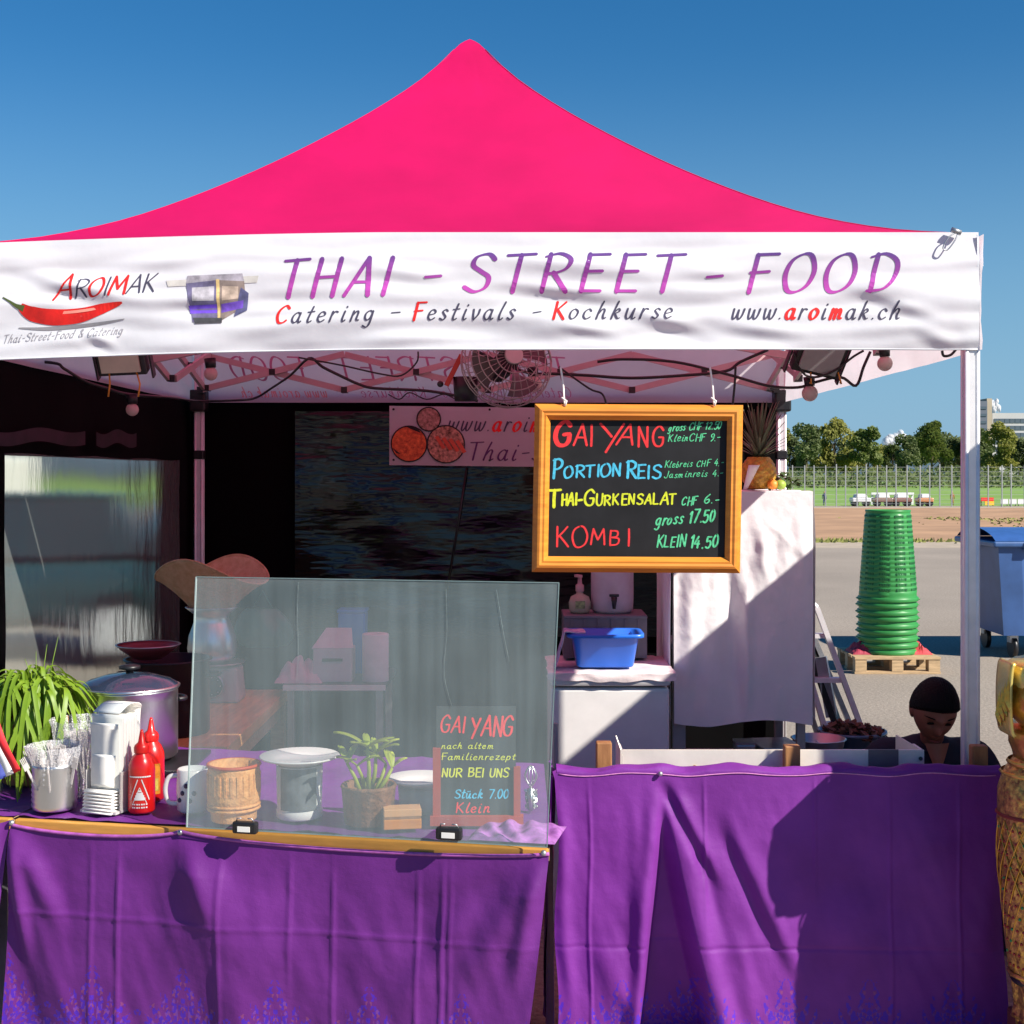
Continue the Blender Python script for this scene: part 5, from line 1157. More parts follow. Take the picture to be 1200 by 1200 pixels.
plate(c+Vector((0,0.0,.062)), 40*s_, 'white plate beside the small slate behind the glass, right one')
# planter with banana-like plant
c = at(432, 964); s_ = c.y/F; t = thing('planter', 'brown basket planter with a small bright green plant behind the glass', 'plant', c)
bas = mat('brown wicker', (.34, .15, .07), .8, nscale=50, col2=(.18, .07, .03), bscale=70, bamt=.7)
rp = 31*s_; MB().lathe([(0,.001),(rp*.86,.001),(rp*.9,.004),(rp*1.02,.085),(rp*1.06,.088),(rp*1.0,.094),(rp*.92,.09),(rp*.9,.075),(0,.072)], c, 72, wob=lambda a, z: 1+.02*sin(a*24)*sin(z*330)).build('basket', bas, t)
r = random.Random(4);
for (x, z) in ((0,.20),(-.06,.13),(.02,.16),(.05,.11),(-.03,.12),(.07,.10)):
    st_ = c+Vector((x*.3, r.uniform(-.02,.02), .075)); tp = c+Vector((x*.8, r.uniform(-.03,.02), .075+z*.55))
    MB().tube([st_, (st_+tp)/2+Vector((.003,0,0)), tp], [.006,.005,.004], 6).build('stem', crown_leaf, t)
    for j in range(5 if z > .15 else 3):
        a = r.uniform(0, 2*pi) if z < .15 else j*2*pi/5+.5; l = r.uniform(.06,.085)*(1 if z > .12 else .7); up = r.uniform(.02, .055)
        p1 = tp; d = Vector((cos(a), sin(a)*.7, 0)); mb = MB(); nn = Vector((-d.y, d.x, 0)); vs = []
        for i in range(8):
            q = i/7; wd_ = .012*sin(pi*min(1, q*.9+.1))**.7; p = p1+d*l*q+Zu*(up*q*1.4-up*.7*q*q); vs += [p-nn*wd_+Zu*.002, p-Zu*.002, p+nn*wd_+Zu*.002]
        fs = []
        for i in range(7): fs += [(3*i,3*i+1,3*i+4,3*i+3), (3*i+1,3*i+2,3*i+5,3*i+4)]
        mb.add(vs, fs, True); mb.build('leaf', crown_leaf, t, solid=.0006)
# small wooden box
c = at(471, 970); s_ = c.y/F; t = thing('wooden_box', 'small orange striped wooden box in front of the planter', 'box', c); rz = R(9)
MB().box(c+Zu*.014, (44*s_, .05, .024), rz).build('lower_block', orange_wood, t, bevel=.002)
MB().box(c+Zu*.0285, (43*s_, .049, .005), rz).build('dark_stripe', wood, t); MB().box(c+Zu*.040, (44*s_, .05, .018), rz).build('upper_block', plain('light orange wood', (.75, .38, .16), .6), t, bevel=.002)
# wire whisk and foil right of the slate
c = at(622, 950); s_ = c.y/F; t = thing('whisk', 'steel whisk and bright foil standing right of the small slate', 'whisk', c)
for k in range(5): a = k*pi/5; MB().tube(smooth([c+Vector((0,0,.055)), c+Vector((.016*cos(a),.016*sin(a),.085)), c+Vector((0,0,.112)), c+Vector((-.016*cos(a),-.016*sin(a),.085)), c+Vector((0,0,.055))], 4), .0012, 5).build('wire', steel, t)
MB().tube([c+Vector((0,0,.0)), c+Vector((0,0,.056))], .006, 10).build('handle', steel, t)
MB().grid(lambda u, v: c+Vector((-.014+.03*u+.006*nz(u*5,v*5), .01+.01*nz(u*9,v*9,2), .002+.05*v+.006*nz(u*7,v*7,4))), 10, 10, smooth=False).build('foil', steel, t)
# ------------------------------------------------------------------ inside the tent, left
WZ = .62
wt = thing('wooden_table', 'rough wooden side table under the scale and steamer', 'table', (-1.36, 5.55, 0))
MB().box((-1.34, 5.58, WZ-.025), (.60, 1.30, .05)).build('tabletop', mat('warm plank', (.80, .42, .14), .6, nscale=4, namt=.3, stretch=(8, 1, 8)), wt, bevel=.004)
for x in (-1.60, -1.075):
    for y in (4.98, 6.18): MB().box((x, y, (WZ-.052)/2), (.06, .06, WZ-.052)).build('leg', pale_wood, wt)
MB().box((-1.34, 6.18, WZ-.09), (.46, .03, .07)).build('rail', pale_wood, wt); MB().box((-1.075, 5.58, WZ-.09), (.03, 1.13, .06)).build('rail', pale_wood, wt)
c = P(254, 826, 5.93); c.z = WZ+.001
t = thing('kitchen_scale', 'grey kitchen scale with round dial carrying the steamer pot', 'scale', c)
MB().box(c+Vector((0,0,.075)), (.20, .15, .15), taper=1.12).build('body', plain('grey scale body', (.58, .55, .50), .5), t, bevel=.012)
MB().tube([c+Vector((0,-.086,.075)), c+Vector((0,-.094,.075))], .047, 28).build('dial', plain('dark dial', (.06, .08, .07), .4), t)
MB().lathe([(.046,0),(.052,0),(.052,.008),(.046,.008)], c+Vector((0,-.090,.075)), 28, M=Matrix.Rotation(R(90), 3, 'X')).build('dial_rim', dull_steel, t)
for k in range(8): a = k*pi/4; MB().box(c+Vector((.036*cos(a), -.0955, .075+.036*sin(a))), (.004,.002,.004)).build('dial_mark', paper, t)
MB().lathe([(0,.155),(.09,.155),(.12,.163),(.122,.167),(.09,.16),(0,.16)], c, 36).build('pan', steel, t)
c = c+Vector((-.02, 0, .168)); t = thing('steamer_pot', 'bulging aluminium steamer pot below the bamboo cone', 'pot', c)
MB().lathe([(0,0),(.075,0),(.098,.02),(.105,.06),(.100,.11),(.080,.165),(.070,.19),(.076,.205),(.115,.235),(.112,.238),(.072,.21),(.064,.19),(.07,.16),(0,.02)], c, 48).build('body', plain('spun aluminium', (.62, .62, .66), .3, metal=.85, nscale=3), t)
c = c+Vector((.0, 0, .20)); t = thing('steamer_basket', 'woven bamboo steamer cone with folded wavy rim', 'basket', c)
bam = mat('split bamboo', (.88, .60, .34), .6, nscale=30, col2=(.70, .42, .20), bscale=120, bamt=.5, trans=.1)
mb = MB()
def cone(u, v):
    a = 2*pi*u; rr = .035+.175*v**1.0; z = .235*v
    z += v**2*(.055*cos(2*(a-1.2))-.01); e = 1+.10*cos(2*a)*v
    return c+Vector((rr*cos(a)*e*1.05, rr*sin(a)*.95, z-.03))
mb.grid(cone, 72, 22); mb.build('cone', bam, t, solid=.003)
MB().tube([cone(i/72, 1.0) for i in range(73)], .004, 6).build('rim', bam, t)
for px, col, lab, w_, h_ in ((296, (.035,.17,.12), 'green plastic bag hanging from a hook behind the steamer', .26, .16),):
    c = P(px+12, 735, 6.4); t = thing('plastic_bag', lab, 'bag', c)
    def bagf(u, v):
        a = 2*pi*u; rr = (.5+.5*sin(pi*(v*.8+.18)))*(1+.12*sin(a*5+v*4)+.1*nz(cos(a)*2, sin(a)*2, v*3)); return c+Vector((w_*.5*rr*cos(a), .08*rr*sin(a), h_*(v-.5)*1.1))
    MB().grid(bagf, 40, 16).build('bag', plain('thin green film', col, .35), t)
    MB().tube([c+Vector((-.05,0,h_*.5)), c+Vector((0,0,h_*.5+.09)), c+Vector((.05,0,h_*.5))], .004, 6).build('handle', plain('green handle', col), t)
# dark steel bench with boxes
bz = PZ(802, 6.0); t = thing('steel_table', 'dark metal table with pale front edge at the back of the tent', 'table', (PX(400, 6.2), 6.25, 0))
bx0_, bx1_ = PX(332, 6.0), PX(452, 6.0)
MB().box(((bx0_+bx1_)/2, 6.25, bz-.012), (bx1_-bx0_, .5, .024)).build('tabletop', plain('dark steel top', (.10, .10, .11), .4, metal=.5), t)
MB().box(((bx0_+bx1_)/2, 5.994, bz-.014), (bx1_-bx0_, .008, .024)).build('front_edge', white_metal, t)
for x in (bx0_+.03, bx1_-.03):
    for y in (6.03, 6.47): MB().box((x, y, (bz-.03)/2), (.03, .03, bz-.03)).build('leg', dull_steel, t)
MB().box(((bx0_+bx1_)/2, 6.25, .22), (bx1_-bx0_-.02, .42, .015)).build('lower_shelf', dull_steel, t)
def towel_roll(px, lab, w_, h_, Y, m):
    c = Vector((PX(px, Y), Y, bz+.001)); o = MB().lathe([(.012,0),(w_/2,0),(w_/2,h_),(.02,h_),(.012,h_*.5),(.012,0)], c, 32, wob=lambda a, z: 1+.01*nz(cos(a)*4, sin(a)*4, z*20)).build('paper_roll', m); tag(o, lab, 'paper roll')

t = thing('paper_roll', 'white kitchen paper roll standing at the right end of the steel table', 'paper roll', (PX(440, 6.1), 6.1, bz))
MB().lathe([(.018,.001),(.058,.001),(.059,.004),(.059,.208),(.057,.211),(.02,.211),(.018,.1),(.018,.001)], (PX(440, 6.1), 6.1, bz), 36, wob=lambda a, z: 1+.012*nz(cos(a)*4, sin(a)*4, z*20)).build('roll', plain('soft paper', (.74, .66, .70), .9), t)
t = thing('tissue_box', 'lilac white box with open slanted lid on the steel table', 'box', (PX(395, 6.1), 6.1, bz))
lil = plain('lilac cardboard', (.55, .48, .56), .8)
MB().box((PX(392, 6.12), 6.12, bz+.075), (.17, .14, .148)).build('body', lil, t, bevel=.004)
MB().add([(PX(368,6.12),6.05,bz+.15),(PX(416,6.12),6.05,bz+.15),(PX(410,6.12),6.19,bz+.225),(PX(380,6.12),6.19,bz+.225)], [(0,1,2,3)]).build('lid', lil, t, solid=.004)
MB().box((PX(392, 6.12), 6.047, bz+.10), (.09, .006, .012)).build('slot', black_pl, t)
t = thing('blue_box', 'bright blue box behind the tissue box on the steel table', 'box', (PX(412, 6.35), 6.35, bz))
MB().box((PX(413, 6.35), 6.37, bz+.14), (.125, .12, .28), taper=.97).build('body', blue_pl, t, bevel=.006); MB().box((PX(413, 6.35), 6.37, bz+.288), (.135, .13, .014)).build('lid', blue_pl, t, bevel=.004)
def crump(c, w_, d_, h_, f=30, sd_=0):
    return lambda u, v: Vector(c)+Vector(((u-.5)*w_, (v-.5)*d_, h_*(max(0, sin(pi*u)*sin(pi*v))**.6)*(1+.35*nz(u*4+sd_, v*4, 1)+.22*sin(f*u+9*v+3*nz(u*5, v*5, sd_)))))
tag(MB().grid(crump((PX(352, 6.1), 6.12, bz+.001), .21, .2, .085, 22), 40, 30).build('crumpled_cloth', plain('pinkish cloth', (.66, .45, .55), .85), None), 'crumpled pinkish cloth at the left end of the steel table', 'cloth')

# ------------------------------------------------------------------ freezer and what stands on it
fx0, fx1, fz = PX(645, 4.8), PX(785, 4.8), PZ(790, 4.8)
t = thing('chest_freezer', 'white freezer box under the blue basin, half in diagonal shadow', 'freezer', ((fx0+fx1)/2, 5.05, 0))
MB().box(((fx0+fx1)/2, 5.06, (fz-.05)/2+.01), (fx1-fx0, .50, fz-.07)).build('body', white_metal, t, bevel=.012)
MB().box(((fx0+fx1)/2, 5.055, fz-.022), (fx1-fx0+.006, .52, .042)).build('lid', white_metal, t, bevel=.012)
MB().box((fx0+.02, 4.803, fz*.72), (.016, .02, .16)).build('handle', plain('grey handle', (.4, .4, .4)), t, bevel=.004)
MB().box(((fx0+fx1)/2, 4.812, .06), (fx1-fx0-.04, .008, .05)).build('vent_panel', plain('grey vent', (.2, .2, .2)), t)
def fcl(u, v):
    x = fx0-.01+(fx1-fx0+.03)*u; q = v
    if q < .25: y = 4.788; z = fz-.028*(1-q/.25)-.012*nz(x*12, 3)*(1-q*4)+.004
    else: y = 4.788+(q-.25)*.6; z = fz+.004
    return (x+.006*nz(q*9, x*5), y-.004*nz(x*18, q*4), z+.006*abs(nz(x*14, y*14, 1)))
tag(MB().grid(fcl, 60, 24).build('freezer_cloth', mat('pink white cloth', (.78, .68, .68), .85, nscale=5, namt=.25, bscale=20, bamt=.3)), 'pale pinkish cloth spread over the freezer lid', 'cloth')
c = Vector((PX(712, 4.98), 4.96, fz+.012)); t = thing('grey_crate', 'dark grey plastic crate behind the blue basin', 'crate', c+Vector((0,.26,0)))
cc = c+Vector((0, .26, .078)); gcm = plain('grey crate plastic', (.17, .16, .18), .5)
w_ = .30; MB().box(cc+Vector((0,-.11,0)), (w_, .01, .15)).build('front_wall', gcm, t); MB().box(cc+Vector((0,.11,0)), (w_, .01, .15)).build('rear_wall', gcm, t)
for s2 in (-1,1): MB().box(cc+Vector((s2*w_/2,0,0)), (.01, .23, .15)).build('side_wall', gcm, t)
MB().box(cc+Vector((0,0,.078)), (w_+.012, .24, .012)).build('lid', gcm, t, bevel=.003)
for k in range(6): MB().box(cc+Vector(((k-2.5)*.05,-.118,0)), (.008, .006, .14)).build('rib', gcm, t)
ctop = cc+Vector((0,0,.085))
c = Vector((PX(719, 5.15), ctop.y, ctop.z)); t = thing('water_dispenser', 'white plastic water canister with black tap above the blue basin', 'dispenser', c)
MB().lathe([(0,0),(.070,0),(.079,.012),(.081,.05),(.081,.24),(.075,.265),(.03,.28),(.03,.30),(0,.30)], c, 40).build('body', plain('milky plastic', (.62, .56, .60), .4, trans=.1), t)
MB().lathe([(0,.30),(.038,.30),(.038,.325),(0,.325)], c, 24).build('cap', black_pl, t)
MB().tube([c+Vector((0,-.078,.055)), c+Vector((0,-.108,.052))], .010, 10).tube([c+Vector((0,-.102,.066)), c+Vector((0,-.104,.022))], [.012,.006], 10).build('tap', black_pl, t)
MB().box(c+Vector((0,-.104,.072)), (.036, .012, .010)).build('tap_lever', black_pl, t, bevel=.002)
c = Vector((PX(680, 5.15), ctop.y-.03, ctop.z)); t = thing('soap_bottle', 'small round soap bottle with pump beside the water canister', 'bottle', c)
MB().lathe([(0,.001),(.034,.001),(.040,.01),(.042,.04),(.034,.062),(.014,.072),(.013,.082),(0,.082)], c, 28).build('bottle', plain('pale soap', (.42, .40, .30), .25), t)
MB().lathe([(.014,.080),(.016,.084),(.016,.105),(.009,.11),(.007,.135),(0,.135)], c, 20).build('pump', plain('pink pump', (.6, .35, .36), .4), t)
MB().box(c+Vector((-.006,-.012,.140)), (.016, .042, .010), .4).build('pump_head', plain('pink pump head', (.6, .35, .36), .4), t, bevel=.002)
MB().box(c+Vector((0,-.041,.034)), (.036, .003, .028)).build('label', plain('flower label', (.25, .35, .15), .6, nscale=80, namt=.7), t)
# basin
c = Vector((PX(710, 4.85), 4.94, fz+.012)); t = thing('blue_basin', 'bright blue rectangular plastic basin on the freezer', 'basin', c)
mb = MB(); n = 40
def rrect(w_, d_, rad, z):
    out = []
    for k in range(n):
        a = 2*pi*(k+.5)/n; ca, sa = cos(a), sin(a); e = .28
        out.append(Vector((w_/2*math.copysign(abs(ca)**e, ca), d_/2*math.copysign(abs(sa)**e, sa), z)))
    return out
rings = [[Vector((v.x*.87, v.y*.85, v.z*.92)) for v in rg] for rg in [rrect(.0,.0,0,.002), rrect(.225,.17,0,.002), rrect(.235,.18,0,.008), rrect(.275,.22,0,.120), rrect(.285,.23,0,.124), rrect(.312,.255,0,.126), rrect(.314,.257,0,.118), rrect(.318,.261,0,.119), rrect(.316,.259,0,.133), rrect(.27,.215,0,.131), rrect(.228,.172,0,.012), rrect(0,0,0,.012)]]
vs = [c+v for rg in rings for v in rg]; fs = [(j*n+k, j*n+(k+1)%n, (j+1)*n+(k+1)%n, (j+1)*n+k) for j in range(len(rings)-1) for k in range(n)]
mb.add(vs, fs, True); mb.build('body', blue_pl, t)
def tw_f(u, v):   # towel over the basin's left rim
    s_ = v*.24; x0_ = c.x-.142
    if s_ < .07: x = x0_+.07-s_; z = c.z+.126
    else: x = x0_-.002-(s_-.07)*.28; z = c.z+.126-(s_-.07)
    return (x-.004*nz(u*4, v*5), c.y-.10+u*.12+.008*nz(v*6, u*3), z+.004*nz(u*7, v*7)+.006*math.exp(-((s_-.07)/.02)**2))
tag(MB().grid(tw_f, 16, 30).build('small_towel', mat('lilac print towel', (.72, .68, .80), .85, nscale=30, col2=(.25, .22, .5)), solid=.004), 'small white and lilac towel over the left rim of the blue basin', 'towel')

# ------------------------------------------------------------------ shelf under white cloth
sx0, sx1, sY, sz = PX(790, 5.0), PX(949, 5.0), 5.0, PZ(577, 5.0)
t = thing('storage_rack', 'grey metal shelf rack hidden under the white sheet', 'rack', ((sx0+sx1)/2, sY+.24, 0))
for x in (sx0+.02, sx1-.03):
    for y in (sY+.02, sY+.44): MB().box((x, y, (sz-.006)/2), (.045 if x < .7 and y < sY+.1 else .03, .03, sz-.006)).build('post', plain('grey post', (.40,.37,.37), .5, metal=.3), t)
for z in (.12, .50, .95, sz-.02): MB().box(((sx0+sx1)/2, sY+.23, z), (sx1-sx0-.02, .44, .018)).build('shelf_board', plain('grey shelf', (.22,.21,.21), .6), t)
wc = thing('white_sheet', 'white sheet draped over the storage rack, cut by a diagonal shadow', 'sheet', ((sx0+sx1)/2, sY, sz))
WC = [(812,640,800,850,9,.012),(850,640,862,850,10,-.022),(873,680,874,850,6,.018),(880,590,905,720,7,.007),(900,600,880,700,9,.006),(930,585,945,700,8,.006),(885,600,940,650,5,.004),(890,640,930,600,5,.004),(825,600,815,760,6,.006)]
def shf(u, v):
    X = sx0-.004+(sx1-sx0+.008)*u; z = sz+.004-v*(sz-PZ(847+4*sin(u*7), sY)); px, py = CX+X*F/sY, HY+(CAMZ-z)*F/sY
    d = crs(px, py, WC)*min(1, v*6)+min(1, v*4)*(.016*nz(X*6, z*1.2, 5)+.006*nz(X*18, z*6, 2)+.003*nz(X*40, z*30)*(1-v))
    return (X, sY-.034-d, z)
MB().grid(shf, 110, 90).build('front_drape', cloth_w, wc)
MB().grid(lambda u, v: (sx0-.004+(sx1-sx0+.008)*u, sY-.034+.50*v, sz+.004+.006*nz(u*5, v*5)*min(1, v*5)), 30, 20).build('top', cloth_w, wc)
for x, s2 in ((sx0-.004, -1), (sx1+.004, 1)):
    MB().grid(lambda u, v: (x+s2*(.010+.012*nz(u*5, v*2, x))*min(1, v*5), sY-.034+.50*u, sz+.004-v*(sz-.70-.02*sin(u*5))), 24, 24).build('side_drape', cloth_w, wc)
# crates and tins on the shelf below the sheet
sh = .51
for px, w_, h_, col, nm, cat, lab in ((812,.06,.05,(.10,.03,.03),'tin_can','can','small dark red tin on the shelf below the white sheet'), (838,.05,.06,(.18,.13,.12),'tin_can','can','brown tin in the middle of the shelf below the sheet'), (856,.05,.045,(.12,.08,.1),'tin_can','can','short dark tin beside the brown one under the sheet')):
    c = Vector((PX(px, 5.1), 5.1, sh)); t = thing(nm, lab, cat, c); m = plain(lab[:12], col, .4)
    MB().lathe([(0,0),(w_*.5,0),(w_*.52,.003),(w_*.5,.006),(w_*.5,h_-.006),(w_*.52,h_-.003),(w_*.48,h_),(0,h_-.003)], c, 24).build('body', m, t)
    MB().lathe([(w_*.49,h_-.001),(w_*.525,h_+.001),(w_*.49,h_+.003)], c, 24).build('rim', dull_steel, t)
c = Vector((PX(905, 5.08), 5.10, sh)); t = thing('steel_tray', 'stack of folded steel trays on the shelf under the sheet', 'trays', c)
for k in range(5): MB().box(c+Vector((.0+.004*k, .01, .012+k*.018)), (.20-.01*k, .2, .010), .04*k).build('tray', dull_steel, t, bevel=.003)
c = Vector((PX(872, 5.05), 5.05, sh)); t = thing('grey_box', 'small grey metal box left of the steel trays', 'box', c); MB().box(c+Vector((0,0,.05)), (.07, .08, .1)).build('body', dull_steel, t, bevel=.006); MB().box(c+Vector((0,0,.104)), (.074, .084, .008)).build('lid', steel, t)
# pineapple and fruit on top
c = P(889, 576, 5.15); c.z = sz+.012; t = thing('pineapple', 'ripe pineapple with tall leaf crown on top of the white sheet', 'pineapple', c)
mb = MB(); k_ = 5.15/F; rp = 19.5*k_; hp2 = 37*k_*1.0
def pin(u, v):
    a = 2*pi*u; zz = v; rr = rp*sin(pi*(.13+.74*v))**.55
    e = abs(sin((u*8+v*4.5)*pi))*abs(sin((u*8-v*4.5)*pi)); return c+Vector((rr*(1+.09*e)*cos(a), rr*(1+.09*e)*sin(a), zz*hp2))
mb.grid(pin, 96, 40); mb.build('fruit', mat('pineapple skin', (.72, .42, .05), .5, nscale=70, col2=(.30, .18, .02), bscale=80, bamt=.5), t)
r = random.Random(8); lf = None
pg = mat('pineapple leaf', (.14, .17, .09), .5, nscale=12, namt=.3)
for i in range(56):
    q = i/56; a = i*2.4; l = 82*k_*(.35+.65*(1-abs(q-.62)*1.1))*r.uniform(.85,1.1); up = .55+1.0*q; d = Vector((cos(a), sin(a), 0)); nn = Vector((-d.y, d.x, 0)); vs = []
    base = c+Zu*(hp2*.98+.018*q)+d*.012*(1-q)
    for j in range(6):
        s_ = j/5; w2 = .0085*(1-s_)**.7+.0006; ou = l*.55*s_**1.3*(1.2-q*.95); p = base+d*ou+Zu*(l*s_*up*.62-ou*.15)
        vs += [p-nn*w2+d*.002, p, p+nn*w2+d*.002]
    fs = []
    for j in range(5): fs += [(3*j,3*j+1,3*j+4,3*j+3), (3*j+1,3*j+2,3*j+5,3*j+4)]
    MB().add(vs, fs, True).build('leaf', pg, t, solid=.0008)
c = Vector((PX(917, 5.2), 5.2, sz+.012)); t = thing('green_herbs', 'bunch of dark green herbs right of the pineapple', 'herbs', c)
for i in range(70):
    a = r.uniform(0, 2*pi); q = .05*sqrt(r.random()); p = c+Vector((q*cos(a)*1.2, q*sin(a), .006+r.random()*.065*(1-q/.07))); l = r.uniform(.02,.035); d = Vector((r.gauss(0,1), r.gauss(0,1), r.gauss(0,.5))).normalized(); nn = d.orthogonal().normalized()*l*.3
    MB().add([p-d*l, p-nn, p+d*l, p+nn], [(0,1,2,3)]).build('leaf', dark_leaf, t)
for px, col, nm, lab in ((905, (.75,.26,.03), 'orange_fruit', 'small orange fruit between the pineapple and herbs'), (914, (.28,.42,.05), 'lime', 'green lime at the foot of the herbs')):
    c = Vector((PX(px, 5.1), 5.09, sz+.008)); t = thing(nm, lab, 'fruit', c); MB().sphere(c+Zu*.019, (.021,.021,.019), 18, 12, lambda d: 1-.03*abs(d.z)**8).build('flesh', plain(nm, col, .5, nscale=40), t); MB().tube([c+Zu*.037, c+Zu*.041], .003, 6).build('stalk', wood, t)
c = Vector((PX(873, 5.08), 5.06, sz+.01)); t = thing('paper_cone', 'white paper leaning against the left of the pineapple', 'paper', c); MB().grid(lambda u, v: c+Vector((-.01+.045*u*(.4+.6*v)+.02*v, .02*u*u, .09*v)), 6, 6).build('sheet', paper, t, solid=.001)

# ------------------------------------------------------------------ beside the rack: ladder, bucket
t = thing('step_ladder', 'folded aluminium step ladder leaning behind the white sheet', 'ladder', (1.55, 6.2, 0))
Yl = 6.2
for (a, b_) in (((957,712),(1052,985)), ((925,712),(1000,985))):
    for dy, m_ in ((0, alu), (.10, dull_steel)):
        MB().bar(P(a[0]-dy*100, a[1]+dy*200, Yl+dy), P(b_[0]-dy*60, 968, Yl+dy), .032, .022).build('rail', m_, t)
for k in range(5):
    f = .12+k*.19; l_a = P(957+95*f, 712+273*f, Yl+.02); l_b = P(925+75*f, 712+273*f, Yl+.02); MB().bar(l_a, l_b, .05, .02).build('step', alu, t)
MB().tube(smooth([P(925,714,Yl), P(930,706,Yl), P(945,703,Yl), P(957,712,Yl)], 5), .014, 8).build('top_handle', alu, t)
MB().bar(P(950,760,Yl+.1), P(985,860,Yl+.02), .05, .03).build('dark_panel', black_pl, t); MB().bar(P(962,770,Yl+.06), P(975,840,Yl+.04), .03, .05).build('step', dull_steel, t)
c = Vector((PX(1000, 5.45), 5.45, 0)); t = thing('wooden_stool', 'low wooden stool under the blue grey bucket', 'stool', c)
MB().box(c+Zu*.29, (.34, .3, .03)).build('seat', pale_wood, t)
for sx_ in (-1,1):
    for sy_ in (-1,1): MB().box(c+Vector((sx_*.14, sy_*.12, .1375)), (.035,.035,.275)).build('leg', pale_wood, t)
c = Vector((PX(996, 5.45), 5.42, .306)); t = thing('bucket', 'blue grey bucket heaped with brown wood chips beside the ladder', 'bucket', c)
bkm = plain('blue grey zinc', (.16, .22, .30), .4, metal=.3)
MB().lathe([(0,.001),(.095,.001),(.100,.006),(.128,.27),(.136,.272),(.136,.282),(.124,.282),(.098,.02),(0,.02)], c, 40).build('body', bkm, t)
MB().tube(smooth([c+Vector((-.13,-.02,.275)), c+Vector((-.155,-.09,.25)), c+Vector((-.09,-.15,.235)), c+Vector((.05,-.16,.24)), c+Vector((.13,-.03,.275))], 5), .004, 6).build('handle', paper, t)
chip = None; cm = mat('brown chips', (.22, .09, .045), .8, nscale=20, col2=(.10, .04, .025))
for i in range(120):
    a = r.uniform(0, 2*pi); q = .125*sqrt(r.random()); h_ = .262+.055*(1-(q/.13)**2)*r.uniform(.4,1)
    if chip is None: o = MB().box((0,0,0), (.07, .018, .008), taper=.8).build('wood_chip', cm, t, local=True); chip = o.data
    else: o = bpy.data.objects.new('wood_chip', chip); C.objects.link(o); o.parent = t
    o.location = (q*cos(a), q*sin(a), h_); o.rotation_euler = (r.gauss(0,.4), r.gauss(0,.4), r.uniform(0, pi)); o.scale = (r.uniform(.5,1.1),)*3
c = Vector((PX(962, 5.3), 5.3, .306)); t = thing('jute_pan', 'pale steel pan beside the bucket, partly behind the white sheet', 'pan', c+Vector((-.13,0,-.306)))
c = Vector((c.x-.02, 5.25, 0)); t.name = 'steel_pan'
MB().box(c+Vector((0,0,.26)), (.20,.2,.52), taper=.95).build('stand', plain('grey stand', (.25,.26,.28)), t)
MB().lathe([(0,.521),(.08,.521),(.085,.525),(.10,.585),(.106,.588),(.1,.59),(.08,.53),(0,.528)], c, 32).build('pan', steel, t)

# ------------------------------------------------------------------ crouching person
c = Vector((PX(1088, 4.86), 4.86, 0));
t = thing('person', 'person with dark tied back hair and navy top bowing over work behind the grill', 'person', c)
t0 = thing('low_stool', 'low dark stool the bowed person sits on', 'stool', c+Vector((0,.12,0)))
MB().box(c+Vector((0,.12,.19)), (.3,.26,.03)).build('seat', black_pl, t0)
for sx_ in (-1,1):
    for sy_ in (-1,1): MB().box(c+Vector((sx_*.12, .12+sy_*.1, .0875)), (.03,.03,.174)).build('leg', black_pl, t0)
def skin_obj(name, joints, edges, m, root=0, sub=2):
    me = bpy.data.meshes.new(name); me.from_pydata([tuple(j[0]) for j in joints], edges, []); me.update(); me.materials.append(m)
    o = bpy.data.objects.new(name, me); C.objects.link(o)
    sk = o.modifiers.new('skin', 'SKIN'); sk.use_smooth_shade = True
    if not me.skin_vertices: me.attributes.new('skin_vertex', 'FLOAT', 'POINT') if False else None
    return o, me, sk
def skinned(name, J, E, m, parent, sub=2):
    bm = bmesh.new(); ly = bm.verts.layers.skin.verify(); vs = []
    for i, (p, rd) in enumerate(J):
        v = bm.verts.new(p); v[ly].radius = (rd, rd) if not isinstance(rd, tuple) else rd; v[ly].use_root = (i == 0); vs.append(v)
    for a, b_ in E: bm.edges.new((vs[a], vs[b_]))
    me = bpy.data.meshes.new(name); bm.to_mesh(me); bm.free(); me.materials.append(m)
    o = bpy.data.objects.new(name, me); C.objects.link(o); o.parent = parent
    sk = o.modifiers.new('skin', 'SKIN'); sk.use_smooth_shade = True; sk.branch_smoothing = .5
    ss = o.modifiers.new('sub', 'SUBSURF'); ss.levels = ss.render_levels = sub
    return o
skin_c = mat('dark warm skin', (.28, .105, .06), .5, nscale=18, namt=.12)
navy = mat('navy cloth', (.012, .014, .030), .85, nscale=12, namt=.3, bscale=30, bamt=.3)
J = [((0,.13,.27),.125), ((0,.10,.38),(.13,.105)), ((0,.055,.50),(.165,.11)), ((0,.01,.600),(.135,.085)), ((0,-.035,.655),.048)]
E = [(0,1),(1,2),(2,3),(3,4)]
for s2 in (-1,1):
    b = len(J)
    J += [((s2*.180,.0,.618),.060), ((s2*.245,-.02,.46),.049), ((s2*.25,-.05,.385),.042), ((s2*.15,-.17,.37),.034)]
    E += [(3,b),(b,b+1),(b+1,b+2),(b+2,b+3)]
    b = len(J); J += [((s2*.09,.05,.25),.085), ((s2*.19,-.22,.36),.062), ((s2*.185,-.25,.30),.058), ((s2*.17,-.20,.09),.04), ((s2*.17,-.22,.045),.036), ((s2*.18,-.34,.035),.03)]
    E += [(0,b),(b,b+1),(b+1,b+2),(b+2,b+3),(b+3,b+4),(b+4,b+5)]
skinned('clothed_body', J, E, navy, t)
J = [((0,-.02,.64),.047), ((0,-.05,.70),.043), ((0,-.075,.74),.045)]
skinned('neck', J, [(0,1),(1,2)], skin_c, t)
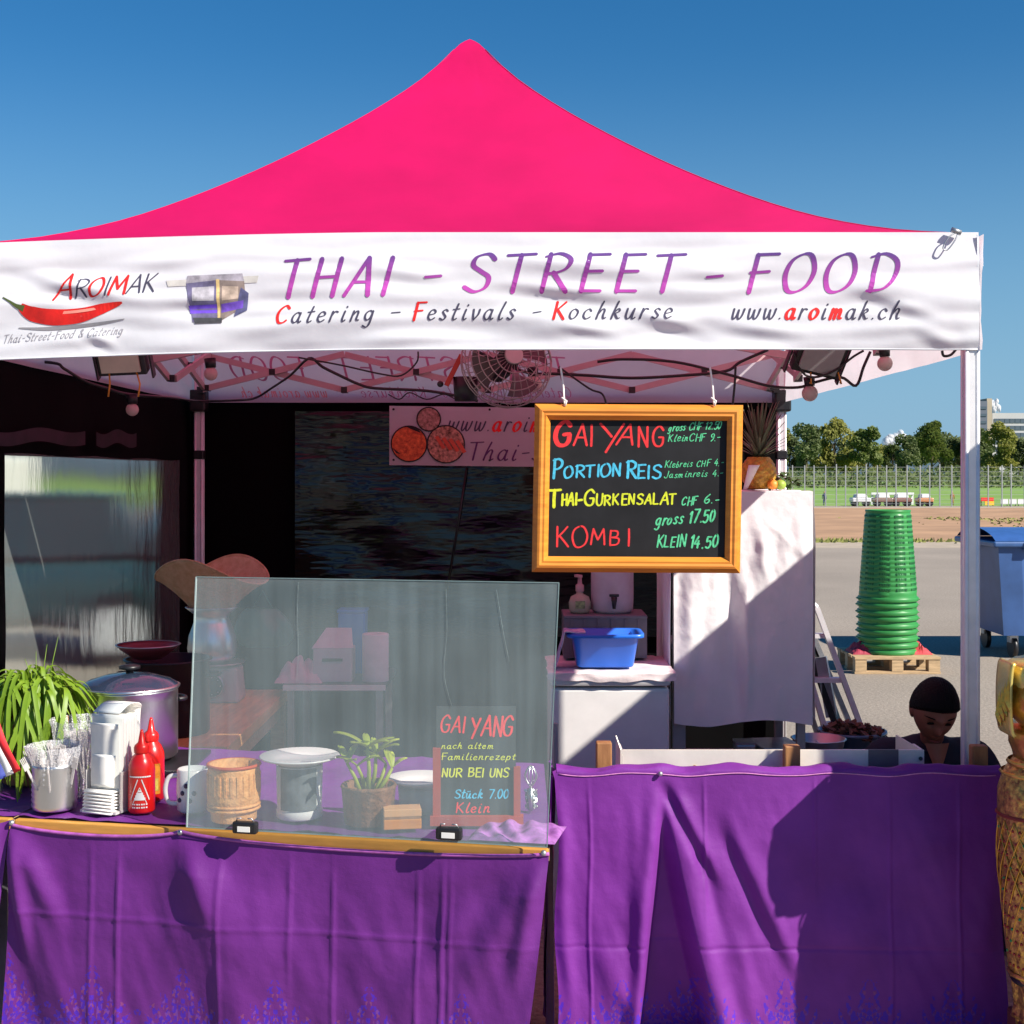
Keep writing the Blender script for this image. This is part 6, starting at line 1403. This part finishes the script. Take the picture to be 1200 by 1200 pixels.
# hands, working low in front of the body
for s2 in (-1,1):
    w0 = Vector((s2*.15,-.17,.37)); p0 = w0+Vector((-s2*.035,-.055,-.012)); J = [(tuple(w0),.026), (tuple((w0+p0)/2),.024), (tuple(p0),(.034,.017))]; E = [(0,1),(1,2)]
    for f_ in range(4):
        off = Vector((-s2*.010*(f_-1.5)*.9, -.010*(f_-1.5)*s2*0, .0)); l = (.9,1.05,1.0,.8)[f_]
        b = len(J); r0 = p0+off+Vector((0,-.02,0)); J += [(tuple(r0+Vector((s2*(f_-1.5)*.012,0,0))),.0095), (tuple(r0+Vector((s2*(f_-1.5)*.015,-.030*l,-.008))),.0085), (tuple(r0+Vector((s2*(f_-1.5)*.015,-.048*l,-.028))),.0078), (tuple(r0+Vector((s2*(f_-1.5)*.014,-.050*l,-.045))),.007)]
        E += [(2,b),(b,b+1),(b+1,b+2),(b+2,b+3)]
    b = len(J); J += [(tuple(p0+Vector((-s2*.03,.01,-.004))),.011), (tuple(p0+Vector((-s2*.045,-.018,-.014))),.0095), (tuple(p0+Vector((-s2*.045,-.038,-.022))),.008)]; E += [(1,b),(b,b+1),(b+1,b+2)]
    skinned('hand', J, E, skin_c, t, 1)
Hm = Matrix.Rotation(R(31), 3, 'X')   # chin towards the chest
Hc = Vector((-.012,-.105,.782))
Hz = Matrix.Rotation(R(4), 3, 'Y')
def hd(d):   # unit direction -> head surface point (face towards -y)
    x, y, z = d; p = Vector((x*.074, y*.092, z*.112))
    if z < 0: p.x *= 1-.32*abs(z)**1.3; p.y *= 1-.06*abs(z)
    if y > 0 and z < 0: p.y *= 1-.35*abs(z)
    if y < 0:
        f = -y
        p.y -= .020*math.exp(-(x/.13)**2)*math.exp(-((z+.22)/.16)**2)*f*(1 if z < -.0 else .6)         # nose
        p.y -= .008*math.exp(-(x/.10)**2)*math.exp(-((z-.0)/.25)**2)*f
        p.y += .012*(math.exp(-((abs(x)-.36)/.17)**2)*math.exp(-((z-.04)/.12)**2))*f                    # eye sockets
        p.y -= .006*math.exp(-(x/.45)**2)*math.exp(-((z-.22)/.10)**2)*f                                # brow
        p.y -= .009*math.exp(-(x/.26)**2)*math.exp(-((z+.52)/.055)**2)*f                               # upper lip
        p.y -= .009*math.exp(-(x/.22)**2)*math.exp(-((z+.64)/.05)**2)*f
        p.y -= .010*math.exp(-(x/.3)**2)*math.exp(-((z+.90)/.14)**2)*f                                 # chin
        p.y -= .005*math.exp(-((abs(x)-.55)/.2)**2)*math.exp(-((z+.25)/.2)**2)*f                       # cheeks
    return Hc+Hz@(Hm@p)
def hgrid(nu, nv, fn):
    def f(u, v):
        th = pi*v; a = 2*pi*u; return fn(Vector((sin(th)*cos(a), sin(th)*sin(a), cos(th))))
    return MB().grid(f, nu, nv)
hgrid(96, 80, hd).build('head', skin_c, t, local=True)
hair_m = mat('black hair', (.004, .0035, .0035), .6, spec=.15, bscale=160, bamt=.5, stretch=(1, .3, 1))
def hair(d):
    x, y, z = d; q = hd(d)
    lo = .55-.60*(y+1)+.05*abs(x) if y < 0 else -.06-.55*y
    thick = -.006+.0150*smst(lo-.10, lo+.10, z)
    n_ = (q-Hc).normalized(); return q+n_*thick*(1+.15*nz(x*6, y*2, z*2)+.10*sin(math.atan2(x, z)*60+3*nz(x*5, y*5, z*5)))
hgrid(220, 90, hair).build('hair', hair_m, t, local=True)
bc = Hc+Hz@(Hm@Vector((.035,.100,-.030)))
MB().sphere(bc, (.042,.038,.036), 20, 14, lambda d: 1+.08*nz(d.x*4, d.y*4, d.z*4)).build('hair_bun', hair_m, t, local=True)
for s2 in (-1,1):
    ec = Hc+Hz@(Hm@Vector((s2*.073,.008,-.008))); MB().sphere(ec, (.010,.017,.030), 12, 10).build('ear', skin_c, t, local=True)
    ey = Hc+Hz@(Hm@Vector((s2*.028,-.077,.002))); MB().sphere(ey, (.0145,.008,.0045), 12, 8).build('closed_eye_lid', hair_m, t, local=True)
    eb = [Hc+Hz@(Hm@Vector((s2*(.012+.014*k), -.088+.004*k*k*.6, .026+.003*sin(k)))) for k in range(4)]; MB().tube(eb, [.002,.0028,.0025,.001], 6).build('eyebrow', hair_m, t, local=True)
ml = [Hc+Hz@(Hm@Vector(((k-2)*.010, -.0935+.0018*(k-2)**2*.9, -.0645))) for k in range(5)]
MB().tube(ml, [.0015,.003,.0035,.003,.0015], 6).build('lips', plain('lips', (.22,.05,.04), .4), t, local=True)
MB().grid(lambda u, v: (( u-.5)*.085*(1-v)**.8, -.098-.020*v-.012*(1-(2*u-1)**2), .665-.105*v), 8, 10).build('open_neckline', skin_c, t, local=True)
MB().lathe([(.052,0),(.060,.004),(.062,.014),(.054,.018)], (0,-.018,.640), 28, M=Matrix.Rotation(R(25), 3, 'X')).build('collar', navy, t, local=True)

# ------------------------------------------------------------------ golden statue at the right edge
SY = 3.58; sk = SY/F; sc = Vector((PX(1238, SY), SY, 0)); t = thing('golden_statue', 'ornate golden temple dancer statue cut off by the right edge', 'statue', sc)
MB().box(sc+Zu*.09, (.20,.18,.18)).build('plinth', plain('dark red plinth', (.12,.03,.02), .5), t, bevel=.01)
zc = lambda py: PZ(py, SY); wpx = lambda q: q*sk
def body_prof():
    L_ = [(1205,44),(1150,50),(1120,56),(1060,62),(1000,66),(955,67),(925,67),(905,61),(895,54),(887,48)]
    out = [(0, .181), (wpx(50), .181), (wpx(46), .22)]; out += [(wpx(w_), zc(py)) for py, w_ in L_]; return out
pr = body_prof(); pr2 = []
for (r0, z0), (r1, z1) in zip(pr, pr[1:]):
    for k in range(6): pr2.append((r0+(r1-r0)*k/6, z0+(z1-z0)*k/6))
pr2.append(pr[-1])
def wrap(a, z):
    q = 1
    if zc(1140) < z < zc(955): q += .020*abs(sin(a*12+z*75))*abs(sin(a*12-z*75))
    if z < zc(1145): q += .04*sin(a*9)
    return q
goldd = mat('gold over red relief', (.85, .55, .12), .35, .65, nscale=60, col2=(.20, .06, .03), bscale=70, bamt=.6)
MB().lathe(pr2, sc, 120, sy=.8, wob=wrap).build('robe', goldd, t)
def ring(py, wd_, th, nm, m): MB().lathe([(wpx(wd_), zc(py)-th), (wpx(wd_)+.005, zc(py)), (wpx(wd_), zc(py)+th)], sc, 64, sy=.8).build(nm, m, t)
ring(953, 67.5, .005, 'belt', plain('dark red band', (.25,.03,.02))); ring(1147, 51, .008, 'lower_band', black_pl); ring(1140, 54, .006, 'lower_band', gold); ring(893, 55, .007, 'collar', gold); ring(905, 63, .005, 'collar', gold)
# lattice of raised studs
sd_m = plain('ruby stud', (.35,.02,.02), .2); sg_m = plain('emerald stud', (.03,.25,.08), .2); dd = {}
for j in range(12):
    py = 968+j*14.5; z = zc(py)
    for i in range(20):
        a = -pi+i*pi/20*1.0+(.5*pi/20 if j % 2 else 0)
        w_ = next(w1+(w0-w1)*(py-p1)/(p0-p1) for (p0,w0),(p1,w1) in zip([(1205,44),(1150,50),(1120,56),(1060,62),(1000,66),(955,67)],[(1150,50),(1120,56),(1060,62),(1000,66),(955,67),(925,67)]) if p1 <= py <= p0)
        m = sd_m if (i+j) % 5 else sg_m
        if m.name not in dd: o = MB().sphere((0,0,0), .0042, 6, 4).build('stud', m, t, local=True); dd[m.name] = o.data
        else: o = bpy.data.objects.new('stud', dd[m.name]); C.objects.link(o); o.parent = t
        o.location = (wpx(w_)*1.01*cos(a), wpx(w_)*.81*sin(a), z)
# raised crossing cords of the lattice
for s2 in (-1,1):
    for i in range(14):
        pts = []
        for k in range(22):
            q = k/21; py = 958+q*178; w_ = 67-(0 if q < .3 else (q-.3)*20); a = -pi+i*pi/13*1.05+s2*q*1.3
            pts.append(sc+Vector((wpx(w_)*1.012*cos(a), wpx(w_)*.812*sin(a), zc(py))))
        MB().tube(pts, .0022, 5).build('cord', gold, t)
# neck, shoulders, head with face and tiered crown
MB().lathe([(wpx(48), zc(889)), (wpx(50), zc(880)), (wpx(54), zc(870)), (wpx(54), zc(858)), (wpx(52), zc(848)), (0, zc(846))], sc, 48, sy=.9).build('neck', gold, t)
hc2 = sc+Zu*(zc(815))+Vector((0,-.04,0)); HW = wpx(66)
def sh_(d):
    x, y, z = d; p = Vector((x*HW, y*HW*.95, z*wpx(52)))
    if z < 0: p.x *= 1-.25*z*z; p.y *= 1-.12*z*z
    if y < 0:
        f = -y; p.y -= .022*math.exp(-(x/.14)**2)*math.exp(-((z+.15)/.22)**2)*f; p.y += .016*math.exp(-((abs(x)-.36)/.18)**2)*math.exp(-((z-.12)/.14)**2)*f
        p.y -= .010*math.exp(-(x/.3)**2)*math.exp(-((z+.5)/.07)**2)*f; p.y -= .010*math.exp(-(x/.4)**2)*math.exp(-((z+.85)/.16)**2)*f
    return hc2+p
hgrid(72, 56, sh_).build('face', gold, t)
gp = mat('green gold leaf', (.85, .62, .16), .35, .5, nscale=12, col2=(.48, .50, .20), bscale=30, bamt=.3)
for s2 in (-1,1):   # flaring ear ornaments
    def ear(u, v):
        z = zc(856)+(zc(772)-zc(856))*v; w_ = wpx(63+5*sin(pi*min(1, v*1.0))**.4); return sc+Vector((s2*w_, -.09+.10*u, z))
    MB().grid(ear, 8, 24).build('ear_ornament', gp, t, solid=.008)
    for k in range(4):
        q = Vector((s2*wpx(70.5), -.09+.022*k, zc(805+k*7))); MB().add([sc+q+Vector((0,-.012,-.05)), sc+q+Vector((0,.012,-.05)), sc+q+Vector((0,0,.04)), sc+q+Vector((s2*.012,0,-.02))], [(0,1,3),(1,2,3),(2,0,3)]).build('leaf_relief', gold, t)
MB().lathe([(wpx(64), zc(800)), (wpx(65), zc(786)), (wpx(62), zc(776)), (wpx(54), zc(771)), (wpx(24), zc(768)), (wpx(25), zc(755)), (wpx(18), zc(748)), (wpx(17), zc(725)), (wpx(11), zc(715)), (wpx(9), zc(690)), (wpx(4), zc(650)), (0, zc(630))], sc+Vector((0,-.035,0)), 60, sy=.9, wob=lambda a, z: 1+.02*sin(a*16)).build('crown', gp, t)
# praying hands and forearms in front of the chest
for s2 in (-1,1):
    J = [((s2*wpx(50),.02,zc(905)),.036), ((s2*wpx(54),.03,zc(985)),.028), ((s2*wpx(30),-.075,zc(975)),.022), ((s2*.016,-.125,zc(945)),(.012,.018))]; E = [(0,1),(1,2),(2,3)]
    for f_ in range(4): b = len(J); J += [((s2*.012,-.135+.012*f_,zc(928)),.007), ((s2*.010,-.135+.011*f_,zc(912)-.004*abs(f_-1)),.0065), ((s2*.009,-.134+.010*f_,zc(900)-.004*abs(f_-1)),.005)]; E += [(3,b),(b,b+1),(b+1,b+2)]
    b = len(J); J += [((s2*.012,-.100,zc(938)),.008), ((s2*.011,-.095,zc(924)),.006)]; E += [(3,b),(b,b+1)]
    skinned('arm', J, E, gold, t, 1)

# ------------------------------------------------------------------ yard: buckets on a pallet, dumpsters
by = 11.25; c = Vector((PX(1040, by), by, 0)); bk = by/F
t = thing('pallet', 'small wooden pallet carrying the stack of green tubs', 'pallet', c)
pw, pd = 1.0*98*bk, .62
plk = pale_wood
for k in range(5): MB().box(c+Vector((0, -pd/2+.05+k*(pd-.1)/4, .127)), (pw, .10, .02)).build('top_plank', plk, t)
for q in (-1,0,1):
    for e in (-1,0,1): MB().box(c+Vector((q*(pw/2-.05), e*(pd/2-.05), .069)), (.09, .09, .094)).build('block', plk, t)
    MB().box(c+Vector((0, q*(pd/2-.05), .011)), (pw, .09, .02)).build('bottom_plank', plk, t)
for s2, lab in ((-1,'dark red crumpled cloth under the left of the green tubs'),(1,'bright red cloth lying right of the green tubs')):
    cc = c+Vector((s2*(.225), -.02, .138)); o = MB().grid(crump(cc, .20, .30, .075, 9, s2), 16, 16, smooth=False).build('red_cloth', plain('red fabric '+str(s2), (.55,.05,.06) if s2 > 0 else (.35,.03,.06))); tag(o, lab, 'cloth')
# one tub: rim down, rows of slots
rT, rB, hT = 33*bk, 25.5*bk, .74
def tub_mb():
    mb = MB(); n = 64; prof = [(rT*1.0, 0), (rT*1.01, .010), (rT*1.0, .026), (rT*.99, .030), (rT*.985, .05)]
    m = 18
    for k in range(m):
        z0 = .06+k*(hT-.085)/m; zz = lambda q: z0+q*(hT-.085)/m; rr = lambda z: rT*.985+(rB-rT*.985)*(z-.05)/(hT-.05)
        prof += [(rr(zz(.0)), zz(.0)), (rr(zz(.55)), zz(.55)), (rr(zz(.62))*.992, zz(.62)), (rr(zz(.92))*.992, zz(.92))]
    prof += [(rB*1.0, hT-.02), (rB*1.02, hT-.012), (rB*1.02, hT), (rB*.9, hT), (rB*.88, hT-.02), (0, hT-.02)]
    def wob(a, z):
        return 1+ (.02 if (int((a+.2)/(2*pi/10)*2) % 2 == 0 and .06 < z < hT-.03) else 0)
    return mb.lathe(prof, (0,0,0), n, wob=wob)
tubmesh = None; stack_z = .138
green_dk = plain('tub slots', (.01,.12,.035))
lbl = ['bottom green tub of the stack resting on the pallet', 'second green tub from the pallet', 'third green tub from the pallet', 'fourth green tub from the pallet', 'fifth green tub, middle of the nested rims', 'sixth green tub from the pallet', 'seventh green tub from the pallet', 'eighth green tub, just below the topmost one', 'topmost green tub of the stack with its ribbed sides showing']
tub0 = None
for k in range(9):
    z = stack_z+k*.0535
    if tub0 is None:
        tub0 = thing('green_tub', lbl[k], 'tub', (c.x, c.y, z), group='nested upside-down green tubs')
        tub_mb().build('body', green_pl, tub0, local=True)
        MB().lathe([(rT*.99,-.002),(rT*1.035,.0),(rT*1.045,.003),(rT*1.045,.030),(rT*1.03,.033),(rT*.99,.034)], (0,0,0), 48).build('rim', green_pl, tub0, local=True)
        for s2 in (-1,1): MB().tube(smooth([Vector((s2*rT*1.0,-.06,.018)), Vector((s2*(rT*1.06),-.05,.014)), Vector((s2*(rT*1.06),.05,.014)), Vector((s2*rT*1.0,.06,.018))], 4), .006, 6).build('handle', green_pl, tub0, local=True)
    else: dup(tub0, (c.x+.004*sin(k*1.7), c.y, z+.003*sin(k*2.9)), rz=.07*math.sin(k*2.1), label=lbl[k])
last = [o for o in bpy.data.objects if o.get('label') == lbl[8]][0]
sl = MB()
for k in range(15):
    z = .10+k*(hT-.15)/14; rr = rT*.985+(rB-rT*.985)*(z-.05)/(hT-.05)
    for g in range(10):
        for e in range(5):
            a = g*2*pi/10+(e-2)*.088; sl.box((rr*1.012*cos(a), rr*1.012*sin(a), z), (.006, .013, .018), rz=a)
for o in [sl.build('slots', green_dk, last, local=True, kind='stuff')]: pass
# dumpsters
def dumpster(x, y, label):
    t = thing('dumpster', label, 'dumpster', (x, y, 0)); W2, D2 = 1.30, 1.0; z0, z1 = .20, .98
    def wall(u0, u1, nm, m=bin_m): pass
    mb = MB(); tp = .90
    pr_ = []
    n_seg = 13; xs = [-W2/2+W2*k/n_seg for k in range(n_seg+1)]
    # front and rear skins with vertical ribs
    for sy_ in (-1,1):
        vs = [];
        for z, e in ((z0, tp), (z1, 1)):
            for k, xx in enumerate(xs):
                ribd = .03 if k in (3, 4, 9, 10) else 0
                vs.append((xx*e, sy_*(D2/2*e-ribd), z))
        m_ = len(xs); mb.add(vs, [(k, k+1, m_+k+1, m_+k) for k in range(m_-1)])
    for sx_ in (-1,1): mb.add([(sx_*W2/2*tp,-D2/2*tp,z0),(sx_*W2/2*tp,D2/2*tp,z0),(sx_*W2/2,D2/2,z1),(sx_*W2/2,-D2/2,z1)], [(0,1,2,3)])
    mb.add([(-W2/2*tp,-D2/2*tp,z0),(W2/2*tp,-D2/2*tp,z0),(W2/2*tp,D2/2*tp,z0),(-W2/2*tp,D2/2*tp,z0)], [(0,1,2,3)])
    mb.build('body', bin_m, t, local=True)
    MB().box((0,0,z1+.012), (W2+.10, D2+.08, .05)).build('rim', plain('bin rim blue', (.05,.12,.30), .4), t, local=True, bevel=.015)
    MB().grid(lambda u, v: ((u-.5)*(W2+.06), (v-.5)*(D2+.04), z1+.04+.10*sin(pi*v)**.7), 20, 14).build('lid', plain('bin lid blue', (.04,.11,.32), .35), t, local=True)
    for sx_ in (-1,1):
        MB().tube([(sx_*(W2/2+.03),0,z1-.02), (sx_*(W2/2+.10),0,z1-.02)], .022, 12).build('trunnion', bin_m, t, local=True)
        MB().box((sx_*(W2/2-.26), -D2/2-.035, z1-.005), (.10,.04,.08)).build('lift_lug', plain('lug blue', (.10,.26,.6), .3), t, local=True, bevel=.01)
        for sy_ in (-1,1):
            MB().tube([(sx_*W2*.36-.02, sy_*D2*.34, .09), (sx_*W2*.36+.02, sy_*D2*.34, .09)], .09, 20).build('wheel', black_pl, t, local=True)
            MB().box((sx_*W2*.36, sy_*D2*.34, .165), (.07,.08,.07)).build('castor', dull_steel, t, local=True)
    MB().box((.15, -D2/2-.045, z1-.02), (.45,.02,.03)).build('grip', plain('dark blue grip', (.02,.05,.15)), t, local=True, bevel=.006)
    return t
d1 = dumpster(PX(1134, 11.9)+.88, 12.3, 'blue wheeled dumpster behind the front tent pole, nearest the tubs')
dup(d1, (PX(1134, 11.9)+.88+1.50, 12.35, 0), rz=.03, label='second blue wheeled dumpster mostly outside the right edge')

# ------------------------------------------------------------------ unseen stall added right of the frame, shaped to cast the shade here
nx0, nx1, ny0, ny1, nh = 2.02, 4.2, 3.26, 5.35, 2.2
nhz = lambda y: 2.215+(4.3-y)*.13
t = thing('shade_stall', 'white walled tent added outside the right edge to cast the shade here', 'tent', ((nx0+nx1)/2, (ny0+ny1)/2, 0))
nwm = mat('off white tarpaulin', (.62, .60, .58), .85, nscale=3, namt=.08)
for a, b_ in (((nx0,ny0),(nx0,ny1)), ((nx0,ny1),(nx1,ny1)), ((nx1,ny1),(nx1,ny0)), ((nx1,ny0),(nx0,ny0))):
    a = Vector((*a,0)); b_ = Vector((*b_,0)); n2_ = Vector(((b_-a).y, -(b_-a).x, 0)).normalized()
    MB().grid(lambda u, v: a+(b_-a)*u+n2_*.015*nz(u*6, v*2)+Zu*(.02+v*(nhz((a+(b_-a)*u).y)-.02)), 20, 8).build('side_wall', nwm, t)
ap = Vector(((nx0+nx1)/2, (ny0+ny1)/2, nh+.72)); cs_ = [Vector((nx0,ny0,nhz(ny0))), Vector((nx1,ny0,nhz(ny0))), Vector((nx1,ny1,nhz(ny1))), Vector((nx0,ny1,nhz(ny1)))]
MB().add([*cs_, ap], [(0,1,4),(1,2,4),(2,3,4),(3,0,4)]).build('roof', nwm, t)
for q in cs_: MB().box((q.x+(.03 if q.x < 3 else -.03), q.y+(.03 if q.y < 4 else -.03), nh/2), (.04,.04,nh-.15)).build('leg', alu, t)

# ------------------------------------------------------------------ car added beyond the left wall to darken the view in the cloudy window
cx, cy = -3.9, 12.2; t = thing('parked_car', 'dark blue green estate car added to give the cloudy tent window its dark tone', 'car', (cx, cy, 0)); cpm = plain('dark teal car paint', (.015, .06, .07), .25, coat=.6)
sec = [(-2.1,.35,.62),(-2.05,.30,.72),(-1.3,.28,.86),(-.9,.28,.90),(1.5,.28,.92),(2.0,.30,.88),(2.1,.38,.7)]
def carb(u, v):
    q = u*(len(sec)-1); i = min(int(q), len(sec)-2); f = q-i; x = sec[i][0]+(sec[i+1][0]-sec[i][0])*f; zl = sec[i][1]+(sec[i+1][1]-sec[i][1])*f; zh = sec[i][2]+(sec[i+1][2]-sec[i][2])*f
    a = v*2*pi; yy = .86*math.copysign(abs(cos(a))**.35, cos(a)); zz = (zl+zh)/2+(zh-zl)/2*math.copysign(abs(sin(a))**.45, sin(a)); return (cx+x, cy+yy, zz)
MB().grid(carb, 40, 40).build('body', cpm, t)
gz = [(-1.0,.90),(-.35,1.36),(1.3,1.40),(1.85,.92)]
MB().add([(cx+x, cy+s2*(.80 if z < 1 else .62), z) for s2 in (-1,1) for x, z in gz], [(0,1,2,3),(7,6,5,4),(1,5,6,2),(0,4,5,1),(2,6,7,3)]).build('cabin', plain('car window glass', (.03,.045,.05), .08), t, bevel=.04)
MB().box((cx+.48, cy, 1.40), (1.75, 1.26, .05)).build('roof', cpm, t, bevel=.02)
for x in (-.40, .45, 1.30): MB().bar((cx+x, cy-.80, .92), (cx+x, cy-.635, 1.38), .05).build('pillar', cpm, t)
for x in (-1.3, 1.35):
    for s2 in (-1,1): MB().tube([(cx+x, cy+s2*.70, .31), (cx+x, cy+s2*.88, .31)], .31, 24).build('tyre', black_pl, t); MB().tube([(cx+x, cy+s2*.80, .31), (cx+x, cy+s2*.89, .31)], .19, 20).build('rim', alu, t)
for i in range(6):
    px = -120+i*66; Yt = 170+8*(i%3); tt = thing('tree', 'far tree %s seen through the cloudy tent window at left' % ('at the very left','second','third','fourth','fifth','sixth')[i], 'tree', (PX(px, Yt), Yt, 0), rz=i*1.3, group='row of trees beyond the fence'); tt.scale = (1.05,)*3
    for nm2, d in zip(('crown', 'trunk'), tdata[i%3]): o = bpy.data.objects.new(nm2, d); C.objects.link(o); o.parent = tt
# ------------------------------------------------------------------ unseen market tents added behind the camera for their reflections
tcols = [('green', (.04,.30,.08)), ('yellow', (.75,.55,.04)), ('blue', (.03,.12,.5)), ('white', (.75,.75,.75)), ('red', (.6,.03,.03)), ('orange', (.75,.25,.03))]
for i, (nm, col) in enumerate(tcols):
    x = -11+i*4.4; y = -10-1.0*(i%2); t = thing('reflection_tent', '%s market tent added unseen behind the viewer for its reflection' % nm, 'tent', (x, y, 0), group='unseen tents added for reflections'); m = plain(nm+' tent canvas', col, .8)
    q = [Vector((x+a*1.5, y+b_*1.5, 2.3)) for a, b_ in ((-1,-1),(1,-1),(1,1),(-1,1))]
    MB().add([*q, Vector((x, y, 3.3))], [(0,1,4),(1,2,4),(2,3,4),(3,0,4)]).build('roof', m, t)
    for a, b_ in zip(q, q[1:]+q[:1]): MB().add([a, b_, b_-Zu*.3, a-Zu*.3], [(0,1,2,3)]).build('valance', m, t)
    for a in q: MB().box((a.x, a.y, 1.0), (.05,.05,2.0)).build('leg', alu, t)
    MB().box((x, y+1.2, .38), (2.4, .7, .74)).build('counter', m, t)

# white van added far left as a bright patch in the cloudy window
vx, vy = PX(62, 22), 22; t = thing('bright_patch_van', 'white van added to make a bright patch in the cloudy tent window', 'van', (vx, vy, 0)); vm_ = plain('van white', (.80,.78,.70), .4)
MB().box((vx, vy+1.5, 1.12), (1.8, 3.6, 1.6)).build('body', vm_, t, bevel=.12); MB().box((vx, vy+3.6, .8), (1.7, 1.2, .95)).build('bonnet', vm_, t, bevel=.12)
for s2 in (-1,1):
    MB().box((vx+s2*.42, vy-.31, 1.5), (.62, .02, .42)).build('rear_window', win, t, bevel=.005); MB().box((vx+s2*.8, vy-.31, .95), (.12,.02,.35)).build('tail_light', plain('tail red', (.5,.02,.02), .3), t)
    for y in (vy+.4, vy+3.3): MB().tube([(vx+s2*.72, y, .34), (vx+s2*.9, y, .34)], .34, 20).build('wheel', black_pl, t)
MB().box((vx, vy-.33, .42), (1.7, .08, .18)).build('bumper', plain('bumper grey', (.1,.1,.1)), t, bevel=.01)
